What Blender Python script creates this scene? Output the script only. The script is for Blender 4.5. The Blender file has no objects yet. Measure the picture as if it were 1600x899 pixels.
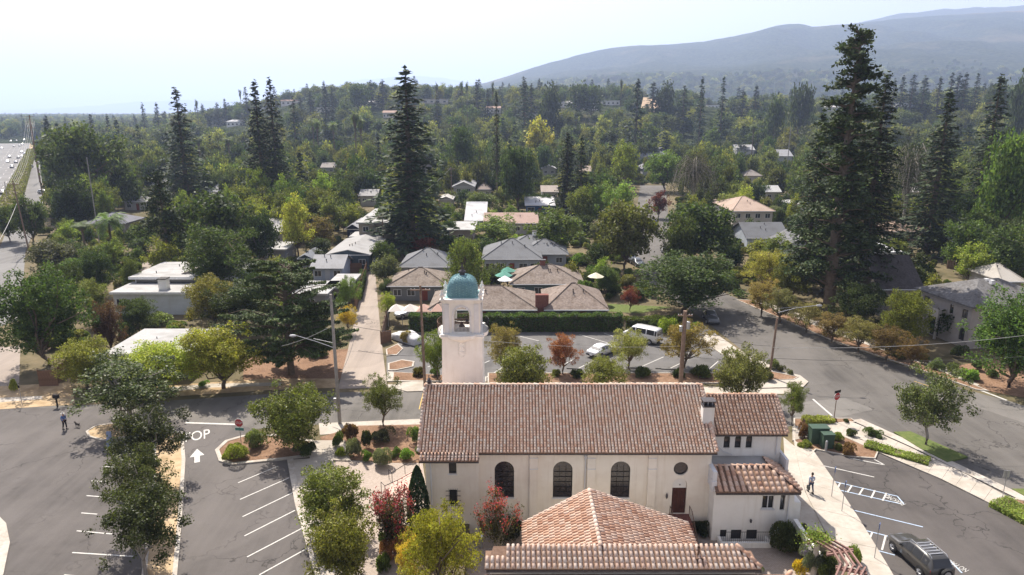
import bpy, math, random
import numpy as np
from mathutils import Vector, Matrix

S = bpy.context.scene
COL = S.collection
PI = math.pi
R = math.radians
# ---------------------------------------------------------------- camera
H = 30.0
F = 1081.0
PITCH = R(14.3)
cd = bpy.data.cameras.new('camera'); cam = bpy.data.objects.new('camera', cd); COL.objects.link(cam)
cam.location = (0, 0, H); cam.rotation_euler = (R(90) - PITCH, 0, 0)
cd.sensor_width = 36; cd.lens = 36 * F / 1600; cd.clip_start = .5; cd.clip_end = 30000
S.camera = cam
# ---------------------------------------------------------------- light
SUN_EL, SUN_AZ = R(52), R(-27)
w = bpy.data.worlds.new('World'); S.world = w; w.use_nodes = True
nt = w.node_tree; bg = nt.nodes['Background']
sk = nt.nodes.new('ShaderNodeTexSky'); sk.sky_type = 'NISHITA'; sk.sun_disc = False
sk.sun_elevation = SUN_EL; sk.sun_rotation = SUN_AZ; sk.altitude = 30
sk.air_density = 1.0; sk.dust_density = 1.6; sk.ozone_density = 2.5
hsv = nt.nodes.new('ShaderNodeHueSaturation'); hsv.inputs['Saturation'].default_value = .34; hsv.inputs['Value'].default_value = 1.0; nt.links.new(sk.outputs[0], hsv.inputs['Color'])
tn = nt.nodes.new('ShaderNodeMix'); tn.data_type = 'RGBA'; tn.blend_type = 'MULTIPLY'; tn.inputs[0].default_value = 1; tn.inputs[7].default_value = (1.03, .975, 1.0, 1); nt.links.new(hsv.outputs[0], tn.inputs[6]); nt.links.new(tn.outputs[2], bg.inputs[0]); bg.inputs[1].default_value = .092
sl = bpy.data.lights.new('sun', 'SUN'); sl.energy = 5.0; sl.angle = R(.5); sl.color = (1, .925, .82)
so = bpy.data.objects.new('sun', sl); COL.objects.link(so)
sd = Vector((math.sin(SUN_AZ) * math.cos(SUN_EL), math.cos(SUN_AZ) * math.cos(SUN_EL), math.sin(SUN_EL)))
so.rotation_euler = (-sd).to_track_quat('-Z', 'Y').to_euler(); so.location = (0, 0, 200)
S.view_settings.view_transform = 'Standard'; S.view_settings.look = 'None'
S.view_settings.exposure = .98; S.view_settings.gamma = 1
S.cycles.use_denoising = True
S.cycles.max_bounces = 5; S.cycles.diffuse_bounces = 3; S.cycles.glossy_bounces = 2
S.cycles.transmission_bounces = 3; S.cycles.transparent_max_bounces = 4; S.cycles.volume_bounces = 1
S.cycles.sample_clamp_indirect = 4

# ---------------------------------------------------------------- pixel helpers
CT, ST = math.cos(PITCH), math.sin(PITCH)
def ray(px, py):
    xc = (px - 800) / F; yc = (449.5 - py) / F
    return xc, CT + yc * ST, -ST + yc * CT
def ratio(py):
    r = ray(800, py); return r[2] / r[1]
def G(px, py, z=0.0):
    x, y, zz = ray(px, py); t = (z - H) / zz
    return x * t, y * t
def AtY(px, py, Y):
    x, y, zz = ray(px, py); t = Y / y
    return Vector((x * t, Y, H + zz * t))
def depth(Y, z=0): return Y * CT + (H - z) * ST
def XA(px, Y, z=0): return (px - 800) / F * depth(Y, z)
def proj(x, y, z):
    yy = y * CT - (z - H) * ST; up = y * ST + (z - H) * CT
    return 800 + F * x / yy, 449.5 - F * up / yy

# ---------------------------------------------------------------- mesh builder
class MB:
    def __init__(s): s.v = []; s.f = []
    def face(s, pts):
        n = len(s.v); s.v += [tuple(p) for p in pts]; s.f.append(tuple(range(n, n + len(pts)))); return s
    def box(s, x0, x1, y0, y1, z0, z1, rot=0, c=None):
        p = [(x, y, z) for z in (z0, z1) for x, y in ((x0, y0), (x1, y0), (x1, y1), (x0, y1))]
        if rot:
            cx, cy = c if c else ((x0 + x1) / 2, (y0 + y1) / 2); a, b = math.cos(rot), math.sin(rot)
            p = [(cx + (x - cx) * a - (y - cy) * b, cy + (x - cx) * b + (y - cy) * a, z) for x, y, z in p]
        n = len(s.v); s.v += p
        s.f += [tuple(n + i for i in q) for q in ((3, 2, 1, 0), (4, 5, 6, 7), (0, 1, 5, 4), (1, 2, 6, 5), (2, 3, 7, 6), (3, 0, 4, 7))]
        return s
    def slab(s, pts, z0, z1):
        if sum(pts[i - 1][0] * pts[i][1] - pts[i][0] * pts[i - 1][1] for i in range(len(pts))) < 0: pts = pts[::-1]
        n = len(s.v); k = len(pts)
        s.v += [(p[0], p[1], z1) for p in pts]; s.f.append(tuple(range(n, n + k)))
        if z1 - z0 > .0005:
            s.v += [(p[0], p[1], z0) for p in pts]
            for i in range(k):
                j = (i + 1) % k; s.f.append((n + j, n + i, n + k + i, n + k + j))
        return s
    def tube(s, pts, rad, n=6, cap=True):
        pts = [Vector(p) for p in pts]
        if not hasattr(rad, '__len__'): rad = [rad] * len(pts)
        base = len(s.v); up = Vector((0, 0, 1))
        for i, p in enumerate(pts):
            d = (pts[min(i + 1, len(pts) - 1)] - pts[max(i - 1, 0)])
            if d.length < 1e-9: d = Vector((0, 0, 1))
            d.normalize(); a = d.cross(up)
            if a.length < .05: a = d.cross(Vector((0, 1, 0)))
            a.normalize(); b = d.cross(a)
            for k in range(n):
                t = 2 * PI * k / n; q = p + (a * math.cos(t) + b * math.sin(t)) * rad[i]; s.v.append(tuple(q))
        for i in range(len(pts) - 1):
            for k in range(n):
                a0 = base + i * n + k; a1 = base + i * n + (k + 1) % n
                s.f.append((a0, a0 + n, a1 + n, a1))
        if cap:
            s.f.append(tuple(base + k for k in range(n)))
            s.f.append(tuple(base + (len(pts) - 1) * n + k for k in range(n))[::-1])
        return s
    def lathe(s, prof, n=16, c=(0, 0, 0), axis='z', a0=0, a1=2 * PI):
        base = len(s.v); full = abs(a1 - a0 - 2 * PI) < 1e-6; m = n if full else n + 1
        for r, h in prof:
            for k in range(m):
                t = a0 + (a1 - a0) * k / n; x, y = r * math.cos(t), r * math.sin(t)
                s.v.append({'z': (c[0] + x, c[1] + y, c[2] + h), 'y': (c[0] + x, c[1] + h, c[2] + y), 'x': (c[0] + h, c[1] + x, c[2] + y)}[axis])
        for i in range(len(prof) - 1):
            for k in range(n):
                k2 = (k + 1) % m if full else k + 1
                s.f.append((base + i * m + k, base + i * m + k2, base + (i + 1) * m + k2, base + (i + 1) * m + k))
        return s
    def mesh(s, name, smooth=False):
        m = bpy.data.meshes.new(name); m.from_pydata(s.v, [], s.f); m.update()
        if smooth: m.shade_smooth()
        return m

def link(o, parent=None):
    COL.objects.link(o)
    if parent: o.parent = parent
    return o
def part(name, mb, mat, parent=None, kind=None, label=None, smooth=False, loc=None, rz=0, color=None):
    me = mb.mesh(name, smooth) if isinstance(mb, MB) else mb
    if mat and not me.materials: me.materials.append(mat)
    o = bpy.data.objects.new(name, me); link(o, parent)
    if loc: o.location = loc
    if rz: o.rotation_euler.z = rz
    if kind: o['kind'] = kind
    if label: o['label'] = label
    if color: o.color = (*color, 1)
    return o
def thing(name, label, cat, loc=(0, 0, 0), rz=0, group=None):
    o = bpy.data.objects.new(name, None); link(o); o.location = loc; o.rotation_euler.z = rz
    o.empty_display_size = .3
    return tag(o, label, cat, group)
def tag(o, label, cat, group=None):
    o['label'] = label; o['category'] = cat
    if group: o['group'] = group
    return o
def struct(name, mb, mat, smooth=False):
    return part(name, mb, mat, kind='structure', smooth=smooth)

# ---------------------------------------------------------------- materials
def newmat(name):
    m = bpy.data.materials.new(name); m.use_nodes = True; nt = m.node_tree
    return m, nt, nt.nodes['Principled BSDF'], nt.nodes.new, nt.links.new
def mixc(nt, f, a, b, mode='MIX'):
    n = nt.nodes.new('ShaderNodeMix'); n.data_type = 'RGBA'; n.blend_type = mode
    for k, v in ((0, f), (6, a), (7, b)):
        if hasattr(v, 'is_output'): nt.links.new(v, n.inputs[k])
        elif isinstance(v, (tuple, list)): n.inputs[k].default_value = (*v[:3], 1)
        else: n.inputs[k].default_value = v
    return n.outputs[2]
def maprange(nt, v, a, b, c, d):
    n = nt.nodes.new('ShaderNodeMapRange'); nt.links.new(v, n.inputs[0])
    for i, x in enumerate((a, b, c, d)): n.inputs[i + 1].default_value = x
    return n.outputs[0]
def noise(nt, scale, detail=4, vec=None, rough=.6):
    n = nt.nodes.new('ShaderNodeTexNoise'); n.inputs['Scale'].default_value = scale; n.inputs['Detail'].default_value = detail
    n.inputs['Roughness'].default_value = rough
    if vec is None:
        t = nt.nodes.new('ShaderNodeTexCoord'); vec = t.outputs['Object']
    nt.links.new(vec, n.inputs['Vector']); return n.outputs['Fac']
def bump(nt, bs, h, strength, dist=.05):
    b = nt.nodes.new('ShaderNodeBump'); b.inputs['Strength'].default_value = strength; b.inputs['Distance'].default_value = dist
    nt.links.new(h, b.inputs['Height']); nt.links.new(b.outputs[0], bs.inputs['Normal'])
def surf(name, c1, c2, scale=6, rough=.85, bmp=.2, stain=None, stain_scale=.3, metal=0, spec=.14, objcol=False):
    m, nt, bs, N, L = newmat(name)
    f = noise(nt, scale, 8); fr = maprange(nt, f, .3, .7, 0, 1)
    c = mixc(nt, fr, c1, c2)
    if objcol:
        oi = N('ShaderNodeObjectInfo'); c = mixc(nt, 1.0, c, oi.outputs['Color'], 'MULTIPLY')
    if stain:
        g = maprange(nt, noise(nt, stain_scale, 6), .45, .7, 0, .75); c = mixc(nt, g, c, mixc(nt, 1.0, c, stain, 'MULTIPLY'))
    if 'stucco' in name or name == 'painted_wall':
        mp = N('ShaderNodeMapping'); mp.inputs['Scale'].default_value = (2.6, 2.6, .16); L(N('ShaderNodeTexCoord').outputs['Object'], mp.inputs[0])
        c = mixc(nt, maprange(nt, noise(nt, 1.0, 6, mp.outputs[0], .7), .52, .74, 0, .55), c, mixc(nt, 1.0, c, (.80, .76, .71), 'MULTIPLY'))
        c = mixc(nt, maprange(nt, noise(nt, .45, 7), .55, .62, 0, .25), c, mixc(nt, 1.0, c, (.90, .88, .86), 'MULTIPLY'))
    L(c, bs.inputs['Base Color']); bs.inputs['Roughness'].default_value = rough
    bs.inputs['Metallic'].default_value = metal; bs.inputs['Specular IOR Level'].default_value = spec
    if bmp: bump(nt, bs, f, bmp)
    return m
def asphalt(name, c, var=.34, crack=True, patch=None):
    m, nt, bs, N, L = newmat(name)
    tc = N('ShaderNodeTexCoord').outputs['Object']
    fine = noise(nt, 14, 6, tc); big = noise(nt, .11, 6, tc, .65)
    mp = N('ShaderNodeMapping'); mp.inputs['Scale'].default_value = (.9, .06, 1); mp.inputs['Rotation'].default_value = (0, 0, R(patch or 0)); L(tc, mp.inputs[0])
    streak = noise(nt, .8, 5, mp.outputs[0])
    k = [x * (1 - var) for x in c]; h = [x * (1 + var) for x in c]
    col = mixc(nt, maprange(nt, big, .35, .65, 0, 1), k, h)
    col = mixc(nt, maprange(nt, streak, .38, .68, 0, .55), col, [x * 1.5 for x in c])
    col = mixc(nt, maprange(nt, fine, .3, .7, 0, .3), col, [x * .55 for x in c])
    if crack:
        v = N('ShaderNodeTexVoronoi'); v.feature = 'DISTANCE_TO_EDGE'; v.inputs['Scale'].default_value = .16
        d = N('ShaderNodeVectorMath'); d.operation = 'ADD'; nz = N('ShaderNodeTexNoise'); nz.inputs['Scale'].default_value = .7; nz.inputs['Detail'].default_value = 6
        L(tc, nz.inputs['Vector']); sc = N('ShaderNodeVectorMath'); sc.operation = 'SCALE'; sc.inputs['Scale'].default_value = 3.0
        L(nz.outputs['Color'], sc.inputs[0]); L(tc, d.inputs[0]); L(sc.outputs[0], d.inputs[1]); L(d.outputs[0], v.inputs['Vector'])
        e = maprange(nt, v.outputs['Distance'], .0, .012, 1, 0); mk = maprange(nt, noise(nt, .09, 2, tc), .42, .54, 0, .85)
        mm = N('ShaderNodeMath'); mm.operation = 'MULTIPLY'; L(e, mm.inputs[0]); L(mk, mm.inputs[1])
        col = mixc(nt, mm.outputs[0], col, [x * .3 for x in c])
    col = mixc(nt, maprange(nt, noise(nt, .75, 3, tc, .5), .66, .74, 0, .45), col, [x * .5 for x in c])
    col = mixc(nt, maprange(nt, noise(nt, .05, 2, tc, .4), .545, .555, 0, .22), col, [x * 1.7 for x in c])
    L(col, bs.inputs['Base Color']); bs.inputs['Roughness'].default_value = .85; bs.inputs['Specular IOR Level'].default_value = .2
    bump(nt, bs, fine, .3, .02)
    return m
def leafmat(name, trans=.34, rough=.6, spec=.18, var=(.5, 1.55)):
    m, nt, bs, N, L = newmat(name)
    oi = N('ShaderNodeObjectInfo'); geo = N('ShaderNodeNewGeometry')
    v = maprange(nt, geo.outputs['Random Per Island'], 0, 1, var[0], var[1])
    n = noise(nt, .55, 3); v2 = maprange(nt, n, .3, .7, .7, 1.55)
    h = N('ShaderNodeHueSaturation'); L(mixc(nt, 1.0, oi.outputs['Color'], (1.30, 1.22, .92), 'MULTIPLY'), h.inputs['Color'])
    mm = N('ShaderNodeMath'); mm.operation = 'MULTIPLY'; L(v, mm.inputs[0]); L(v2, mm.inputs[1]); m3 = N('ShaderNodeMath'); m3.operation = 'MULTIPLY'; L(mm.outputs[0], m3.inputs[0]); L(maprange(nt, oi.outputs['Random'], 0, 1, .62, 1.30), m3.inputs[1]); L(m3.outputs[0], h.inputs['Value'])
    r2 = N('ShaderNodeMath'); r2.operation = 'MULTIPLY'; L(geo.outputs['Random Per Island'], r2.inputs[0]); r2.inputs[1].default_value = 7.31
    r3 = N('ShaderNodeMath'); r3.operation = 'FRACT'; L(r2.outputs[0], r3.inputs[0])
    a = N('ShaderNodeMath'); a.operation = 'ADD'; L(maprange(nt, r3.outputs[0], 0, 1, .485, .528), a.inputs[0]); L(maprange(nt, oi.outputs['Random'], 0, 1, -.012, .012), a.inputs[1])
    L(a.outputs[0], h.inputs['Hue']); h.inputs['Saturation'].default_value = .96
    L(h.outputs[0], bs.inputs['Base Color']); bs.inputs['Roughness'].default_value = rough; bs.inputs['Specular IOR Level'].default_value = spec
    t = N('ShaderNodeBsdfTranslucent'); L(mixc(nt, 1.0, h.outputs[0], (1.5, 1.6, .7), 'MULTIPLY'), t.inputs[0])
    mx = N('ShaderNodeMixShader'); mx.inputs[0].default_value = trans; L(bs.outputs[0], mx.inputs[1]); L(t.outputs[0], mx.inputs[2])
    L(mx.outputs[0], nt.nodes['Material Output'].inputs[0])
    return m
def tilemat(name, cols, dirt=.5):
    m, nt, bs, N, L = newmat(name)
    oi = N('ShaderNodeObjectInfo'); geo = N('ShaderNodeNewGeometry')
    a = N('ShaderNodeMath'); a.operation = 'ADD'; L(oi.outputs['Random'], a.inputs[0]); L(geo.outputs['Random Per Island'], a.inputs[1])
    b = N('ShaderNodeMath'); b.operation = 'FRACT'; L(a.outputs[0], b.inputs[0])
    cr = N('ShaderNodeValToRGB'); L(b.outputs[0], cr.inputs[0]); e = cr.color_ramp.elements
    while len(e) < len(cols): e.new(.5)
    for i, c in enumerate(cols): e[i].position = i / (len(cols) - 1); e[i].color = (*c, 1)
    tc = N('ShaderNodeNewGeometry').outputs['Position']
    col = mixc(nt, maprange(nt, noise(nt, .6, 6, tc, .7), .42, .68, 0, dirt), cr.outputs[0], (.43, .36, .31))
    col = mixc(nt, maprange(nt, noise(nt, 9, 6, tc), .5, .75, 0, .4), col, (.20, .14, .11))
    L(col, bs.inputs['Base Color']); bs.inputs['Roughness'].default_value = .9; bs.inputs['Specular IOR Level'].default_value = .08
    bump(nt, bs, noise(nt, 20, 4, tc), .3, .02)
    return m

M = {}
M['ground'] = surf('dry_ground', (.085, .075, .042), (.20, .155, .095), .35, 1, .3, (.5, .6, .45), .06)
M['terrain'] = surf('wooded_terrain', (.05, .062, .028), (.10, .10, .05), .02, 1, .0)
M['straw'] = surf('straw_soil', (.36, .26, .15), (.50, .38, .25), 1.5, 1, .4, (.55, .5, .42), .4)
M['mulch'] = surf('bark_mulch', (.16, .095, .06), (.30, .19, .125), 5, 1, .6, (.5, .45, .4), .5)
M['grass'] = surf('lawn_green', (.075, .11, .03), (.14, .16, .055), 3, 1, .5)
M['asphalt'] = asphalt('street_asphalt', (.104, .096, .088), patch=-62)
M['asphalt_cross'] = asphalt('cross_street_asphalt', (.125, .115, .104), patch=90)
M['asphalt_lot'] = asphalt('lot_asphalt', (.098, .088, .083), patch=12)
M['asphalt_dark'] = asphalt('right_lot_asphalt', (.078, .070, .066), patch=30)
M['asphalt_back'] = asphalt('back_lot_asphalt', (.115, .11, .107))
M['asphalt_pale'] = asphalt('pale_patched_asphalt', (.135, .126, .115), patch=-62)
M['highway'] = asphalt('highway_concrete', (.15, .145, .14), .12, False)
M['alley'] = asphalt('alley_concrete', (.27, .225, .19), .12, True)
M['concrete'] = surf('concrete_paving', (.37, .33, .285), (.47, .43, .375), 4, .9, .1, (.68, .65, .6), .5)
M['kerb'] = surf('kerb_concrete', (.38, .345, .30), (.50, .46, .41), 5, .9, .1, (.65, .6, .55), .8)
M['kerbdark'] = surf('dark_kerb', (.12, .12, .115), (.2, .19, .18), 5, .9, .1)
def worn(name, c, under):
    m, nt, bs, N, L = newmat(name)
    tc = N('ShaderNodeTexCoord').outputs['Object']
    col = mixc(nt, maprange(nt, noise(nt, 7, 8, tc, .75), .5, .72, 0, .8), c, under)
    L(col, bs.inputs['Base Color']); bs.inputs['Roughness'].default_value = .7
    return m
M['line'] = worn('road_paint_white', (.50, .485, .455), (.1, .095, .09))
M['lineblue'] = worn('road_paint_blue', (.42, .52, .66), (.09, .09, .1))
M['lineyel'] = worn('road_paint_yellow', (.50, .32, .06), (.13, .12, .1))
M['stucco'] = surf('cream_stucco', (.79, .73, .64), (.84, .785, .695), 1.2, .9, .06, (.84, .80, .77), .35)
M['stucco_white'] = surf('white_stucco', (.78, .76, .715), (.83, .81, .77), 1.2, .9, .06, (.86, .84, .83), .4)
M['trim'] = surf('pale_trim', (.62, .62, .63), (.70, .70, .71), 4, .7, .03, (.8, .8, .8), .5)
M['wall'] = surf('painted_wall', (.92, .92, .92), (1, 1, 1), 2, .85, .05, (.8, .78, .75), .3, objcol=True)
M['tile'] = tilemat('clay_roof_tile', [(.60, .37, .26), (.72, .48, .36), (.74, .56, .445), (.76, .63, .53), (.68, .44, .32), (.77, .67, .57)], .22)
M['tile_new'] = tilemat('orange_clay_tile', [(.42, .235, .16), (.60, .38, .27), (.66, .46, .35), (.66, .50, .40), (.54, .32, .22)], .25)
M['tile_pink'] = tilemat('pale_clay_tile', [(.58, .40, .31), (.64, .46, .365), (.68, .53, .44), (.68, .57, .49), (.60, .43, .33)], .25)
M['underlay'] = surf('roof_underlay', (.17, .105, .075), (.25, .165, .12), 8, 1, .3)
M['mortar'] = surf('lime_mortar', (.55, .50, .45), (.63, .58, .53), 8, .9, .3)
M['roofgrey'] = surf('roof_covering', (.75, .75, .75), (1, 1, 1), 9, .9, .5, (.7, .68, .66), .4, objcol=True)
M['shake'] = surf('wood_shake', (.55, .55, .55), (1.1, 1.1, 1.1), 3.5, 1, .9, (.55, .5, .45), .8, objcol=True)
M['flatroof'] = surf('flat_roof_membrane', (.34, .335, .33), (.43, .425, .42), 2, .9, .1, (.6, .58, .55), .5)
M['copper'] = surf('verdigris_copper', (.11, .215, .245), (.17, .30, .33), 7, .6, .25, (1.15, 1.1, 1.05), 1.5)
M['copperseam'] = surf('verdigris_seam', (.22, .38, .38), (.28, .44, .43), 6, .6, .1)
M['lead'] = surf('dark_lead', (.06, .055, .06), (.12, .11, .11), 8, .5, .1, metal=.4)
M['steel'] = surf('galvanised_steel', (.36, .36, .37), (.46, .46, .47), 6, .45, .05, metal=.6)
M['iron'] = surf('dark_iron', (.02, .018, .018), (.045, .04, .04), 9, .6, .1, metal=.3)
M['rustiron'] = surf('brown_iron', (.10, .06, .045), (.16, .10, .075), 9, .7, .1)
M['wood'] = surf('weathered_wood', (.17, .115, .085), (.27, .19, .145), 3, .9, .3)
M['greywood'] = surf('grey_pole_wood', (.24, .225, .21), (.34, .32, .30), 3, .9, .3)
M['fence'] = surf('redwood_boards', (.15, .085, .055), (.25, .15, .10), 2, .9, .3, (.6, .55, .5), .7)
M['beam'] = surf('purple_brown_beam', (.20, .115, .10), (.29, .18, .155), 3, .8, .2)
M['doorwood'] = surf('dark_door_wood', (.055, .022, .018), (.10, .042, .032), 3, .5, .15)
M['brick'] = surf('red_brick_steps', (.15, .06, .05), (.24, .11, .09), 5, .9, .4)
M['stone'] = surf('rough_stone', (.36, .32, .27), (.48, .44, .38), 4, .9, .5)
M['bark'] = surf('bark', (.10, .075, .055), (.19, .15, .115), 3, 1, .6)
M['barkgrey'] = surf('grey_bark', (.25, .22, .19), (.37, .33, .29), 3, 1, .5)
M['leaf'] = leafmat('leaves')
M['leafgloss'] = leafmat('glossy_leaves', .26, .5, .26, (.4, 1.8))
M['needle'] = leafmat('conifer_needles', .12, .7, .2, (.55, 1.5))
M['flower'] = leafmat('blossom', .3, .7, .2, (.7, 1.3))
m, nt, bs, N, L = newmat('window_glass'); bs.inputs['Base Color'].default_value = (.035, .037, .042, 1); bs.inputs['Roughness'].default_value = .08; bs.inputs['Specular IOR Level'].default_value = .7; M['glass'] = m
m, nt, bs, N, L = newmat('leaded_glass')
br = N('ShaderNodeTexBrick'); br.inputs['Scale'].default_value = 4; br.inputs['Color1'].default_value = (.035, .03, .034, 1); br.inputs['Color2'].default_value = (.06, .05, .055, 1); br.inputs['Mortar'].default_value = (.012, .011, .011, 1); br.inputs['Mortar Size'].default_value = .03
mp = N('ShaderNodeMapping'); mp.inputs['Rotation'].default_value = (R(90), 0, 0); L(N('ShaderNodeTexCoord').outputs['Object'], mp.inputs[0]); L(mp.outputs[0], br.inputs[0])
L(br.outputs[0], bs.inputs['Base Color']); bs.inputs['Roughness'].default_value = .12; bs.inputs['Specular IOR Level'].default_value = .6; M['leaded'] = m
def plain(name, c, rough=.6, metal=0, spec=.4, coat=0):
    return_m, nt, bs, N, L = newmat(name)
    f = maprange(nt, noise(nt, 5, 5), .3, .7, .88, 1.1)
    h = N('ShaderNodeHueSaturation'); h.inputs['Color'].default_value = (*c, 1); L(f, h.inputs['Value']); L(h.outputs[0], bs.inputs['Base Color'])
    bs.inputs['Roughness'].default_value = rough; bs.inputs['Metallic'].default_value = metal; bs.inputs['Specular IOR Level'].default_value = spec
    bs.inputs['Coat Weight'].default_value = coat; bs.inputs['Coat Roughness'].default_value = .08
    return return_m
m, nt, bs, N, L = newmat('car_paint'); oi = N('ShaderNodeObjectInfo'); L(oi.outputs['Color'], bs.inputs['Base Color']); bs.inputs['Roughness'].default_value = .35; bs.inputs['Metallic'].default_value = .25; bs.inputs['Coat Weight'].default_value = .8; bs.inputs['Coat Roughness'].default_value = .06; M['carpaint'] = m
M['rubber'] = plain('tyre_rubber', (.02, .02, .021), .85)
M['rim'] = plain('alloy_rim', (.45, .45, .46), .35, .7)
M['blackplastic'] = plain('black_plastic', (.025, .025, .027), .6)
M['lamp_clear'] = plain('headlamp_lens', (.55, .56, .58), .15, .2)
M['lamp_red'] = plain('taillamp_lens', (.30, .012, .012), .2)
M['signred'] = plain('sign_red', (.42, .03, .035), .5)
M['signteal'] = plain('sign_teal', (.06, .22, .20), .5)
M['signwhite'] = plain('sign_white', (.72, .72, .72), .5)
M['signblue'] = plain('sign_blue', (.05, .13, .38), .5)
M['cabinet'] = plain('cabinet_green', (.045, .08, .055), .5)
M['cloth'] = surf('plain_cloth', (.92, .92, .92), (1, 1, 1), 20, .95, .1, objcol=True)
M['skin'] = plain('skin', (.42, .26, .19), .6)
M['hair'] = plain('hair', (.035, .025, .02), .7)
M['fur'] = plain('dark_fur', (.03, .026, .024), .9)
M['wire'] = plain('cable', (.10, .095, .09), .6)
M['wirepale'] = plain('pale_cable', (.40, .39, .37), .6)
M['cover'] = surf('silver_car_cover', (.45, .45, .46), (.55, .55, .56), 3, .6, .2)
M['brown'] = surf('dry_slope', (.42, .30, .20), (.5, .38, .26), 2, 1, .2)
# ---------------------------------------------------------------- terrain
def interp(tab, x):
    return float(np.interp(x, [t[0] for t in tab], [t[1] for t in tab]))
CREST = [(-400, 0), (230, 0), (320, 14), (400, 26), (480, 41), (560, 46), (700, 46), (820, 45), (900, 47), (1000, 48), (1150, 34), (1300, 34), (1450, 40), (1600, 48), (2400, 55)]
MOUNT = [(-400, 190), (560, 190), (640, 160), (690, 134), (720, 132), (760, 125), (800, 112), (850, 96), (900, 81), (950, 71), (1000, 66), (1050, 65), (1100, 59), (1150, 50), (1200, 35), (1235, 32), (1255, 37), (1300, 34), (1345, 29), (1400, 23), (1500, 16), (1600, 9), (1800, -2), (2400, -20)]
MOUNT2 = [(-400, 190), (1150, 190), (1240, 60), (1300, 40), (1345, 29), (1380, 21), (1420, 16), (1475, 11), (1540, 9), (1600, 4), (1800, -10), (2400, -40)]
FARR = [(-400, 178), (60, 172), (160, 166), (220, 160), (300, 157), (350, 158), (400, 160), (450, 156), (520, 140), (560, 126), (620, 121), (665, 119), (710, 124), (760, 134), (900, 140), (2400, 150)]
def sstep(a, b, x):
    t = np.clip((x - a) / (b - a), 0, 1); return t * t * (3 - 2 * t)
_rs = np.random.RandomState(5)
_W = [(_rs.uniform(0, 6.28), _rs.uniform(0, 6.28), _rs.uniform(.7, 1.3), _rs.uniform(-1, 1), _rs.uniform(-1, 1)) for _ in range(60)]
def fbm(x, y, base, octs=5):
    s = 0; a = 1
    for o in range(octs):
        for k in range(5):
            p, q, f, dx, dy = _W[o * 5 + k]; L_ = math.hypot(dx, dy) + .01
            s = s + a * np.sin((x * dx + y * dy) / L_ * f * base + p + 1.7 * np.sin((x * dy - y * dx) / L_ * f * base * .6 + q)) / 5
        a *= .52; base *= 2.1
    return s
def th(x, y):
    x = np.asarray(x, float); y = np.maximum(np.asarray(y, float), 1.0)
    px = 800 + 1115 * x / y
    c = np.interp(px, [t[0] for t in CREST], [t[1] for t in CREST])
    s = sstep(380, 900, y); z = c * s * (1 - .35 * sstep(950, 1500, y))
    k = c / 45.
    z = z + k * 5 * fbm(x, y, .006, 3) * sstep(420, 700, y)
    mpy = np.interp(px, [t[0] for t in MOUNT], [t[1] for t in MOUNT])
    m2 = np.interp(px, [t[0] for t in MOUNT2], [t[1] for t in MOUNT2])
    def hz(py, Y): return H + Y * (-ST + (449.5 - py) / F * CT) / (CT + (449.5 - py) / F * ST)
    h1 = np.maximum(hz(mpy, 4600.) - 18, 0); h2 = np.maximum(hz(m2, 6300.) - 18, 0)
    s1 = np.clip((y - 1700) / 2900., 0, 1) ** 1.15; d1 = 1 - .45 * sstep(4700, 6000, y)
    rav = fbm(x * .9, y * .5, .0032, 5)
    a = h1 * s1 * d1 * (1 + .24 * rav * (1 - sstep(3900, 4600, y)) ) + h1 / 700 * 8 * fbm(x, y, .02, 3) * s1
    b = h2 * sstep(4300, 6300, y) * (1 - .3 * sstep(6400, 8000, y)) + h2 / 700 * 8 * fbm(x, y, .02, 3) * sstep(4300, 6300, y)
    return z * (1 - s1) + np.maximum(a, b) + 0.0
def T(x, y): return float(th(x, y)) if y > 380 else 0.0

def terrain():
    us = np.linspace(-1.15, 1.15, 460); ys = np.concatenate([np.linspace(300, 900, 60), np.geomspace(910, 8200, 330)])
    U, Y = np.meshgrid(us, ys); X = U * Y; Z = th(X, Y); Z[0, :] = 0
    nr, nc = U.shape
    v = np.stack([X, Y, Z], -1).reshape(-1, 3)
    i = np.arange(nr * nc).reshape(nr, nc)
    q = np.stack([i[:-1, :-1], i[:-1, 1:], i[1:, 1:], i[1:, :-1]], -1).reshape(-1, 4)
    me = npmesh('hills', v, q); me.shade_smooth(); return me
def npmesh(name, v, q):
    me = bpy.data.meshes.new(name); n = len(q); k = q.shape[1]
    me.vertices.add(len(v)); me.vertices.foreach_set('co', np.asarray(v, np.float32).ravel())
    me.loops.add(n * k); me.loops.foreach_set('vertex_index', np.asarray(q, np.int32).ravel())
    me.polygons.add(n); me.polygons.foreach_set('loop_start', np.arange(0, n * k, k, dtype=np.int32))
    try: me.polygons.foreach_set('loop_total', np.full(n, k, np.int32))
    except Exception: pass
    me.update(calc_edges=True); return me
# forest covered hills: woodland colour from noise, real relief from the mesh
m, nt, bs, N, L = newmat('hill_woodland')
tc = N('ShaderNodeNewGeometry').outputs['Position']
c = mixc(nt, maprange(nt, noise(nt, .06, 5, tc, .8), .38, .62, 0, 1), (.010, .018, .010), (.075, .085, .042))
c = mixc(nt, maprange(nt, noise(nt, .0022, 6, tc, .7), .55, .68, 0, .65), c, (.15, .125, .075))
sx = N('ShaderNodeSeparateXYZ'); L(tc, sx.inputs[0])
z1a = N('ShaderNodeMath'); z1a.operation = 'MULTIPLY'; L(maprange(nt, sx.outputs['Z'], 600, 650, 0, .7), z1a.inputs[0]); L(maprange(nt, sx.outputs['Z'], 680, 700, 1, 0), z1a.inputs[1]); z1 = z1a.outputs[0]; z2 = maprange(nt, noise(nt, .0035, 5, tc), .47, .53, 0, 1)
mm = N('ShaderNodeMath'); mm.operation = 'MULTIPLY'; L(z1, mm.inputs[0]); L(z2, mm.inputs[1])
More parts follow.
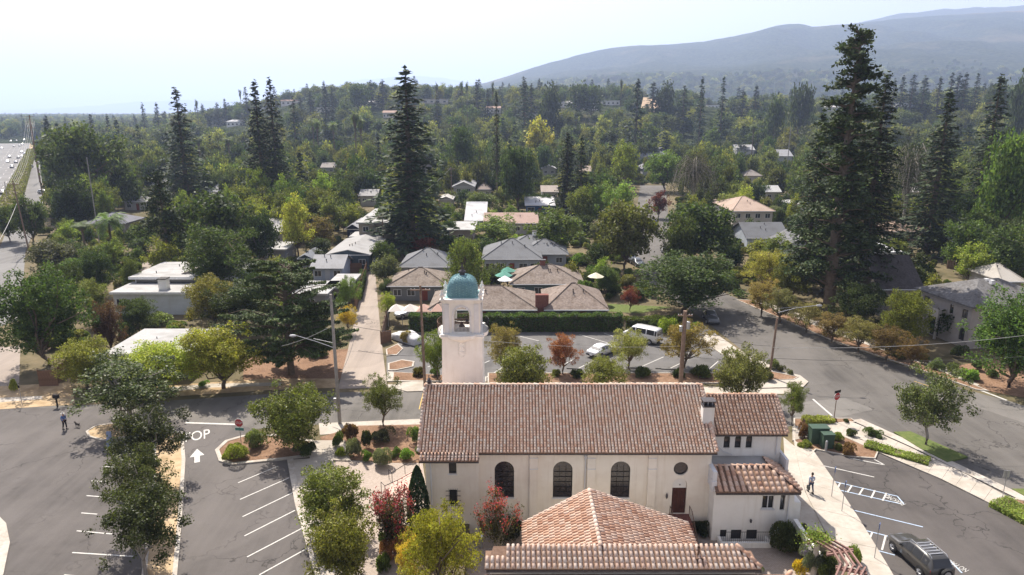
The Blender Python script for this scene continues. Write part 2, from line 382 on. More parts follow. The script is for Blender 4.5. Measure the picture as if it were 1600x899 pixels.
c = mixc(nt, mm.outputs[0], c, (.36, .25, .16))
L(c, bs.inputs['Base Color']); bs.inputs['Roughness'].default_value = 1; bs.inputs['Specular IOR Level'].default_value = 0
bump(nt, bs, noise(nt, .055, 4, tc, .8), 1, 14); M['hill'] = m
hills = part('hills', terrain(), M['hill'], kind='structure')
def far_ridge():
    px = np.linspace(-600, 2300, 500); rows = [(15500, 0), (16000, .35), (16500, .75), (17000, 1), (17600, .6)]
    top = np.interp(px, [t[0] for t in FARR], [t[1] for t in FARR]); yc = (449.5 - top) / F
    rt = (-ST + yc * CT) / (CT + yc * ST); v = []
    for Y, k in rows:
        z = np.maximum((H + 17000 * rt) * k, 0) + 12 * k * np.sin(px * .21) * np.sin(px * .047)
        v.append(np.stack([(px - 800) / 1085 * Y, np.full(len(px), Y), z], -1))
    nr, nc = len(rows), len(px); i = np.arange(nr * nc).reshape(nr, nc)
    q = np.stack([i[:-1, :-1], i[:-1, 1:], i[1:, 1:], i[1:, :-1]], -1).reshape(-1, 4)
    return npmesh('distant_ridge', np.concatenate(v), q)
part('distant_ridge', far_ridge(), M['hill'], kind='structure')
# valley floor behind the terrain sheet, out to the horizon
struct('valley_floor', MB().face([(-20000, 8000, -.6), (20000, 8000, -.6), (20000, 17800, -.6), (-20000, 17800, -.6)]), M['terrain'])
# near ground: one sheet with the sunken church court cut out of it
PX0, PX1, PY0, PY1, PZ = -3.2, 20.6, 26.0, 46.2, -.8
g = MB()
for a in ((-700, PX0, -60, 300), (PX1, 700, -60, 300), (PX0, PX1, -60, PY0), (PX0, PX1, PY1, 300)):
    g.face([(a[0], a[2], 0), (a[1], a[2], 0), (a[1], a[3], 0), (a[0], a[3], 0)])
g.face([(PX0, PY0, PZ), (PX1, PY0, PZ), (PX1, PY1, PZ), (PX0, PY1, PZ)])
for p, q in (((PX0, PY0), (PX0, PY1)), ((PX0, PY1), (PX1, PY1)), ((PX1, PY1), (PX1, PY0)), ((PX1, PY0), (PX0, PY0))):
    g.face([(*p, PZ), (*p, 0), (*q, 0), (*q, PZ)])
struct('ground', g, M['ground'])
# sky stays the world; haze box round everything
m = bpy.data.materials.new('haze'); m.use_nodes = True; nt = m.node_tree; nt.nodes.remove(nt.nodes['Principled BSDF'])
v = nt.nodes.new('ShaderNodeVolumePrincipled'); v.inputs['Color'].default_value = (.57, .70, 1, 1)
v.inputs['Density'].default_value = 1.5e-4; v.inputs['Anisotropy'].default_value = .25
nt.links.new(v.outputs[0], nt.nodes['Material Output'].inputs['Volume'])
hz = part('haze', MB().box(-21000, 21000, -300, 18000, -2, 1060), m, kind='stuff'); hz.display_type = 'WIRE'

# ---------------------------------------------------------------- roads and paving
def P(*pp, z=0): return [G(px, py, z) for px, py in pp]
def ground_sheet(name, mat, z, *pp): return struct(name, MB().slab(P(*pp), z, z), M[mat])
def raised(name, mat, h, *pp, border=None):
    """a raised bed or pavement with a real kerb step; border adds a kerb ring of that width"""
    pts = P(*pp)
    if border:
        c = Vector((sum(p[0] for p in pts) / len(pts), sum(p[1] for p in pts) / len(pts)))
        area = sum(pts[i - 1][0] * pts[i][1] - pts[i][0] * pts[i - 1][1] for i in range(len(pts)))
        if area < 0: pts = pts[::-1]
        inner = []
        n = len(pts)
        for i in range(n):
            a, b, d = Vector(pts[i - 1]), Vector(pts[i]), Vector(pts[(i + 1) % n])
            e1 = (b - a).normalized(); e2 = (d - b).normalized(); nn = Vector((-e1.y - e2.y, e1.x + e2.x))
            if nn.length < .2: nn = Vector((-e1.y, e1.x))
            nn.normalize(); inner.append(tuple(b + nn * border / max(.5, abs(nn.dot(Vector((-e1.y, e1.x)))))))
        k = MB()
        for i in range(n):
            j = (i + 1) % n
            nv = len(k.v); k.v += [(*pts[i], h), (*pts[j], h), (*inner[j], h), (*inner[i], h), (*pts[i], 0), (*pts[j], 0), (*inner[i], 0), (*inner[j], 0)]
            k.f += [(nv, nv + 1, nv + 2, nv + 3), (nv + 4, nv + 5, nv + 1, nv), (nv + 3, nv + 2, nv + 7, nv + 6)]
        struct(name + '_kerb', k, M['kerb'])
        return struct(name, MB().slab(inner, 0, h - .03), M[mat])
    return struct(name, MB().slab(pts, 0, h), M[mat])
# highway and frontage road at the far left
def strip(name, mat, z, left, right, n=None):
    k = MB(); a = P(*left); b = P(*right)
    for i in range(len(a) - 1): k.face([(*a[i], z), (*b[i], z), (*b[i + 1], z), (*a[i + 1], z)])
    return struct(name, k, M[mat])
hw_l = [(-120, 226), (-260, 260), (-420, 300), (-900, 420)]
hw_r = [(47, 224), (44, 244), (30, 275), (-8, 345)]
strip('highway', 'highway', .06, hw_l, hw_r)
strip('highway_verge', 'straw', .04, [(47, 224), (44, 244), (30, 275), (-8, 345)], [(52, 228), (47, 250), (37, 275), (20, 345)])
strip('frontage_road', 'highway', .05, [(47, 250), (37, 275), (18, 340), (-22, 445), (-30, 520)], [(62, 252), (66, 290), (68, 330), (40, 392), (32, 500)])
ground_sheet('side_street_left', 'alley', .012, (-40, 545), (32, 540), (30, 598), (12, 612), (-60, 612))
# the cross street behind the church and the left car park are one field of asphalt
ground_sheet('cross_street', 'asphalt_cross', .008, (-500, 640), (120, 634), (300, 624), (420, 616), (600, 612), (760, 612), (900, 614), (1240, 618), (1300, 648), (1230, 662), (1000, 660), (700, 660), (520, 662), (380, 672), (300, 668), (160, 672), (-500, 690))
ground_sheet('car_park_left', 'asphalt_lot', .012, (-700, 640), (90, 638), (160, 640), (300, 660), (375, 664), (470, 700), (560, 1010), (-700, 1010))
# diagonal street on the right
ground_sheet('diagonal_street', 'asphalt', .014, (1000, 290), (1040, 290), (1048, 380), (1090, 440), (1160, 470), (1300, 533), (1440, 582), (1540, 622), (2300, 925), (2300, 1180), (1600, 788), (1400, 702), (1300, 655), (1225, 668), (1225, 612), (1262, 603), (1250, 590), (1170, 556), (1100, 500), (1010, 440), (985, 390), (995, 330))
ground_sheet('side_street_right', 'asphalt_pale', .018, (1520, 612), (1580, 628), (1800, 700), (2300, 850), (2300, 922), (1800, 728), (1512, 632))
ground_sheet('pale_patch', 'asphalt_pale', .018, (1262, 628), (1320, 622), (1365, 640), (1300, 655), (1240, 662), (1236, 632))
ground_sheet('alley', 'alley', .018, (528, 608), (606, 606), (603, 590), (597, 540), (591, 480), (586, 422), (574, 422), (558, 483), (543, 550))
ground_sheet('drive_apron_left', 'straw', .02, (-300, 604), (0, 604), (110, 598), (118, 632), (0, 640), (-300, 646))
ground_sheet('side_walk_far', 'concrete', .024, (-300, 624), (0, 622), (66, 619), (66, 624), (0, 629), (-300, 632))
ground_sheet('verge_far', 'straw', .02, (240, 604), (420, 592), (530, 592), (526, 606), (420, 610), (240, 622))
ground_sheet('walk_far', 'concrete', .024, (200, 612), (330, 600), (440, 598), (440, 603), (330, 606), (205, 619))
ground_sheet('yard_litter', 'mulch', .016, (380, 560), (545, 545), (540, 592), (380, 594))
ground_sheet('back_car_park', 'asphalt_back', .016, (604, 552), (640, 520), (960, 517), (1100, 535), (1150, 560), (1112, 590), (604, 597))
def island(name, *pp):
    pts = P(*pp); cx, cy = sum(p[0] for p in pts) / len(pts), sum(p[1] for p in pts) / len(pts)
    struct(name + '_kerb', MB().slab(pts, 0, .12), M['kerb'])
    struct(name, MB().slab([(cx + (x - cx) * .86, cy + (y - cy) * .84) for x, y in pts], .1, .14), M['mulch'])
# kerbed islands round the back car park
island('island_west', (604, 597), (606, 582), (640, 584), (700, 588), (760, 590), (760, 598))
raised('island_corner', 'concrete', .10, (618, 608), (620, 599), (664, 596), (664, 612), (636, 613))
island('island_small', (603, 547), (622, 538), (630, 546), (620, 556), (604, 557))
island('island_plant', (606, 569), (628, 563), (648, 566), (646, 574), (618, 580), (606, 580))
raised('island_strip', 'mulch', .13, (762, 600), (1130, 600), (1130, 584), (762, 584), border=.15)
ground_sheet('walk_behind_strip', 'concrete', .022, (606, 612), (1240, 616), (1240, 606), (606, 601))
raised('corner_walk', 'concrete', .12, (1130, 600), (1128, 586), (1145, 570), (1180, 572), (1215, 580), (1250, 588), (1263, 598), (1255, 606), (1180, 608))
raised('corner_bed', 'mulch', .17, (1180, 585), (1205, 582), (1248, 591), (1240, 595), (1190, 596), border=.1)
raised('walk_diagonal_west', 'concrete', .12, (1070, 516), (1095, 506), (1150, 545), (1215, 578), (1180, 586), (1125, 553))
# far side of the diagonal street: verge, walk, kerb
raised('verge_diagonal', 'mulch', .12, (1150, 469), (1176, 470), (1310, 524), (1450, 572), (1545, 612), (1525, 610), (1440, 580), (1300, 533), border=.16)
ground_sheet('walk_diagonal_east', 'concrete', .05, (1176, 470), (1190, 470), (1340, 522), (1480, 575), (1530, 602), (1524, 606), (1450, 572), (1310, 524))
ground_sheet('far_corner_soil', 'mulch', .03, (1480, 575), (1560, 560), (1800, 610), (1800, 690), (1600, 622), (1545, 612))
def slabs(parentname, mat, A, B, n, z, kind='concrete', gap=.02):
    """a pavement whose concrete panels are separate pieces with open joints"""
    root = struct(parentname, MB().slab(A + B[::-1], 0, z - .05), M['kerbdark'])
    def at(L_, t):
        d = [0]
        for i in range(1, len(L_)): d.append(d[-1] + math.dist(L_[i - 1], L_[i]))
        s = t * d[-1]
        for i in range(1, len(L_)):
            if s <= d[i] + 1e-9:
                k = (s - d[i - 1]) / (d[i] - d[i - 1]); return (L_[i - 1][0] * (1 - k) + L_[i][0] * k, L_[i - 1][1] * (1 - k) + L_[i][1] * k)
        return L_[-1]
    rnd = random.Random(len(parentname))
    la = sum(math.dist(A[i - 1], A[i]) for i in range(1, len(A)))
    e = gap / la / 2
    for i in range(n):
        t0, t1 = i / n + e, (i + 1) / n - e; dz = rnd.uniform(-.006, .006)
        part('panel', MB().slab([at(A, t0), at(B, t0), at(B, t1), at(A, t1)], z - .1, z + dz), M[mat], root)
    return root
# pavement between the church and the right car park
slabs('church_side_walk', 'concrete', P((1240, 690), (1248, 730), (1258, 770), (1288, 830), (1316, 880), (1376, 1000)), P((1270, 705), (1300, 748), (1342, 812), (1395, 899), (1455, 1010)), 13, .12)
ground_sheet('wall_side_walk', 'concrete', .05, (1224, 684), (1264, 716), (1306, 830), (1254, 838), (1228, 770))
slabs('street_walk_east', 'concrete', P((1238, 668), (1330, 660), (1420, 700), (1500, 738), (1600, 792), (1760, 880), (2200, 1115)), P((1238, 690), (1300, 676), (1390, 716), (1470, 750), (1560, 795), (1720, 890), (2120, 1125)), 34, .12)
ground_sheet('kerb_line_east', 'kerb', .10, (1330, 658), (1345, 656), (1420, 690), (1600, 776), (1760, 862), (1760, 874), (1600, 786), (1420, 698))
raised('cabinet_bed', 'mulch', .13, (1240, 655), (1330, 655), (1338, 661), (1300, 664), (1298, 676), (1352, 690), (1372, 708), (1368, 718), (1336, 716), (1275, 704), (1262, 716), (1240, 690), border=.12)
raised('lawn_strip', 'grass', .145, (1396, 677), (1422, 676), (1512, 716), (1480, 724), (1440, 704))
raised('hedge_bed', 'mulch', .13, (1338, 686), (1352, 684), (1440, 712), (1460, 722), (1452, 727), (1412, 720), border=.15)
raised('exit_bed', 'mulch', .13, (1550, 782), (1560, 776), (1640, 790), (1700, 850), (1640, 840), (1575, 806), (1553, 792), border=.2)
raised('exit_lawn', 'grass', .14, (1580, 766), (1640, 766), (1760, 830), (1700, 835), (1620, 788))
ground_sheet('right_car_park', 'asphalt_dark', .010, (1266, 712), (1278, 704), (1360, 714), (1372, 700), (1340, 688), (1348, 684), (1420, 720), (1462, 730), (1560, 796), (1700, 890), (2100, 1150), (1560, 1150), (1380, 880), (1300, 745))
# middle walk and plaza left of the church
slabs('plaza_walk', 'concrete', P((458, 720), (470, 790), (490, 860), (520, 960)), P((520, 716), (525, 760), (540, 830), (570, 960)), 9, .12)
slabs('garden_walk', 'concrete', P((486, 690), (484, 720)), P((540, 690), (548, 722)), 2, .125)
ground_sheet('front_walk_street', 'concrete', .03, (498, 662), (660, 655), (662, 668), (500, 680))
raised('drive_kerb', 'kerb', .13, (448, 716), (458, 716), (470, 790), (490, 865), (520, 965), (510, 965), (482, 865), (461, 790))
m, nt, bs, N, L = newmat('plaza_pavers')
br = N('ShaderNodeTexBrick'); br.inputs['Scale'].default_value = 3.2; br.inputs['Mortar Size'].default_value = .025
for k, cc in (('Color1', (.33, .27, .225)), ('Color2', (.42, .35, .30)), ('Mortar', (.2, .16, .13))): br.inputs[k].default_value = (*cc, 1)
L(N('ShaderNodeTexCoord').outputs['Object'], br.inputs[0]); L(br.outputs[0], bs.inputs['Base Color']); bs.inputs['Roughness'].default_value = .9
M['pavers'] = m
ground_sheet('plaza', 'pavers', .030, (520, 720), (660, 722), (672, 800), (640, 960), (560, 960), (535, 830))
struct('court_paving', MB().face([(PX0 + .02, PY0, PZ + .01), (PX1 - .02, PY0, PZ + .01), (PX1 - .02, PY1 - .02, PZ + .01), (PX0 + .02, PY1 - .02, PZ + .01)]), M['pavers'])
struct('court_kerb', MB().box(13.6, 20.5, 40.6, 40.75, PZ, PZ + .16), M['kerb'])
ground_sheet('garden_bed', 'mulch', .05, (500, 684), (560, 666), (660, 664), (662, 724), (600, 724), (520, 716))
raised('island_round', 'mulch', .14, (336, 705), (352, 690), (380, 682), (440, 680), (490, 690), (488, 714), (440, 720), (362, 728), (342, 722), border=.35)
raised('tree_island', 'straw', .14, (134, 676), (150, 666), (188, 662), (212, 672), (206, 684), (160, 690), (138, 684), border=.2)
raised('planter_strip', 'straw', .13, (240, 680), (268, 676), (286, 676), (290, 720), (284, 820), (272, 960), (215, 960), (226, 860), (236, 760), border=.3)
raised('round_island_left', 'straw', .14, (-140, 770), (-20, 790), (10, 820), (16, 850), (6, 899), (-20, 960), (-160, 960), border=.6)
ground_sheet('lawn_far', 'grass', .02, (950, 475), (1050, 480), (1000, 490), (950, 487))
ground_sheet('yard_path', 'concrete', .03, (888, 405), (912, 404), (914, 408), (888, 409))
# ---------------------------------------------------------------- painted lines: one object per painted mark
def mark(px0, py0, px1, py1, wd, mat='line', z=.024, name='painted_line'):
    a, b = Vector(G(px0, py0)), Vector(G(px1, py1)); d = (b - a).normalized(); n = Vector((-d.y, d.x)) * wd / 2
    return struct(name, MB().slab([tuple(a - n), tuple(b - n), tuple(b + n), tuple(a + n)], z, z), M[mat])
for a in ((160, 729, 184, 731), (142, 752, 168, 753), (135, 775, 175, 778), (127, 802, 152, 804), (120, 830, 175, 835), (113, 864, 208, 870), (100, 899, 200, 908),
          (372, 755, 434, 729), (375, 781, 452, 747), (379, 808, 458, 770), (382, 838, 461, 798), (386, 871, 472, 826), (405, 899, 479, 858), (470, 905, 492, 891)):
    mark(*a, .11)
mark(290, 661, 378, 664, .28); mark(1270, 624, 1300, 650, .22)
for a in ((905, 523, 952, 537), (812, 526, 842, 533), (944, 521, 958, 526), (880, 571, 898, 561), (902, 577, 935, 560), (1003, 573, 1037, 558), (1045, 577, 1080, 560), (1108, 577, 1122, 565), (985, 520, 1010, 527), (760, 590, 790, 572), (725, 582, 765, 564), (668, 574, 700, 562)):
    mark(*a, .12)
mark(1526, 608, 1573, 626, .3)
mark(1338, 703, 1382, 727, .12); mark(1326, 716, 1382, 727, .12); mark(1276, 726, 1366, 746, .12)
for a in ((1286, 749, 1402, 776), (1301, 764, 1408, 788), (1402, 776, 1412, 788), (1326, 796, 1442, 824), (1346, 828, 1394, 840), (1368, 860, 1398, 868), (1470, 862, 1503, 896)): mark(*a, .10, 'lineblue', .026)
for a in ((1313, 755, 1308, 765), (1331, 759, 1324, 770), (1349, 763, 1342, 774), (1367, 767, 1361, 779), (1385, 771, 1379, 783), (1363, 832, 1357, 847), (1384, 837, 1378, 860)): mark(*a, .13, 'line', .030)
for a in ((662, 612, 655, 640), (668, 612, 664, 632), (1428, 596, 1452, 604)): mark(*a, .1, 'lineyel')
def arrow(px, py, px2, py2, wd):
    a, b = Vector(G(px, py)), Vector(G(px2, py2)); d = b - a; n = Vector((-d.y, d.x)).normalized() * wd
    q = a + d * .45
    pts = [a - n * .22, q - n * .22, q - n * .6, b, q + n * .6, q + n * .22, a + n * .22]
    struct('painted_arrow', MB().slab([tuple(p) for p in pts], .025, .025), M['line'])
arrow(308, 723, 308, 702, 1.0)
arrow(1480, 755, 1508, 750, .9)
def text_mesh(txt, size=1, ext=0, align='CENTER'):
    c = bpy.data.curves.new('lettering', 'FONT'); c.body = txt; c.size = size; c.extrude = ext; c.align_x = align; c.align_y = 'CENTER'
    o = bpy.data.objects.new('lettering', c); COL.objects.link(o)
    dg = bpy.context.evaluated_depsgraph_get(); me = bpy.data.meshes.new_from_object(o.evaluated_get(dg)); me.name = 'lettering'
    bpy.data.objects.remove(o); return me
def road_text(txt, px, py, wm, hm, rot=0, mat='line', z=.027):
    me = text_mesh(txt); xs = [v.co.x for v in me.vertices]; ys = [v.co.y for v in me.vertices]
    me.materials.append(M[mat]); o = bpy.data.objects.new('painted_lettering', me); link(o)
    o.scale = (wm / (max(xs) - min(xs)), hm / (max(ys) - min(ys)), 1); o.rotation_euler.z = rot
    x, y = G(px, py); o.location = (x, y, z); o['kind'] = 'structure'; return o
_a, _b = Vector(G(308, 723)), Vector(G(308, 702)); LANE = math.atan2(-(_b - _a).x, (_b - _a).y); road_text('STOP', 301, 683, 3.0, 2.1, LANE)
road_text('NO', 1389, 778, .7, .5, R(118)); road_text('PARKING', 1399, 782, 1.5, .55, R(118))
road_text('NO PARKING', 1488, 880, 2.0, .5, R(118))
for px, py in ((897, 577), (1036, 577), (1045, 578), (1108, 580), (990, 576), (803, 581)):
    x, y = G(px, py); tag(part('wheel_stop', MB().box(-.9, .9, -.07, .07, 0, .12), M['kerbdark'], loc=(x, y, .016), rz=R(-8)), 'low dark concrete wheel stop at the near edge of the back car park', 'wheel stop', 'wheel stops in the back car park')
# ---------------------------------------------------------------- trees
def leaf_quads(c, size, rng, elong=1.6, hang=None, up=.0, bend=True):
    n = len(c); s = size * rng.uniform(.65, 1.35, (n, 1))
    u = rng.normal(size=(n, 3)) if hang is None else hang + rng.normal(size=(n, 3)) * .35
    u /= np.linalg.norm(u, axis=1, keepdims=True) + 1e-9
    r = rng.normal(size=(n, 3)); r[:, 2] += up
    v = np.cross(u, r); v /= np.linalg.norm(v, axis=1, keepdims=True) + 1e-9
    w_ = np.cross(u, v)
    a = c - u * s * .5; b = c + v * s * .5 / elong + w_ * s * .08; d = c - v * s * .5 / elong + w_ * s * .08; e = c + u * s * .5
    V = np.stack([a, b, e, d], 1).reshape(-1, 3); Q = np.arange(4 * n).reshape(n, 4)
    return V, Q
def crown_mesh(name, V, mat):
    me = npmesh(name, V, np.arange(len(V)).reshape(-1, 4)); me.materials.append(M[mat]); return me
def trunk_mesh(paths, mat='bark', n=6):
    k = MB()
    for pts, r in paths: k.tube(pts, r, n, False)
    me = k.mesh('trunk', True); me.materials.append(M[mat]); return me
class Proto: pass
def mkproto(Hh, Rr, trunk, crown, extra=None):
    p = Proto(); p.H = Hh; p.R = Rr; p.trunk = trunk; p.crown = crown; p.extra = extra; return p
def limb(rng, a, b, r0, r1, n=4, wob=.08):
    a, b = np.array(a, float), np.array(b, float); L_ = np.linalg.norm(b - a); pts = []
    for i in range(n + 1):
        t = i / n; p = a + (b - a) * t + (rng.normal(size=3) * wob * L_ * (0 < i < n)); p[2] += .12 * L_ * math.sin(t * PI) * .6; pts.append(tuple(p))
    return pts, [r0 + (r1 - r0) * i / n for i in range(n + 1)]
def broad(seed, Hh=8., Rr=3.2, lobes=11, leaves=7000, size=.30, base=.28, mat='leaf', bark='bark', elong=1.5, upright=0, sparse=0, flat=.8, tseg=6, clump=7):
    rng = np.random.RandomState(seed); C = []; zb = Hh * base
    zc = (Hh + zb) / 2; rz = (Hh - zb) / 2
    L_ = []
    for i in range(lobes):
        t = rng.uniform(0, 2 * PI); rr = Rr * .70 * math.sqrt(rng.uniform(.05, 1)) if i else 0
        zz = rng.uniform(-.62, .66) if i else .7
        env = math.sqrt(max(.1, 1 - zz * zz * .8))
        lr = Rr * rng.uniform(.24, .44) * (1 - sparse * .35)
        L_.append((rr * env * math.cos(t), rr * env * math.sin(t), zc + zz * (rz - lr * .45), lr))
    for i in range(int(lobes * .9)):      # small outlying sprays break the outline
        t = rng.uniform(0, 2 * PI); zz = rng.uniform(-.75, .95); env = math.sqrt(max(.05, 1 - zz * zz)); q = rng.uniform(.86, 1.12)
        L_.append((Rr * env * q * math.cos(t), Rr * env * q * math.sin(t), zc + zz * rz * q * .97, Rr * rng.uniform(.10, .19)))
    # clusters of leaves on the lobes' shells, so light and dark clumps and gaps show
    tot = sum(l[3] ** 2 for l in L_)
    for x, y, z, lr in L_:
        n = max(2, int(leaves * lr ** 2 / tot / clump))
        d = rng.normal(size=(n, 3)); d /= np.linalg.norm(d, axis=1, keepdims=True)
        rad = lr * (.55 + .55 * rng.uniform(0, 1, (n, 1)) ** .6); cc = d * rad * np.array([1, 1, flat]) + (x, y, z)
        cc = np.repeat(cc, clump, 0); C.append(cc + rng.normal(size=cc.shape) * size * .75)
    C = np.concatenate(C); C = C[C[:, 2] > zb * .75]
    V, Q = leaf_quads(C, size, rng, elong, up=.8)
    tp = [((0, 0, -.15), (rng.normal() * .1, rng.normal() * .1, zb * .6), (rng.normal() * .2, rng.normal() * .2, zb * 1.15)), (Hh * .028, Hh * .022, Hh * .018)]
    paths = [tp]; top = tp[0][2]
    for x, y, z, lr in L_[:tseg] + L_[lobes:lobes + 6]: paths.append(limb(rng, top, (x * .9, y * .9, z), Hh * .013, Hh * .003))
    return mkproto(Hh, Rr * 1.12, trunk_mesh(paths, bark), crown_mesh('crown', V, mat))
def conifer(seed, Hh=30., Rr=6., size=.9, per=9, gap=.75, droop=.28, bare=.06, pw=.78, rag=.35, mat='needle', levels=None, top=0.02, flatb=0):
    rng = np.random.RandomState(seed); C = []; U = []; paths = [([(0, 0, -.3), (0, 0, Hh * .35), (0, 0, Hh * .97)], [Hh * .016, Hh * .012, .04])]
    z = Hh * bare
    while z < Hh * .985:
        f = (z / Hh - bare) / (1 - bare); reach = Rr * ((1 - f) ** pw * .94 + .05)
        nb = max(4, int(per * (1 - f * .45))); off = rng.uniform(0, 6.28)
        for k in range(nb):
            t = off + 2 * PI * k / nb + rng.uniform(-.3, .3); ln = reach * rng.uniform(1 - rag, 1.08)
            if rng.uniform() < .08: ln *= .4
            rise = (.25 * ln if f > .75 else .08 * ln) * (1 - flatb)
            m_ = max(4, int(ln / size * 4.2)); s = rng.uniform(.10, 1, m_) ** .75
            dx, dy = math.cos(t), math.sin(t); wdt = (.20 * ln + .25) * (1 - s * .6); zk = z + rng.uniform(-.9, .9) * gap
            lat = rng.normal(size=m_) * wdt * .6
            zz = zk + rise * s - droop * ln * s ** 2 + rng.normal(size=m_) * size * .14 - abs(lat) * .25
            C.append(np.stack([dx * ln * s - dy * lat, dy * ln * s + dx * lat, zz], 1))
            side = np.sign(lat)[:, None] * np.array([[-dy, dx, 0]]) * .7
            U.append(np.array([[dx, dy, -.25]]) + side + rng.normal(size=(m_, 3)) * .25)
            if k % 2 == 0 and ln > Rr * .2: paths.append(([(0, 0, z), (dx * ln * .5, dy * ln * .5, z + rise * .5 - droop * ln * .25), (dx * ln * .9, dy * ln * .9, z + rise * .9 - droop * ln * .8)], [Hh * .0035, Hh * .0022, .015]))
        z += gap * rng.uniform(.75, 1.3) * (1 - f * .35)
    C = np.concatenate(C); U = np.concatenate(U)
    V, Q = leaf_quads(C, size, rng, 2.2, hang=U, up=2.0)
    k = MB()
    for i, (pts, r) in enumerate(paths): k.tube(pts, r, 6 if i == 0 else 3, False)
    me = k.mesh('trunk', True); me.materials.append(M['bark'])
    return mkproto(Hh, Rr * .76, me, crown_mesh('crown', V, mat))
def pine(seed, Hh=24., Rr=5.5, size=.6, bare=.45, n=34, grow=.9, mat='needle'):
    """tall trunk with irregular upturned branches carrying tufts"""
    rng = np.random.RandomState(seed); C = []; paths = [([(0, 0, -.3), (.25, 0, Hh * .4), (-.1, .1, Hh * .97)], [Hh * .017, Hh * .012, .05])]
    for i in range(n):
        f = (i + rng.uniform(0, .9)) / n; z = Hh * (bare + (1 - bare) * f * .97); ln = Rr * (1 - f * .75) * rng.uniform(.45, 1.1)
        t = rng.uniform(0, 2 * PI); e = (math.cos(t) * ln, math.sin(t) * ln, z + ln * rng.uniform(-.1, .45))
        paths.append(limb(rng, (0, 0, z - .3), e, Hh * .005, .03, 3))
        for s in np.linspace(.35, 1.02, max(3, int(ln / size * 1.3))):
            c = np.array([e[0] * s, e[1] * s, z + (e[2] - z) * s + .1 * ln * math.sin(s * PI)]); C.append(c + rng.normal(size=(int(15 * grow), 3)) * size * np.array([.65, .65, .42]))
    C = np.concatenate(C); V, Q = leaf_quads(C, size, rng, 2.0, up=1.2)
    return mkproto(Hh, Rr * .8, trunk_mesh(paths), crown_mesh('crown', V, mat))
def cedar(seed, Hh=18., Rr=9.5):
    rng = np.random.RandomState(seed); C = []; paths = [([(0, 0, -.3), (0, 0, Hh * .5), (0, 0, Hh * .93)], [.55, .4, .08])]
    for lv, z in enumerate(np.linspace(Hh * .16, Hh * .94, 15)):
        f = z / Hh; reach = Rr * (1.02 - .95 * max(0, f - .45) ** 1.1 * 1.3) * (1 if f > .25 else .85)
        for k in range(8):
            t = rng.uniform(0, 2 * PI); ln = reach * rng.uniform(.55, 1.05); zz = z + rng.normal() * .3; e = (math.cos(t) * ln, math.sin(t) * ln, zz + ln * .12)
            paths.append(limb(rng, (0, 0, zz - .5), e, .12, .02, 3, .04)); m_ = int(ln * 62)
            s = rng.uniform(.2, 1.05, m_) ** .7; w_ = (.30 * ln) * (1.15 - s); lat = rng.normal(size=m_) * w_ * .5
            C.append(np.stack([math.cos(t) * ln * s - math.sin(t) * lat, math.sin(t) * ln * s + math.cos(t) * lat, zz + ln * .12 * s + .1 * rng.normal(size=m_) - abs(lat) * .1], 1))
    C = np.concatenate(C); V, Q = leaf_quads(C, .42, rng, 2.0, up=4)
    return mkproto(Hh, Rr, trunk_mesh(paths), crown_mesh('crown', V, 'needle'))
def willow(seed, Hh=12., Rr=4.):
    rng = np.random.RandomState(seed); C = []; U = []; paths = [([(0, 0, -.2), (.1, .1, Hh * .4), (0, 0, Hh * .85)], [.28, .2, .05])]
    for i in range(170):
        t = rng.uniform(0, 2 * PI); f = rng.uniform(0, 1); r = Rr * math.sqrt(rng.uniform(.02, 1)) * (1 - f * .55); z = Hh * (.42 + .58 * f) - r * .2
        ln = rng.uniform(1.5, 3.6); m_ = int(ln * 16); s = rng.uniform(0, 1, m_)
        C.append(np.stack([r * math.cos(t) + rng.normal(size=m_) * .16, r * math.sin(t) + rng.normal(size=m_) * .16, z - s * ln], 1)); U.append(np.tile([0, 0, -1.], (m_, 1)))
        if i < 16: paths.append(limb(rng, (0, 0, Hh * rng.uniform(.3, .6)), (r * math.cos(t), r * math.sin(t), z), .07, .02, 3))
    C = np.concatenate(C); V, Q = leaf_quads(C, .34, rng, 2.4, hang=np.concatenate(U))
    return mkproto(Hh, Rr, trunk_mesh(paths), crown_mesh('crown', V, 'leaf'))
def palm(seed, Hh=14., Rr=2.2, n=46, date=False):
    rng = np.random.RandomState(seed); V = []
    for i in range(n):
        t = rng.uniform(0, 2 * PI); el = rng.uniform(-.9, 1.2) if not date else rng.uniform(-.3, 1.3); ln = Rr * rng.uniform(.8, 1.1)
        d = np.array([math.cos(t), math.sin(t), 0]); sd_ = np.array([-math.sin(t), math.cos(t), 0]); p = np.array([0, 0, Hh - .3]); pts = []
        for s in range(6):
            a = el - s * (.30 if not date else .34); pts.append(p.copy()); p = p + (d * math.cos(a) + np.array([0, 0, math.sin(a)])) * ln / 5
        for s in range(5):
            for q in range(4 if date else 3):
                for sg in (-1, 1):
                    c = pts[s] + (pts[s + 1] - pts[s]) * q / 4; wd = (Rr * .16 if date else Rr * .26) * (1 - abs(s - 2.2) / 4)
                    o = sd_ * sg * wd + (pts[s + 1] - pts[s]) * .5; dn = np.array([0, 0, -wd * .35]); h_ = (pts[s + 1] - pts[s]) * .17
                    V += [c, c + h_, c + o + dn + h_ * .3, c + o + dn - h_ * .3]
    k = MB(); k.tube([(0, 0, -.3), (.05, 0, Hh * .5), (0, 0, Hh - .2)], [.26, .19, .2], 8, False)
    if not date: k.lathe([(.2, Hh - 3.2), (.5, Hh - 2.6), (.62, Hh - 1.0), (.3, Hh - .3)], 9)
    me = k.mesh('trunk', True); me.materials.append(M['bark'])
    return mkproto(Hh, Rr, me, crown_mesh('crown', np.array(V), 'leaf'))
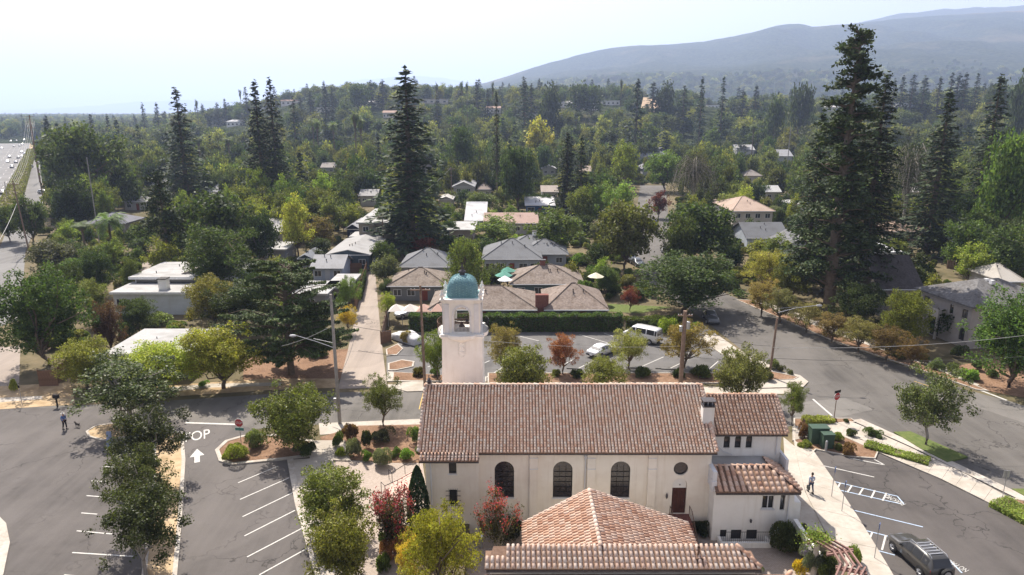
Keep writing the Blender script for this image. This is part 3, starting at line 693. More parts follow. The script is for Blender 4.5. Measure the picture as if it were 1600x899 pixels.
def crape(seed, Hh=4.6, Rr=1.7, dense=1.):
    rng = np.random.RandomState(seed); paths = []; C = []; Fl = []
    for i in range(15):
        t = rng.uniform(0, 2 * PI); r = Rr * math.sqrt(rng.uniform(.03, .95)); z = Hh * rng.uniform(.62, .96) - r * .25
        paths.append(limb(rng, (rng.normal() * .05, rng.normal() * .05, .1), (r * math.cos(t), r * math.sin(t), z), .05, .012, 4, .05))
        m_ = int(190 * dense); s = rng.uniform(.35, 1, m_)[:, None]; e = np.array([r * math.cos(t), r * math.sin(t), z])
        C.append(e * s + rng.normal(size=(m_, 3)) * .26 * np.array([1, 1, .8])); Fl.append(e + rng.normal(size=(int(60 * dense), 3)) * np.array([.15, .15, .24])); Fl.append(e * .8 + rng.normal(size=(int(20 * dense), 3)) * np.array([.28, .28, .22]))
    V, Q = leaf_quads(np.concatenate(C), .15, rng); V2, Q2 = leaf_quads(np.concatenate(Fl), .11, rng, 1.2)
    return mkproto(Hh, Rr * 1.1, trunk_mesh(paths, 'barkgrey'), crown_mesh('crown', V, 'leaf'), crown_mesh('blossom', V2, 'flower'))
def barewood(seed, Hh=13., Rr=7.):
    rng = np.random.RandomState(seed); paths = [([(0, 0, -.2), (0, 0, Hh * .35), (.2, 0, Hh * .6)], [.4, .3, .2])]; C = []
    for i in range(90):
        t = rng.uniform(0, 2 * PI); r = Rr * rng.uniform(.3, 1); z0 = Hh * rng.uniform(.25, .7); pk = Hh * rng.uniform(.6, .98)
        pts = [(0, 0, z0), (r * .4 * math.cos(t), r * .4 * math.sin(t), (z0 + pk) / 2 + .8), (r * .8 * math.cos(t), r * .8 * math.sin(t), pk * (1 - .25 * r / Rr)), (r * 1.05 * math.cos(t + .1), r * 1.05 * math.sin(t + .1), pk * (1 - .6 * r / Rr))]
        paths.append((pts, [.07, .05, .035, .015])); 
        for s in (1, 2, 3): C.append(np.array(pts[s]) + rng.normal(size=(26, 3)) * .8)
    V, Q = leaf_quads(np.concatenate(C), .32, rng, 2.5)
    return mkproto(Hh, Rr, trunk_mesh(paths, 'barkgrey', 4), crown_mesh('crown', V, 'needle'))
def cypress(seed, Hh=5., Rr=.7, n=8000, size=.14):
    rng = np.random.RandomState(seed); z = rng.uniform(.03, 1, n); t = rng.uniform(0, 2 * PI, n); r = Rr * np.minimum(1, (1 - z) * 2.2) ** .6 * (.75 + .3 * rng.uniform(0, 1, n)) * np.minimum(1, .6 + z * 2)
    C = np.stack([r * np.cos(t), r * np.sin(t), z * Hh], 1); V, Q = leaf_quads(C, size, rng, 1.8, hang=np.tile([0, 0, 1.], (n, 1)))
    return mkproto(Hh, Rr, trunk_mesh([([(0, 0, 0), (0, 0, Hh * .8)], [.06, .02])]), crown_mesh('crown', V, 'needle'))
def shrubp(seed, n=1500, size=.13, mat='leaf', flat=1.0, spiky=False):
    rng = np.random.RandomState(seed); C = []
    for i in range(9):
        t = rng.uniform(0, 2 * PI); r = .55 * math.sqrt(rng.uniform(0, 1)); lr = rng.uniform(.26, .50); m_ = n // 9
        d = rng.normal(size=(m_, 3)); d /= np.linalg.norm(d, axis=1, keepdims=True); d[:, 2] = abs(d[:, 2])
        C.append(np.array([r * math.cos(t), r * math.sin(t), rng.uniform(.1, .45)]) + d * lr * rng.uniform(.8, 1.05, (m_, 1)))
    C = np.concatenate(C)
    hang = None
    if spiky: hang = C * np.array([1, 1, 1.2]) / (np.linalg.norm(C, axis=1, keepdims=True) + .1)
    V, Q = leaf_quads(C, size, rng, 3.5 if spiky else 1.5, hang=hang, up=1)
    return mkproto(.93, .9, None, crown_mesh('foliage', V, mat))

PR = {}
NEAR = 115
PR['oak'] = dict(near=[broad(s, 8, 3.4, 26, 21000, .18, base=.10) for s in (1, 2, 3)], mid=[broad(s, 9, 4.2, 20, 8000, .38, base=.12) for s in (11, 12, 13, 14)], far=[broad(s, 10, 5, 14, 2000, .85, base=.08, clump=4) for s in (21, 22, 23)])
PR['airy'] = dict(near=[broad(s, 8, 3.2, 24, 15500, .165, sparse=.35, base=.17) for s in (4, 5)], mid=[broad(s, 10, 3.6, 20, 5500, .37, sparse=.4, base=.12) for s in (15, 16)], far=[broad(s, 11, 4.2, 12, 1500, .8, sparse=.3, base=.08, clump=4) for s in (24, 25)])
PR['magnolia'] = dict(near=[broad(s, 7, 2.9, 30, 12500, .175, base=.20, mat='leafgloss', sparse=.85, elong=1.7, bark='barkgrey') for s in (31, 32, 33, 34)])
PR['dense'] = dict(near=[broad(s, 6, 2.8, 26, 21000, .16, base=.10, mat='leafgloss') for s in (41, 42, 43)])
PR['dense']['mid'] = PR['oak']['mid']
PR['redwood'] = dict(near=[conifer(51, 40, 7.5, .6, 9, .5, rag=.5), conifer(52, 40, 7, .6, 9, .52, rag=.55)], mid=[conifer(53, 30, 5.2, .72, 9, .62, rag=.5), conifer(54, 30, 5.5, .72, 8, .66, rag=.55)], far=[conifer(s, 28, 5, 1.2, 6, 1.1, rag=.5) for s in (55, 56, 57)])
PR['pine'] = dict(near=[pine(61, 42, 6, .55, .07, 165, 1.2)], mid=[pine(62, 20, 4.5, .6, .35, 46), pine(63, 24, 4, .6, .25, 60)])
PR['slim'] = dict(mid=[conifer(58, 26, 2.6, .7, 8, .7, bare=.3, rag=.4)])
PR['cedar'] = dict(near=[cedar(71)]); PR['willow'] = dict(near=[willow(72)]); PR['palm'] = dict(mid=[palm(73), palm(74)]); PR['date'] = dict(mid=[palm(75, 6, 3.4, 60, True)])
PR['crape'] = dict(near=[crape(76, dense=1.5), crape(77, dense=.8)]); PR['bare'] = dict(mid=[barewood(78)]); PR['cypress'] = dict(near=[cypress(79)])
PR['poplar'] = dict(mid=[cypress(80, 12, 2.2, 6000, .5)])
PR['shrub'] = dict(near=[shrubp(s, 3200, .10) for s in (81, 82, 83)]); PR['bigshrub'] = dict(near=[shrubp(s, 9000, .06) for s in (85, 86)]); PR['spiky'] = dict(near=[shrubp(84, 1100, .30, spiky=True)])
_cnt = {}
def plant(proto, x, y, z, hh, rr, color, label, cat='tree', group=None, rot=None, trunkname='trunk', blossom=None):
    nm = {'shrub': 'shrub', 'bigshrub': 'shrub', 'spiky': 'shrub', 'palm': 'palm_tree', 'date': 'palm_tree', 'redwood': 'redwood_tree', 'pine': 'pine_tree', 'slim': 'conifer_tree', 'cedar': 'cedar_tree', 'willow': 'willow_tree',
          'crape': 'crape_myrtle', 'cypress': 'cypress_tree', 'magnolia': 'magnolia_tree', 'bare': 'weeping_tree', 'poplar': 'poplar_tree'}.get(proto, 'broadleaf_tree')
    fam = PR[proto]; d = 'near' if y < NEAR else ('mid' if y < 330 else 'far')
    if d not in fam: d = 'mid' if 'mid' in fam else ('near' if 'near' in fam else 'far')
    i = _cnt[proto] = _cnt.get(proto, -1) + 1; p = fam[d][i % len(fam[d])]
    rot = (i * 2.4) % 6.28 if rot is None else rot
    sc = (rr / p.R, rr / p.R, hh / p.H)
    if p.trunk is None:
        o = bpy.data.objects.new(nm, p.crown); link(o); o.color = (*color, 1)
    else:
        o = bpy.data.objects.new(nm, None); link(o); o.empty_display_size = .3
        t = bpy.data.objects.new('trunk', p.trunk); link(t, o); c = bpy.data.objects.new('crown', p.crown); link(c, o); c.color = (*color, 1)
        if p.extra:
            b = bpy.data.objects.new('blossom', p.extra); link(b, o); b.color = (*(blossom or (.23, .035, .075)), 1)
    o.location = (x, y, z); o.rotation_euler.z = rot; o.scale = sc
    tag(o, label, cat, group); return o
RECTS = []   # pixel rectangles already taken by hand placed things (x0, x1, y0, y1, Y)
BL = .0
def tree(px, by, ty, wpx, proto, color, label, Y=None, cat='tree', blossom=None, rot=None, group=None):
    if Y is None: Y = G(px, by)[1]
    z = T(XA(px, Y), Y); hh = H + Y * ratio(ty) - z; x = XA(px, Y, z + hh * .55)
    rr = wpx / 2 / F * depth(Y, z + hh * .5)
    pb_ = proj(x, Y, z)[1]; RECTS.append((px - wpx / 2, px + wpx / 2, ty, ty + (pb_ - ty) * .5, Y))
    return plant(proto, x, Y, z, hh, rr, color, label, cat, group, rot, blossom=blossom)
DK = (.030, .048, .018); MD = (.055, .082, .026); OL = (.085, .095, .030); LT = (.115, .15, .035); YG = (.26, .27, .045); YE = (.42, .36, .06); GY = (.10, .11, .08)
RW = (.026, .040, .020); OR = (.26, .13, .045); RD = (.24, .045, .035); MG = (.045, .058, .022); PU = (.075, .04, .038); BR = (.15, .11, .05); CR = (.26, .035, .055)
MAG = 'magnolia'
TREES = [
 (195, 664, 558, 172, MAG, MG, 'wide dark magnolia on the small oval kerbed island, nearest the cross street'),
 (228, 752, 628, 124, MAG, MG, 'magnolia in the planter strip whose branches reach over the painted STOP'),
 (214, 834, 702, 112, MAG, (.05, .06, .022), 'sparse middle magnolia of the planter strip with bare twigs showing'),
 (218, 902, 764, 142, MAG, MG, 'nearest magnolia in the planter strip, cut by the bottom edge of the photo'),
 (458, 706, 597, 128, 'dense', (.085, .10, .022), 'dense round tree on the kerbed island beside the STOP sign'),
 (597, 667, 587, 68, 'airy', (.10, .12, .04), 'small young street tree alone between the grey pole and the church roof'),
 (520, 838, 732, 122, 'dense', (.085, .095, .022), 'round magnolia beside the angled bays, behind a second one like it'),
 (536, 915, 796, 122, 'dense', (.105, .105, .022), 'lower round magnolia at the bottom edge beside the brick plaza'),
 (614, 862, 752, 84, 'crape', (.05, .045, .03), 'crape myrtle covered in dark magenta blossom beside the tall cypress'),
 (778, 864, 762, 78, 'crape', (.07, .07, .035), 'thin crape myrtle with pink blossom in front of the first arched window'),
 (684, 945, 786, 124, 'airy', (.27, .28, .035), 'bright yellow-green tree in front of the church corner'),
 (638, 925, 838, 46, 'airy', (.36, .26, .06), 'small orange-tinted shoot of a tree left of the bright yellow one'),
 (653, 842, 728, 34, 'cypress', (.022, .04, .022), 'narrow black-green cypress against the left corner of the church'),
 (1457, 697, 571, 110, MAG, (.06, .07, .028), 'magnolia standing on the grass strip beside the diagonal street'),
 (1241, 664, 593, 42, 'airy', (.10, .125, .035), 'thin young tree at the right end of the church roofs'),
 (1157, 628, 539, 88, 'dense', (.085, .085, .03), 'round tree behind the right church roof at the street corner'),
 (945, 632, 553, 84, 'airy', (.12, .13, .035), 'rounded tree rising behind the middle of the church ridge'),
 (824, 628, 538, 96, 'dense', (.10, .11, .028), 'broad rounded tree just right of the bell tower above the ridge'),
 (683, 594, 514, 62, 'airy', (.14, .19, .04), 'fresh green small tree between the brown pole and the bell tower'),
 (788, 584, 505, 62, 'airy', (.15, .12, .055), 'reddish-green parking tree right behind the bell tower'),
 (880, 586, 520, 58, 'airy', (.22, .085, .05), 'orange-red parking tree in the back car park'),
 (984, 578, 516, 72, 'airy', (.15, .15, .055), 'green parking tree with orange tips below the white van'),
 (1072, 576, 500, 88, 'airy', (.18, .14, .045), 'orange and green parking tree beside the thick utility pole'),
 (985, 487, 448, 32, 'airy', (.17, .045, .045), 'small dark red tree on the lawn beside the hedge'),
 (1072, 489, 396, 178, 'oak', (.065, .105, .04), 'very wide green tree shading the parked car'),
 (343, 607, 503, 132, 'oak', (.24, .25, .045), 'larger pale yellow-green tree on the cross street verge'),
 (255, 612, 530, 128, 'oak', (.20, .22, .04), 'lower pale yellow-green tree beside the flat grey garage'),
 (130, 606, 530, 96, 'oak', (.13, .13, .032), 'olive tree leaning over the brown board fence'),
 (178, 600, 555, 90, 'oak', MD, 'dark bushy tree behind the island magnolia'),
 (62, 572, 418, 150, 'oak', (.055, .095, .028), 'big dark green tree at the left edge above the board fence'),
 (447, 585, 402, 205, 'cedar', (.045, .062, .026), 'large spreading cedar with flat layers at the alley mouth'),
 (330, 512, 431, 90, 'oak', (.11, .095, .03), 'round olive-brown tree right of the white flat-roofed house'),
 (372, 522, 436, 110, 'oak', (.05, .072, .028), 'grey-green tree between the white flat house and the cedar'),
 (1592, 606, 452, 152, 'oak', (.06, .10, .03), 'big bright tree at the right edge below the stucco house'),
 (1418, 546, 452, 78, 'oak', (.13, .15, .035), 'lime-topped tree left of the two-storey stucco house'),
 (1345, 520, 440, 90, 'oak', (.035, .05, .02), 'dark tree under the giant redwoods'),
 (168, 553, 470, 58, 'oak', PU, 'dull purple-leaved tree by the white flat house'),
 (215, 524, 464, 66, 'oak', (.045, .062, .022), 'dark round tree in front of the white flat house wall'),
 (102, 490, 410, 66, 'oak', MD, 'leafy tree behind the big one at the left edge'),
 (146, 462, 388, 66, 'oak', (.05, .085, .03), 'compact green tree left of the alley drive behind the white house'),
 (80, 430, 375, 80, 'oak', GY, 'grey-green tree beside the frontage road'),
 (140, 510, 432, 70, 'airy', (.12, .14, .05), 'pale leafy tree left of the white house chimney'),
 # along the far side of the diagonal street
 (1192, 495, 435, 64, 'airy', BR, 'brownish tree where the diagonal street bends'),
 (1222, 506, 448, 58, 'airy', (.11, .11, .06), 'grey-green street tree second from the bend'),
 (1262, 520, 470, 60, 'airy', (.11, .095, .05), 'small brownish street tree below the giant redwoods'),
 (1303, 536, 488, 62, 'airy', (.12, .085, .045), 'russet street tree on the far kerb'),
 (1345, 551, 496, 66, 'airy', (.11, .095, .045), 'russet flowering street tree left of the lime-topped tree'),
 (1388, 566, 508, 66, 'airy', (.12, .085, .04), 'russet flowering street tree below the lime-topped tree'),
 (1425, 580, 526, 50, 'airy', (.13, .085, .04), 'last russet street tree before the stucco house'),
 (1240, 470, 400, 80, 'oak', OL, 'olive tree across the diagonal street'),
 (1200, 460, 388, 80, 'airy', (.17, .15, .05), 'light brown-yellow tree above the street bend'),
 # middle distance
 (462, 402, 304, 54, 'airy', (.27, .28, .07), 'tall bright yellow tree beside the beige house'),
 (498, 392, 336, 56, 'airy', (.17, .14, .06), 'rounded tan-green tree next to the bright yellow one'),
 (515, 374, 300, 54, 'airy', (.11, .13, .045), 'upright olive tree behind the slate blue house'),
 (498, 404, 370, 42, 'oak', (.04, .055, .025), 'dark shrubby tree against the slate blue house'),
 (638, 392, 104, 132, 'redwood', RW, 'tallest central redwood left of the bell tower'),
 (340, 424, 296, 146, 'oak', (.034, .05, .02), 'massive dark oak left of the bright yellow tree'),
 (345, 470, 345, 140, 'oak', (.045, .065, .024), 'big dark oak behind the white flat-roofed house'),
 (404, 420, 330, 60, 'oak', DK, 'dark oak right of the massive oak'),
 (284, 330, 137, 78, 'redwood', (.028, .044, .024), 'tall redwood with a clear pointed top left of centre'),
 (405, 335, 124, 62, 'redwood', RW, 'left of the twin tall redwoods'),
 (428, 330, 121, 66, 'redwood', RW, 'right of the twin tall redwoods'),
 (254, 424, 268, 66, 'pine', (.035, .055, .022), 'thin pine with a long bare trunk behind the white house'),
 (128, 330, 186, 128, 'oak', (.045, .058, .024), 'broad old tree beside the highway power lines'),
 (108, 360, 284, 62, 'oak', DK, 'very dark tree between the frontage road and the grey hip roof'),
 (46, 384, 306, 62, 'oak', (.045, .062, .026), 'bushy dark tree standing across the frontage road from the leaning wooden pole'),
 (10, 378, 318, 56, 'oak', (.06, .085, .03), 'green tree at the left edge between the highway and the frontage road'),
 (172, 398, 344, 58, 'date', (.08, .12, .045), 'date palm with arching fronds left of centre'),
 (130, 402, 350, 40, 'palm', (.08, .12, .04), 'short fan palm beside the date palm'),
 (215, 395, 350, 60, 'oak', (.075, .11, .03), 'bright green shrubby tree right of the date palm'),
 (205, 470, 400, 40, 'airy', (.09, .12, .04), 'light tree on the bend above the white house'),
 (726, 470, 368, 84, 'willow', (.10, .13, .045), 'drooping willow right behind the bell tower dome'),
 (768, 456, 418, 52, 'oak', (.05, .07, .025), 'low dark tree right of the green dome'),
 (602, 448, 398, 52, 'oak', (.09, .105, .06), 'grey-green bushy tree at the top of the alley'),
 (603, 466, 434, 34, 'oak', (.05, .075, .025), 'small dark bush-like tree on the right of the alley'),
 (607, 500, 456, 32, 'airy', (.19, .23, .035), 'yellow-green tree at the alley edge by the silver car'),
 (543, 492, 430, 44, 'airy', (.10, .15, .045), 'light green tree behind the alley board fence'),
 (542, 522, 476, 34, 'airy', (.42, .32, .06), 'golden shrub-like tree at the alley edge'),
 (598, 420, 374, 40, 'oak', MD, 'small green tree behind the white pickup'),
 (660, 398, 366, 44, 'airy', (.19, .045, .05), 'crimson crape myrtle in front of the grey hip roof'),
 (700, 400, 366, 36, 'oak', DK, 'dark low tree right of the crimson one'),
 (868, 400, 326, 96, 'airy', (.10, .145, .045), 'wide light green tree behind the long grey roof'),
 (775, 390, 334, 78, 'airy', (.095, .12, .045), 'olive green tree behind the grey hip roof left side'),
 (752, 335, 300, 62, 'oak', (.075, .10, .035), 'tree in front of the white-roofed blue house'),
 (886, 345, 205, 52, 'redwood', (.020, .032, .018), 'black-green conifer with a fuller twin beside it'),
 (908, 352, 212, 48, 'redwood', (.020, .032, .018), 'right twin of the black-green conifers'),
 (978, 422, 312, 106, 'oak', (.085, .092, .036), 'big broad brownish-green tree above the lawn'),
 (932, 425, 378, 48, 'oak', (.05, .075, .025), 'small dark tree at the foot of the big broad one'),
 (940, 360, 284, 50, 'airy', (.11, .16, .05), 'light green tree left of the far street'),
 (972, 350, 282, 50, 'airy', (.12, .17, .05), 'pale green tree beside the far street'),
 (1100, 412, 314, 132, 'oak', (.034, .048, .018), 'dense dark oak in front of the cream tile house'),
 (1060, 425, 335, 66, 'oak', (.06, .08, .03), 'mid green tree left of the dense dark oak'),
 (1085, 340, 228, 80, 'bare', (.07, .075, .055), 'grey weeping tree with bare arching branches'),
 (1030, 342, 297, 34, 'airy', (.10, .025, .032), 'maroon tree at the end of the far street'),
 (1140, 350, 300, 50, 'airy', (.14, .16, .06), 'pale bushy tree left of the cream tile house'),
 (975, 300, 218, 46, 'airy', (.21, .27, .045), 'lime green tree left of the far grey roofs'),
 (1040, 300, 236, 66, 'oak', (.08, .115, .035), 'rounded green tree right of the far grey roofs'),
 (842, 260, 180, 50, 'airy', (.28, .27, .06), 'yellow-topped tree in the middle distance'),
 (1322, 486, 34, 132, 'pine', (.032, .046, .022), 'giant ragged redwood rising above the mountain skyline'),
 (1366, 470, 108, 118, 'redwood', (.020, .030, .016), 'dense dark redwood hard against the giant ragged one'),
 (1272, 450, 172, 82, 'redwood', (.030, .044, .022), 'shorter conifer left of the giant ragged redwood'),
 (1468, 400, 140, 92, 'redwood', (.030, .044, .024), 'tall redwood right of the giants above the white roofs'),
 (1420, 380, 200, 90, 'bare', (.06, .075, .05), 'silvery arching cedar between the giants and the tall redwood'),
 (1546, 370, 116, 84, 'redwood', (.026, .038, .020), 'second tall redwood from the right edge'),
 (1578, 400, 190, 92, 'oak', (.07, .11, .035), 'bright leafy tree at the right edge below the hills'),
 (1510, 430, 340, 80, 'oak', (.055, .08, .03), 'dark green tree behind the stucco house'),
 (1462, 402, 350, 42, 'airy', (.14, .20, .05), 'fresh lime tree between the white roofs'),
 (1520, 448, 378, 60, 'airy', (.17, .21, .05), 'yellow-green tree right of the dark shingle roof'),
 (1575, 450, 350, 90, 'oak', (.05, .072, .03), 'shaded tree at the right edge above the stucco house'),
 (1290, 460, 372, 60, 'oak', (.04, .06, .024), 'dark tree left of the giant trunk base'),
 (1215, 420, 366, 54, 'airy', (.12, .15, .04), 'tree in front of the dark grey roofs'),
 (995, 250, 124, 38, 'redwood', (.018, .030, .020), 'lone pointed conifer standing on the centre skyline'),
 (776, 320, 140, 16, 'slim', (.035, .045, .025), 'thin pole-like conifer right of the central redwood'),
 (460, 250, 150, 30, 'redwood', (.026, .042, .026), 'slender conifer right of the twin redwoods'),
 (820, 240, 122, 30, 'redwood', (.026, .042, .026), 'conifer on the skyline left of the yellow-topped tree'),
 (1095, 240, 120, 24, 'redwood', (.022, .038, .026), 'pointed conifer at the right of the centre skyline'),
 (1128, 240, 122, 26, 'redwood', (.022, .038, .026), 'conifer just right of the pointed one'),
 (720, 290, 190, 50, 'oak', (.04, .06, .03), 'round dark tree right of the central redwood'),
 (810, 330, 225, 70, 'oak', (.035, .052, .022), 'dark oak behind the white-roofed blue house'),
]
YOF = {(285, 330): 0}
for t in TREES: tree(*t)
PALMS = [(150, 245, 40, 390), (312, 216, 34, 350), (358, 217, 34, 350), (497, 190, 30, 380), (522, 195, 30, 385), (556, 177, 34, 320), (565, 188, 34, 320), (405, 202, 34, 300), (490, 188, 28, 400), (1176, 196, 26, 420)]
PLAB = ['fan palm left of the broad old tree by the highway', 'fan palm left of the twin redwoods', 'second fan palm left of the twin redwoods', 'fan palm in front of the wooded knoll', 'fan palm close beside another in front of the knoll', 'taller fan palm left of the central redwood', 'shorter fan palm next to the taller one by the central redwood', 'fan palm in front of the twin redwoods', 'small far fan palm below the knoll', 'far fan palm right of the grey weeping tree']
for (px, ty, wd, Y), lb in zip(PALMS, PLAB): tree(px, 0, ty, wd * .62, 'palm', (.10, .13, .06), lb, Y=Y)
# ---------------------------------------------------------------- clay tiles
def cap_tile(k, ex, es, en, o, wd, ln, r=None, seg=4, thick=True):
    """one half-barrel tile: o = lower end centre, es = up-slope dir, ex = across, en = normal"""
    r = r or wd * .36; a = []; b = []
    for i in range(seg + 1):
        t = PI * i / seg; c, s_ = math.cos(t), math.sin(t)
        a.append(o + ex * (-c * r) + en * (s_ * r * .95 + .062)); b.append(o + es * ln + ex * (-c * r * .84) + en * (s_ * r * .8))
    n = len(k.v); k.v += [tuple(p) for p in a + b]; m_ = seg + 1
    for i in range(seg): k.f.append((n + i, n + i + 1, n + m_ + i + 1, n + m_ + i))
    k.f.append(tuple(n + i for i in range(m_))[::-1])
def tiled_plane(root, p0, p1, up, rows_len, wd, ln, mat='tile', single=0, clip=None, seed=1, name='tile'):
    """tiles over the plane from eave p0->p1 running up vector up (unit) for rows_len; clip(u, s)->bool"""
    p0, p1, up = Vector(p0), Vector(p1), Vector(up).normalized(); ex = (p1 - p0).normalized(); en = ex.cross(up).normalized()
    if en.z < 0: en = -en
    W = (p1 - p0).length; nc = int(round(W / wd)); nr = max(1, int(round(rows_len / ln))); ln = rows_len / nr; wd = W / nc
    rnd = random.Random(seed); k = MB(); tiles = []
    for c in range(nc):
        jx = rnd.uniform(-.01, .01)
        for r_ in range(nr):
            u = (c + .5) * wd; s_ = r_ * ln
            if clip and not clip(u, s_ + ln * .5): continue
            tiles.append((u + jx + rnd.uniform(-.006, .006), s_ + rnd.uniform(-.012, .012), rnd.uniform(-.004, .008)))
    if single:
        if not hasattr(tiled_plane, 'me'): tiled_plane.me = {}
        key = (round(wd, 3), round(ln, 3), tuple(round(q, 3) for q in (*ex, *up)), mat)
        if key not in tiled_plane.me:
            q = MB(); cap_tile(q, ex, up, en, Vector((0, 0, 0)), wd, ln * 1.12); me = q.mesh('tile', True); me.materials.append(M[mat]); tiled_plane.me[key] = me
        me = tiled_plane.me[key]
        for u, s_, dz in tiles[:single]:
            o = bpy.data.objects.new(name, me); link(o, root); o.location = p0 + ex * u + up * (s_ - .03) + en * (.0 + dz)
        tiles = tiles[single:]
    for u, s_, dz in tiles:
        cap_tile(k, ex, up, en, p0 + ex * u + up * (s_ - .03) + en * dz, wd, ln * 1.12)
    if tiles: part('roof_tiles', k, M[mat], root, kind='stuff', smooth=True)
def ridge_caps(root, a, b, rad=.15, ln=.42, mat='tile', name='ridge_tile', joined=True):
    a, b = Vector(a), Vector(b); d = (b - a); L_ = d.length; d.normalize(); ex = d.cross(Vector((0, 0, 1))).normalized(); en = ex.cross(d)
    n = max(1, int(L_ / ln)); k = MB()
    for i in range(n): cap_tile(k, ex, d, en, a + d * (i * L_ / n), rad * 2 / .72, L_ / n * 1.1, rad)
    part(name, k, M[mat], root, kind='stuff', smooth=True)

def wall_open(k, kr, x0, x1, z0, z1, y, ops, dep=.22):
    """front wall (facing -Y) with real openings; ops = (xa, xb, za, zb, arched). kr gets the reveals"""
    cols = {}
    for o in ops: cols.setdefault((o[0], o[1]), []).append(o)
    x = x0
    def q(k_, a, b, c, d): k_.face([(a, y, c), (b, y, c), (b, y, d), (a, y, d)])
    for (xa, xb), os_ in sorted(cols.items()):
        q(k, x, xa, z0, z1); z = z0
        for _, _, za, zb, ar in sorted(os_, key=lambda o: o[2]):
            q(k, xa, xb, z, za)
            if ar == 1:
                r = (xb - xa) / 2; zs = zb - r; n = 12
                arc = [(xa + r - r * math.cos(PI * i / n), zs + r * math.sin(PI * i / n)) for i in range(n + 1)]
            elif ar == 2:
                r = (xb - xa) / 2; zs = (za + zb) / 2; n = 12; arc = [(xa + r - r * math.cos(PI * i / n), zs + r * math.sin(PI * i / n)) for i in range(n + 1)]
                low = [(xa + r - r * math.cos(PI * i / n), zs - r * math.sin(PI * i / n)) for i in range(n + 1)]
                for i in range(n): k.face([(low[i][0], y, za), (low[i + 1][0], y, za), (low[i + 1][0], y, low[i + 1][1]), (low[i][0], y, low[i][1])])
                for i in range(n): kr.face([(*[low[i][0], y], low[i][1]), (low[i + 1][0], y, low[i + 1][1]), (low[i + 1][0], y + dep, low[i + 1][1]), (low[i][0], y + dep, low[i][1])])
            else: arc = [(xa, zb), (xb, zb)]; zs = zb
            for i in range(len(arc) - 1):
                (ax, az), (bx, bz) = arc[i], arc[i + 1]
                if ar: k.face([(ax, y, az), (bx, y, bz), (bx, y, zb + .05), (ax, y, zb + .05)])
                kr.face([(ax, y, az), (ax, y + dep, az), (bx, y + dep, bz), (bx, y, bz)])
            if ar != 2:
                for xx in (xa, xb): kr.face([(xx, y, za), (xx, y + dep, za), (xx, y + dep, zs), (xx, y, zs)])
                kr.face([(xa, y, za), (xb, y, za), (xb, y + dep, za), (xa, y + dep, za)])
            z = zb + (.05 if ar else 0)
        q(k, xa, xb, z, z1); x = xb
    q(k, x, x1, z0, z1)
def pane_poly(xa, xb, za, zb, ar, y, inset=.0):
    xa += inset; xb -= inset; za += inset; zb -= inset
    r = (xb - xa) / 2
    if ar == 1: return [(xa, y, za), (xb, y, za)] + [(xb - r + r * math.cos(PI * i / 14), y, zb - r + r * math.sin(PI * i / 14)) for i in range(15)]
    if ar == 2: return [(xa + r + r * math.cos(2 * PI * i / 24), y, (za + zb) / 2 + r * math.sin(2 * PI * i / 24)) for i in range(24)]
    return [(xa, y, za), (xb, y, za), (xb, y, zb), (xa, y, zb)]
def church_window(root, xa, xb, za, zb, ar, y, mat='leaded', bars=True, label=None):
    f = MB(); t = .05; yy = y + .13
    out = pane_poly(xa, xb, za, zb, ar, yy); inn = pane_poly(xa, xb, za, zb, ar, yy, t)
    for i in range(len(out)):
        j = (i + 1) % len(out); f.face([out[i], out[j], inn[j], inn[i]])
        f.face([inn[i], inn[j], (inn[j][0], yy + .05, inn[j][2]), (inn[i][0], yy + .05, inn[i][2])])
    if bars:
        if ar == 1 and xb - xa > 1:
            for k in range(1, 3): x = xa + (xb - xa) * k / 3; f.box(x - .012, x + .012, yy - .01, yy + .03, za, zb - .25 - .1)
            for k in range(1, 6): z = za + (zb - za - .5) * k / 6; f.box(xa, xb, yy - .005, yy + .025, z - .011, z + .011)
            for k in range(14): x = xa + (xb - xa) * (k + .5) / 14; f.tube([(x, yy + .03, za + .05), (x + .05 * math.sin(k * 3), yy + .03, za + 1.1)], .008, 3, False)
    o = part('window', f, M['iron'], root, label=label)
    part('pane', MB().face([(p[0], yy + .045, p[2]) for p in out]), M[mat], o)
    return o

# ---------------------------------------------------------------- the church
CY = 46.3
ch = thing('church', 'cream stucco church with a long clay tile roof and three arched windows', 'church', (4.1, CY, 0))
C0 = Vector((4.1, CY, 0))
def cp(name, mb, mat, parent=ch, **kw):
    mb.v = [(v[0] - C0.x, v[1] - C0.y, v[2] - C0.z) for v in mb.v]; return part(name, mb, M[mat], parent, **kw)
NX0, NX1, NB = -6.35, 14.72, 56.0
ZE = 5.86
k = MB(); kr = k
ops = [(xc - .72, xc + .72, 1.95, 4.96, 1) for xc in (-.57, 3.77, 8.05)] + [(11.96, 13.04, 3.82, 4.90, 2), (11.96, 13.04, .62, 3.55, 1)]
wall_open(k, kr, -2.45, NX1, PZ, ZE, CY, ops)
k.face([(NX1, CY, PZ), (NX1, NB, PZ), (NX1, NB, ZE), (NX1, 51.1, 9.0), (NX1, CY, ZE)])
k.face([(NX0, NB, PZ), (NX0, CY, PZ), (NX0, CY, ZE), (NX0, 51.1, 9.0), (NX0, NB, ZE)])
k.face([(NX1, NB, PZ), (NX0, NB, PZ), (NX0, NB, ZE), (NX1, NB, ZE)])
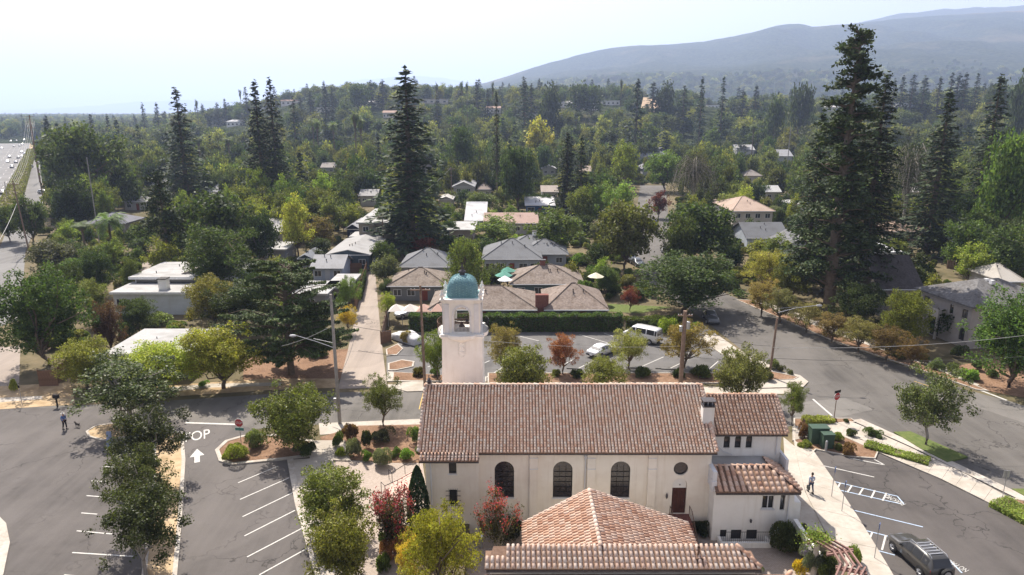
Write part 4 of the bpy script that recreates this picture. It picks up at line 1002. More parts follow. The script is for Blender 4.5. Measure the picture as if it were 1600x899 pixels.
# left bay stands proud
yb = CY - .38
bops = [(-4.64, -4.08, 4.15, 5.25, 0), (-4.64, -4.08, 1.55, 2.85, 0)]
wall_open(k, kr, NX0, -2.45, PZ, ZE - .15, yb, bops)
k.face([(-2.45, yb, PZ), (-2.45, CY, PZ), (-2.45, CY, ZE - .1), (-2.45, yb, ZE - .1)]); k.face([(NX0, CY, PZ), (NX0, yb, PZ), (NX0, yb, ZE - .1), (NX0, CY, ZE - .1)])
cp('wall', k, 'stucco')
def shift(fn, *a, **kw):
    """build with world numbers under a temp root, then parent to the church"""
    before = set(bpy.data.objects); r = fn(None, *a, **kw)
    for o in [o for o in bpy.data.objects if o not in before]:
        if o.parent is None: o.parent = ch; o.location = Vector(o.location) - C0
    return r
for i, (xa, xb, za, zb, ar) in enumerate(ops[:4]): shift(church_window, xa, xb, za, zb, ar, CY, label=None if i < 3 else 'round window above the side door')
shift(church_window, *bops[0], yb, 'glass', False); shift(church_window, *bops[1], yb, 'glass', False)
# door
k = MB().box(11.99, 13.01, CY + .12, CY + .18, .62, 2.72)
for i in range(3): k.box(12.03 + i * .33, 12.30 + i * .33, CY + .10, CY + .13, .72, 2.62)
d = cp('door', k, 'doorwood'); cp('door_arch_panel', MB().face(pane_poly(11.98, 13.02, 2.74, 3.53, 1, CY + .1)), 'stucco_white')
cp('door_handle', MB().lathe([(.001, 0), (.035, .01), (.035, .05), (.001, .06)], 8, (12.88, CY + .07, 1.6), 'y'), 'lead', ch)
cp('door_lamp', MB().lathe([(.03, 0), (.05, .05), (.08, .12), (.08, .32), (.03, .42), (.01, .5)], 8, (11.55, CY - .13, 1.95)).box(11.52, 11.58, CY - .12, CY, 2.2, 2.26), 'lead')
cp('door_bell', MB().lathe([(.001, -.04), (.05, -.03), (.05, 0)], 10, (12.5, CY, 3.05), 'y'), 'lead')
cp('wall_vent', MB().lathe([(.3, -.04), (.3, .0), (.24, .0)], 12, (10.35, CY - .2, 1.1), 'y', 0, PI).face(pane_poly(10.07, 10.63, 1.09, 1.38, 1, CY - .215)), 'lead')
# buttresses with a stepped head
for x in (1.6, 5.85, 10.35):
    b = MB().box(x - .3, x + .3, CY - .22, CY, PZ, 4.45); b.v += []; b.box(x - .3, x + .3, CY - .14, CY, 5.3, ZE - .06)
    n = len(b.v); b.v += [(x - .3, CY - .22, 4.45), (x + .3, CY - .22, 4.45), (x + .3, CY - .14, 5.3), (x - .3, CY - .14, 5.3), (x - .3, CY, 4.45), (x + .3, CY, 4.45), (x + .3, CY, 5.3), (x - .3, CY, 5.3)]
    b.f += [(n, n + 1, n + 2, n + 3), (n, n + 3, n + 7, n + 4), (n + 1, n + 5, n + 6, n + 2)]
    o = cp('buttress', b, 'stucco')
    cp('buttress_cap', MB().box(x - .32, x + .32, CY - .25, CY, 4.42, 4.47).box(x - .32, x + .32, CY - .17, CY, 5.26, 5.31), 'trim')
for x, yy in ((5.42, CY), (-5.95, yb)):
    cp('downspout', MB().tube([(x, yy - .08, -.75), (x, yy - .08, 5.3), (x, yy - .2, 5.7)], .05, 8).lathe([(.09, 5.15), (.13, 5.4), (.13, 5.5)], 8, (x, yy - .08, 0)), 'trim')
# window grille on the left bay
k = MB()
for i in range(5): x = -4.66 + .155 * i; k.tube([(x, yb - .1, 1.45), (x, yb - .1, 3.0)], .012, 4)
for i in range(4): z = 1.6 + .4 * i; k.box(-4.86, -3.84, yb - .11, yb - .09, z - .02, z + .02).lathe([(.001, -.03), (.035, 0), (.001, .03)], 6, (-4.88, yb - .1, z)).lathe([(.001, -.03), (.035, 0), (.001, .03)], 6, (-3.82, yb - .1, z))
cp('window_grille', k, 'iron')
cp('window_sill', MB().box(-4.78, -3.92, yb - .1, yb, 1.45, 1.54).box(-4.74, -4.0, yb - .08, yb, 4.06, 4.14), 'stucco_white')
for xc in (-.57, 3.77, 8.05): cp('window_sill', MB().box(xc - .78, xc + .78, CY - .09, CY, 1.86, 1.945), 'stucco_white')
# brick steps with iron handrails
k = MB()
for i in range(7): k.box(11.72, 13.3, CY - 1.0 - .32 * i - .32, CY - .003 if i == 0 else CY - 1.0 - .32 * i, PZ - .05, .60 - .2 * i)
cp('door_steps', k, 'brick')
for x in (11.78, 13.24):
    r = MB(); a = (x, CY - .35, 1.5); b = (x, CY - 1.1, 1.5); c = (x, CY - 3.2, .15)
    r.tube([a, b, c], .025, 6); r.tube([(x, CY - .35, .6), a], .02, 5)
    for t in range(12): y = CY - .45 - t * .24; zt = 1.5 if y > CY - 1.1 else 1.5 - (CY - 1.1 - y) * .643; r.tube([(x, y, zt - .88), (x, y, zt)], .011, 4)
    cp('handrail', r, 'rustiron')
# main roof: deck, front tiles, ridge, verge
RY, RZ = 51.1, 9.02
def roofdeck(x0, x1, ye, ze, yr, zr, yb_, zb_, th_=.10):
    k = MB()
    for (ya, za), (yc_, zc_) in (((ye, ze), (yr, zr)), ((yb_, zb_), (yr, zr))):
        k.face([(x0, ya, za), (x1, ya, za), (x1, yc_, zc_), (x0, yc_, zc_)]); k.face([(x0, ya, za - th_), (x0, yc_, zc_ - th_), (x1, yc_, zc_ - th_), (x1, ya, za - th_)])
        for x in (x0, x1): k.face([(x, ya, za), (x, yc_, zc_), (x, yc_, zc_ - th_), (x, ya, za - th_)])
        k.face([(x0, ya, za), (x0, ya, za - th_), (x1, ya, za - th_), (x1, ya, za)])
    return k
sl_ = (RZ - 5.87) / (RY - (CY - .42)); 
RX0, RX1 = -6.85, 14.98
cp('roof_deck', roofdeck(RX0, RX1, CY - .42, 5.87, RY, RZ, NB + .4, 5.87), 'underlay')
upv = Vector((0, 1, sl_)).normalized(); RL = math.hypot(RY - (CY - .42), RZ - 5.87)
shift(tiled_plane, (RX0, CY - .42, 5.88), (RX1, CY - .42, 5.88), upv, RL, .247, .232, 'tile', seed=3)
# the left bay's apron of roof
ye2 = CY - .98; ze2 = 5.87 - sl_ * .56
cp('bay_roof_deck', MB().box(-6.7, -2.4, ye2, CY - .40, ze2 - .12, ze2 - .02), 'underlay')
shift(tiled_plane, (-6.72, ye2, ze2 + .01), (-2.4, ye2, ze2 + .01), upv, .66, .247, .232, 'tile', seed=4)
shift(ridge_caps, (RX0, RY, RZ + .02), (RX1, RY, RZ + .02), .13)
shift(ridge_caps, (RX0, CY - .42, 5.95), (RX0, RY, RZ + .06), .12, .3); shift(ridge_caps, (RX1, CY - .42, 5.95), (RX1, RY, RZ + .06), .12, .3)
cp('back_tiles', MB().face([(RX0, NB + .4, 5.9), (RX1, NB + .4, 5.9), (RX1, RY, RZ + .05), (RX0, RY, RZ + .05)]), 'tile')
for x0, x1, y, z in ((RX0, RX1, CY - .42, 5.80), (-6.7, -2.4, ye2, ze2 - .09)):
    cp('eave_gutter', MB().box(x0, x1, y - .02, y + .10, z - .10, z - .01), 'lead')
cp('roof_finial', MB().lathe([(.05, 0), (.16, .1), (.2, .22), (.1, .32), (.16, .4), (.05, .5), (.03, .62), (.07, .68), (.001, .75)], 10, (RX0 + .3, RY, RZ + .1)), 'lead')
# chimney
cx0, cx1, cy0 = 14.35, 15.2, 48.0
cp('chimney', MB().box(cx0, cx1, cy0, cy0 + .7, 5.4, 8.5), 'stucco_white')
k = MB().box(cx0 - .04, cx1 + .04, cy0 - .05, cy0 + .75, 8.5, 8.58)
cp('chimney_cap', k, 'lead')
cp('chimney_hood', MB().box(cx0 - .06, cx1 + .06, cy0 - .07, cy0 + .77, 8.92, 8.99), 'lead')
k = MB()
for x in (cx0 + .05, cx1 - .12):
    for y in (cy0 + .02, cy0 + .6): k.box(x, x + .07, y, y + .07, 8.58, 8.92)
k.lathe([(.1, 8.58), (.12, 8.8)], 8, (cx0 + .28, cy0 + .35, 0)).lathe([(.1, 8.58), (.12, 8.8)], 8, (cx0 + .58, cy0 + .35, 0)); cp('chimney_pots', k, 'iron')
# right wing
WY = 48.4; WX1 = 20.75; WZ = 6.28; WRY, WRZ = 51.0, 8.22
k = MB(); kr = k
wops = [(x - .24, x + .24, 4.95, 6.0, 1) for x in (16.45, 17.3, 18.15)]
wall_open(k, kr, NX1, WX1 - .15, PZ, WZ, WY, wops, .18)
k.face([(WX1 - .15, WY, PZ), (WX1 - .15, 54, PZ), (WX1 - .15, 54, WZ), (WX1 - .15, WRY, WRZ - .1), (WX1 - .15, WY, WZ)]); k.face([(WX1 - .15, 54, PZ), (NX1, 54, PZ), (NX1, 54, WZ), (WX1 - .15, 54, WZ)])
cp('wing_wall', k, 'stucco_white')
for o_ in wops: shift(church_window, *o_, WY, 'glass', False)
sw = (WRZ - WZ + .05) / (WRY - (WY - .4)); 
cp('wing_roof_deck', roofdeck(15.0, WX1 + .15, WY - .4, WZ - .03, WRY, WRZ, 54.3, WZ - .1), 'underlay')
shift(tiled_plane, (15.0, WY - .4, WZ), (WX1 + .15, WY - .4, WZ), Vector((0, 1, sw)), math.hypot(WRY - WY + .4, WRZ - WZ), .275, .27, 'tile_new', single=230, seed=6)
shift(ridge_caps, (15.0, WRY, WRZ + .03), (WX1 + .15, WRY, WRZ + .03), .13, .4, 'tile_new'); shift(ridge_caps, (WX1 + .15, WY - .4, WZ + .06), (WX1 + .15, WRY, WRZ + .07), .12, .35, 'tile_new')
cp('eave_gutter', MB().box(15.0, WX1 + .15, WY - .42, WY - .30, WZ - .16, WZ - .06), 'lead')
cp('downspout', MB().tube([(20.25, WY - .07, 4.4), (20.25, WY - .07, 5.9), (20.25, WY - .2, 6.15)], .045, 8), 'trim')
cp('roof_cable', MB().tube([(15.1, WY - .05, 6.1), (15.6, WY - .06, 5.3), (16.2, WY - .08, 4.7), (16.9, WY - .1, 4.45)], .03, 6), 'trim')
# annex in front of the wing
AX0, AX1, AY, AZ = 14.72, 20.55, 45.0, 3.42
k = MB(); kr = k
aops = [(17.2, 18.45, 1.9, 2.95, 0), (19.55, 19.9, 1.72, 2.95, 0), (15.35, 15.85, -.55, .1, 0), (16.15, 16.95, -.72, .1, 0), (17.3, 18.1, -.72, .1, 0)]
aops = [aops[2], aops[3], (17.3, 18.1, -.72, .1, 0), (18.2, 19.1, 1.85, 2.95, 0), aops[1]]
wall_open(k, kr, AX0, AX1, PZ, AZ, AY, aops, .2)
k.face([(AX0, WY, PZ), (AX0, AY, PZ), (AX0, AY, AZ), (AX0, WY, 4.3)]); k.face([(AX1, AY, PZ), (AX1, WY, PZ), (AX1, WY, AZ), (AX1, AY, AZ)])
cp('annex_wall', k, 'stucco_white')
for i, o_ in enumerate(aops): shift(church_window, *o_, AY, 'glass', False)
k = MB(); xa, xb, za, zb = 18.2, 19.1, 1.85, 2.95
k.box(xa, xb, AY + .02, AY + .07, za, za + .06).box(xa, xb, AY + .02, AY + .07, zb - .06, zb).box(xa, xa + .06, AY + .02, AY + .07, za, zb).box(xb - .06, xb, AY + .02, AY + .07, za, zb).box((xa + xb) / 2 - .03, (xa + xb) / 2 + .03, AY + .01, AY + .075, za + .06, zb - .06).box(xa - .08, xb + .08, AY - .08, AY, za - .09, za)
cp('white_window_frame', k, 'trim')
cp('parapet', MB().box(AX0 - .18, AX0 + .12, AY + .1, WY - .02, 3.3, 4.75).box(AX0 - .22, AX0 + .14, AY + .05, AY + .6, 3.2, 4.0), 'trim')
cp('flat_roof', MB().box(AX0 + .12, 19.25, 46.55, WY - .01, 4.18, 4.30), 'flatroof')
sa = math.hypot(46.6 - 44.62, 4.42 - 3.45)
k = MB(); k.face([(AX0 - .05, 44.62, 3.44), (20.85, 44.62, 3.44), (19.1, 46.6, 4.41), (AX0 - .05, 46.6, 4.41)]); k.face([(20.85, 44.62, 3.44), (20.85, 48.1, 3.44), (19.1, 48.1, 4.41), (19.1, 46.6, 4.41)])
k.face([(AX0 - .05, 44.62, 3.44), (AX0 - .05, 44.62, 3.30), (20.85, 44.62, 3.30), (20.85, 44.62, 3.44)]); k.face([(20.85, 44.62, 3.3), (20.85, 48.1, 3.3), (20.85, 48.1, 3.44), (20.85, 44.62, 3.44)]); k.face([(AX0, 44.62, 3.30), (20.85, 44.62, 3.30), (20.85, 48.1, 3.3), (AX0, 48.1, 3.3)])
cp('annex_roof_deck', k, 'underlay')
shift(tiled_plane, (AX0 + .1, 44.62, 3.46), (20.85, 44.62, 3.46), Vector((0, 1.98, .97)), sa, .44, .44, 'tile_new', single=300, seed=8, clip=lambda u, s: u < (20.6 - AX0) - s * .80)
ss = math.hypot(1.75, .97)
shift(tiled_plane, (20.85, 44.7, 3.46), (20.85, 48.1, 3.46), Vector((-1.75, 0, .97)), ss, .42, .42, 'tile_new', single=100, seed=9, clip=lambda u, s: u > s * .95 - .1)
shift(ridge_caps, (20.85, 44.62, 3.52), (19.1, 46.6, 4.5), .13, .38, 'tile_new'); shift(ridge_caps, (AX0 + .1, 46.6, 4.46), (19.1, 46.6, 4.46), .10, .44, 'tile_new')
cp('eave_gutter', MB().box(AX0 - .02, 20.8, 44.56, 44.66, 3.22, 3.33), 'lead')
cp('downspout', MB().tube([(20.15, AY - .07, PZ + .1), (20.15, AY - .07, 3.0), (20.15, AY - .25, 3.2)], .05, 8), 'trim')
cp('side_parapet', MB().box(20.62, 20.82, 47.2, 49.6, 3.2, 4.6), 'trim')
cp('side_door_box', MB().box(20.55, 21.35, 45.6, 46.8, 0, 2.0), 'stucco_white')
cp('wall_lamp', MB().lathe([(.03, 0), (.07, .05), (.09, .22), (.03, .3)], 8, (17.5, AY - .12, .75)).box(17.47, 17.53, AY - .1, AY, .95, 1.0), 'lead')
# planter wall and iron fence before the basement windows
pl = thing('planter_wall', 'low white planter wall with an iron railing under the annex windows', 'planter', (16.9, AY - .8, PZ))
part('planter', MB().box(-1.75, 1.95, -.12, .12, 0, .42).box(-1.75, -1.55, .1, .75, 0, .42).box(1.75, 1.95, .1, .75, 0, .42), M['stucco_white'], pl)
k = MB().tube([(-1.7, 0, 1.25), (1.9, 0, 1.25)], .02, 5)
for i in range(25): x = -1.7 + .15 * i; k.tube([(x, 0, .4), (x, 0, 1.25)], .009, 4)
part('railing', k, M['iron'], pl)
tag(part('garden_wall', MB().box(20.62, 20.85, 40.6, 44.9, PZ, 1.0).box(20.58, 20.89, 40.55, 44.9, 1.0, 1.07), M['stucco_white']), 'white garden wall between the round hedge and the side walk', 'wall')

# ---------------------------------------------------------------- bell tower
TX, TY = XA(727, 59), 59.0
bt = thing('bell_tower', 'white stucco bell tower with an open arched belfry and green copper dome', 'bell tower', (TX, TY, 0))
def tp(name, k, mat, parent=bt, **kw): return part(name, k, M[mat], parent, **kw)
w0, w1 = 1.93, 1.74; ZB = 10.82
k = MB(); n = 0
k.v = [(-w0, -w0, 0), (w0, -w0, 0), (w0, w0, 0), (-w0, w0, 0), (-w1, -w1, ZB), (w1, -w1, ZB), (w1, w1, ZB), (-w1, w1, ZB)]; k.f = [(0, 1, 5, 4), (1, 2, 6, 5), (2, 3, 7, 6), (3, 0, 4, 7), (4, 5, 6, 7)]
tp('shaft', k, 'stucco_white')
k = MB()
for dz, e in ((0, .06), (.09, .13), (.18, .20), (.3, .13)): k.box(-w1 - e, w1 + e, -w1 - e, w1 + e, ZB - .02 + dz, ZB + .075 + dz)
tp('lower_cornice', k, 'stucco_white')
# rounded balconies on each face
for a in range(4):
    g2 = MB().lathe([(.05, -.35), (.55, -.15), (1.05, .0), (1.12, .12), (1.12, .34), (.95, .36), (.0, .36)], 16, (0, 0, 0), 'z', PI, 2 * PI)
    rt = Matrix.Rotation(a * PI / 2, 4, 'Z')
    g2.v = [tuple(rt @ Vector((v[0] * 1.08, v[1] * .38 - w1 - .1, v[2] + ZB))) for v in g2.v]; bal = tp('balcony', g2, 'stucco_white')
    if a == 0: continue
    r = MB()
    for i in range(15):
        t = PI + PI * i / 14; x, y = 1.22 * math.cos(t), .44 * math.sin(t); p = rt @ Vector((x, y - w1 - .1, 0)); r.tube([(p.x, p.y, ZB + .36), (p.x, p.y, ZB + 1.15)], .018, 4)
    r.tube([tuple(rt @ Vector((1.22 * math.cos(PI + PI * i / 14), .44 * math.sin(PI + PI * i / 14) - w1 - .1, ZB + 1.16))) for i in range(15)], .028, 5)
    part('balcony_railing', r, M['iron'] if a != 3 else M['rustiron'], bal)
# belfry: four pierced walls
zb0, zb1 = ZB + .36, 14.0; wb = 1.59
for a in range(4):
    k, kr = MB(), MB(); wall_open(k, kr, -wb, wb, zb0, zb1, -wb, [(-.66, .66, zb0 + .2, zb0 + 2.42, 1)], .45)
    inn, _ = MB(), MB(); wall_open(inn, _, -wb + .45, wb - .45, zb0, zb1, -wb + .45, [(-.66, .66, zb0 + .2, zb0 + 2.42, 1)], .01)
    rt = Matrix.Rotation(a * PI / 2, 4, 'Z')
    for q in (k, kr, inn): q.v = [tuple(rt @ Vector(v)) for v in q.v]
    kk = MB(); 
    for q in (k, kr, inn): b0 = len(kk.v); kk.v += q.v; kk.f += [tuple(b0 + i for i in f) for f in q.f]
    tp('belfry_wall', kk, 'stucco_white')
    tr = MB()
    for sg in (-1, 1):
        tr.box(sg * 1.28 - .2, sg * 1.28 + .2, -wb - .09, -wb, zb0, zb1 - .1); tr.box(sg * .78 - .07, sg * .78 + .07, -wb - .05, -wb, zb0 + .1, zb0 + 1.7)
    n_ = 14; 
    for i in range(n_):
        t0, t1 = PI * i / n_, PI * (i + 1) / n_; zc = zb0 + 1.76
        pt = [(.68, t0), (.84, t0), (.84, t1), (.68, t1)]; f_ = [(r_ * math.cos(t), -wb - .05, zc + r_ * math.sin(t)) for r_, t in pt]; tr.face(f_)
        tr.face([(.84 * math.cos(t0), -wb - .05, zc + .84 * math.sin(t0)), (.84 * math.cos(t1), -wb - .05, zc + .84 * math.sin(t1)), (.84 * math.cos(t1), -wb, zc + .84 * math.sin(t1)), (.84 * math.cos(t0), -wb, zc + .84 * math.sin(t0))])
    tr.v = [tuple(rt @ Vector(v)) for v in tr.v]; tp('belfry_trim', tr, 'trim')
    rail = MB()
    for i in range(11): x = -.6 + .12 * i; rail.tube([(x, -wb + .1, zb0 + .2), (x, -wb + .1, zb0 + .95)], .014, 4)
    rail.box(-.62, .62, -wb + .08, -wb + .12, zb0 + .93, zb0 + .97); rail.v = [tuple(rt @ Vector(v)) for v in rail.v]; tp('belfry_railing', rail, 'rustiron')
tp('belfry_floor', MB().box(-wb + .02, wb - .02, -wb + .02, wb - .02, zb0 - .02, zb0 + .1), 'stucco_white')
tp('belfry_ceiling', MB().box(-wb + .46, wb - .46, -wb + .46, wb - .46, zb1 - .2, zb1 - .05), 'stucco_white')
for x, y, s_ in ((-.05, -.75, .7), (.35, .1, .65)):
    b = tp('bell', MB().lathe([(.001, .62), (.12, .6), (.2, .45), (.24, .25), (.36, .05), (.4, 0), (.33, .02)], 14, (0, 0, 0)), 'lead', smooth=True, loc=(x, y, zb0 + .45)); b.scale = (s_,) * 3
tp('bell_beam', MB().box(-1.2, 1.2, -.80, -.70, zb0 + .78, zb0 + .88).box(-1.2, 1.2, .05, .15, zb0 + .78, zb0 + .88), 'wood')
tp('belfry_lamp', MB().lathe([(.001, -.2), (.2, -.14), (.24, 0), (.1, .1)], 10, (0, -.8, zb1 - .3)), 'iron')
k = MB()
for dz, e in ((0, .05), (.1, .11), (.2, .19), (.3, .26)): k.box(-wb - e, wb + e, -wb - e, wb + e, zb1 - .06 + dz, zb1 + .045 + dz)
tp('upper_cornice', k, 'stucco_white')
# carved shield on the shaft
k = MB(); yy = -w1 - .06
for dz in range(3): k.lathe([(.24, -.06), (.2, -.02), (.17, 0)], 12, (0, yy - .02, ZB - .55 - dz * .42), 'y')
k.face([(-.3, yy, ZB - .3), (-.3, yy - .05, ZB - 1.3), (0, yy - .06, ZB - 1.75), (.3, yy - .05, ZB - 1.3), (.3, yy, ZB - .3)]); tp('carved_shield', k, 'stucco_white')
# square cloister dome with rounded arrises
ZD = zb1 + .35; DB = 1.32; prof = [(1.0, 0), (1.0, .28), (.985, .6), (.94, .92), (.86, 1.2), (.74, 1.44), (.58, 1.62), (.38, 1.74), (.16, 1.80), (.02, 1.81)]
def rsq(s, m_=28, p=6.5):
    out = []
    for i in range(m_):
        t = 2 * PI * (i + .5) / m_; c, s2 = math.cos(t), math.sin(t); r = (abs(c) ** p + abs(s2) ** p) ** (-1 / p); out.append((s * r * c, s * r * s2))
    return out
k = MB(); rings = [[(x, y, ZD + h) for x, y in rsq(s * DB)] for s, h in prof]
for rg in rings: k.v += rg
for i in range(len(rings) - 1):
    for j in range(28): k.f.append((i * 28 + j, i * 28 + (j + 1) % 28, (i + 1) * 28 + (j + 1) % 28, (i + 1) * 28 + j))
tp('dome', k, 'copper', smooth=True)
k = MB()
for i in range(28):
    for r_ in range(11):
        f = (r_ + .5 * (i % 2)) / 11.; a = f * (len(prof) - 2.2); ia = int(a); t = a - ia; s = prof[ia][0] * (1 - t) + prof[ia + 1][0] * t; h = prof[ia][1] * (1 - t) + prof[ia + 1][1] * t
        x, y = rsq(s * (DB + .012))[i]; k.lathe([(.035, -.035), (.045, 0), (.03, .04)], 4, (x, y, ZD + h))
tp('dome_studs', k, 'copperseam', kind='stuff')
tp('dome_foot', MB().box(-DB - .1, DB + .1, -DB - .1, DB + .1, ZD - .1, ZD + .05), 'copperseam')
tp('finial', MB().lathe([(.3, -.05), (.22, .1), (.34, .22), (.34, .32), (.1, .42), (.07, .55), (.14, .62), (.14, .7), (.04, .78), (.02, 1.0), (.001, 1.15)], 12, (0, 0, ZD + 1.78)), 'lead', smooth=True)
for sx_ in (-1, 1):
    for sy_ in (-1, 1): tp('urn', MB().lathe([(.16, 0), (.12, .12), (.2, .3), (.2, .42), (.08, .55), (.1, .65), (.02, .85)], 8, (sx_ * (wb + .06), sy_ * (wb + .06), ZD)), 'stucco_white', smooth=True)
    for q in (-.55, .55): tp('scroll_crest', MB().lathe([(.1, 0), (.14, .2), (.05, .45), (.09, .5), (.01, .62)], 8, (sx_ * (wb + .04), q, ZD)), 'stucco_white', smooth=True)

# ---------------------------------------------------------------- hall in front of the church, cut by the bottom edge
hl = thing('parish_hall', 'low parish hall with crossing clay tile roofs at the bottom edge', 'hall', (5.2, 38, PZ)); H0 = Vector((5.2, 38, PZ))
def hp(name, mb, mat, **kw):
    mb.v = [(v[0] - H0.x, v[1] - H0.y, v[2] - H0.z) for v in mb.v]; return part(name, mb, M[mat], hl, **kw)
def shifth(fn, *a, **kw):
    before = set(bpy.data.objects); fn(None, *a, **kw)
    for o in [o for o in bpy.data.objects if o not in before]:
        if o.parent is None: o.parent = hl; o.location = Vector(o.location) - H0
gx, gz, gy0, gy1 = 5.25, 5.0, 35.9, 42.2; lx, rx, ez = .75, 12.1, 2.4
k = MB(); 
k.face([(lx, gy0, ez), (lx, gy1, ez), (gx, gy1, gz), (gx, gy0, gz)]); k.face([(rx, gy1, ez), (rx, gy0, ez), (gx, gy0, gz), (gx, gy1, gz)])
k.face([(lx, gy1, ez), (lx, gy1, ez - .12), (gx, gy1, gz - .12), (gx, gy1, gz)]); k.face([(lx, gy0, ez - .12), (lx, gy1, ez - .12), (gx, gy1, gz - .12), (gx, gy0, gz - .12)]); k.face([(rx, gy1, ez), (rx, gy1, ez - .12), (gx, gy1, gz - .12), (gx, gy1, gz)])
hp('gable_roof_deck', k, 'underlay')
hp('wall', MB().box(lx + .3, rx - .3, gy0, gy1 - .3, PZ, ez - .1).face([(lx + .3, gy1 - .3, ez - .1), (gx, gy1 - .3, gz - .2), (rx - .3, gy1 - .3, ez - .1)]).box(-.2, 14.2, 28, 35.4, PZ, 3.2), 'stucco')
shifth(tiled_plane, (lx, gy1, ez + .01), (lx, gy0, ez + .01), Vector((gx - lx, 0, gz - ez)), math.hypot(gx - lx, gz - ez), .30, .40, 'tile_new', seed=11)
shifth(tiled_plane, (rx, gy0, ez + .01), (rx, gy1, ez + .01), Vector((gx - rx, 0, gz - ez)), math.hypot(gx - rx, gz - ez), .30, .40, 'tile_new', seed=12)
shifth(ridge_caps, (gx, gy0, gz + .05), (gx, gy1, gz + .05), .15, .42, 'tile_pink'); shifth(ridge_caps, (lx, gy1, ez + .06), (gx, gy1, gz + .06), .1, .4, 'tile_pink'); shifth(ridge_caps, (rx, gy1, ez + .06), (gx, gy1, gz + .06), .1, .4, 'tile_pink')
# near roof, facing the camera
ny0, ny1, nz0, nz1 = 34.66, 35.95, 4.42, 5.02
x0_, x1_ = XA(757, ny0, nz0), XA(1190, ny0, nz0)
k = MB(); k.face([(x0_, ny0, nz0), (x1_, ny0, nz0), (x1_ - 1.1, ny1, nz1), (x0_ + .5, ny1, nz1)]); k.face([(x0_, ny0, nz0 - .1), (x1_, ny0, nz0 - .1), (x1_, ny0, nz0), (x0_, ny0, nz0)]).face([(x0_, ny0, nz0 - .1), (x1_, ny0, nz0 - .1), (x1_, 36.5, nz0 - .1), (x0_, 36.5, nz0 - .1)]).face([(x0_ + .5, ny1, nz1), (x1_ - 1.1, ny1, nz1), (x1_ - 1.0, ny1 + .7, nz1 - .5), (x0_ + .4, ny1 + .7, nz1 - .5)])
hp('front_roof_deck', k, 'underlay')
shifth(tiled_plane, (x0_, ny0, nz0 + .01), (x1_, ny0, nz0 + .01), Vector((0, ny1 - ny0, nz1 - nz0)), math.hypot(ny1 - ny0, nz1 - nz0) + .1, .302, .36, 'tile_pink', single=300, seed=13, clip=lambda u, s: (.9 + s * .3 if s > .95 else .0) < u < (x1_ - x0_) - s * .62 + .05)
shifth(ridge_caps, (x1_ - .02, ny0, nz0 + .06), (x1_ - 1.1, ny1, nz1 + .08), .14, .36, 'tile_new')
hp('front_gutter', MB().box(x0_ + .1, x1_, ny0 - .05, ny0 + .1, nz0 - .22, nz0 - .09), 'lead')
hp('front_wall', MB().box(x0_ + .3, x1_ - .3, ny0 + .15, ny0 + .5, 3.6, nz0 - .1), 'stucco')
ly0, ly1, lz0, lz1 = 32.6, 34.5, 3.25, 4.02
shifth(tiled_plane, (x0_ + .1, ly0, lz0), (x1_ + 1.3, ly0, lz0), Vector((0, ly1 - ly0, lz1 - lz0)), math.hypot(ly1 - ly0, lz1 - lz0), .302, .38, 'tile_pink', seed=14)
hp('lower_roof_deck', MB().face([(x0_, ly0, lz0 - .02), (x1_ + 1.4, ly0, lz0 - .02), (x1_ + 1.4, ly1 + .2, lz1), (x0_, ly1 + .2, lz1)]), 'underlay')
shifth(ridge_caps, (x1_ + .2, ly0 + .2, lz0 + .5), (x1_ + 1.7, ly1 + .2, lz1 + .15), .16, .4, 'tile_new')
px_, pz_ = XA(1090, 35.5, 4.85), 4.8
hp('vent_pipe', MB().lathe([(.07, 0), (.07, .55), (.09, .56), (.09, .62)], 8, (px_, 35.35, pz_ - .05)).box(px_ - .25, px_ + .25, 35.1, 35.6, pz_ - .12, pz_ - .02), 'rustiron')
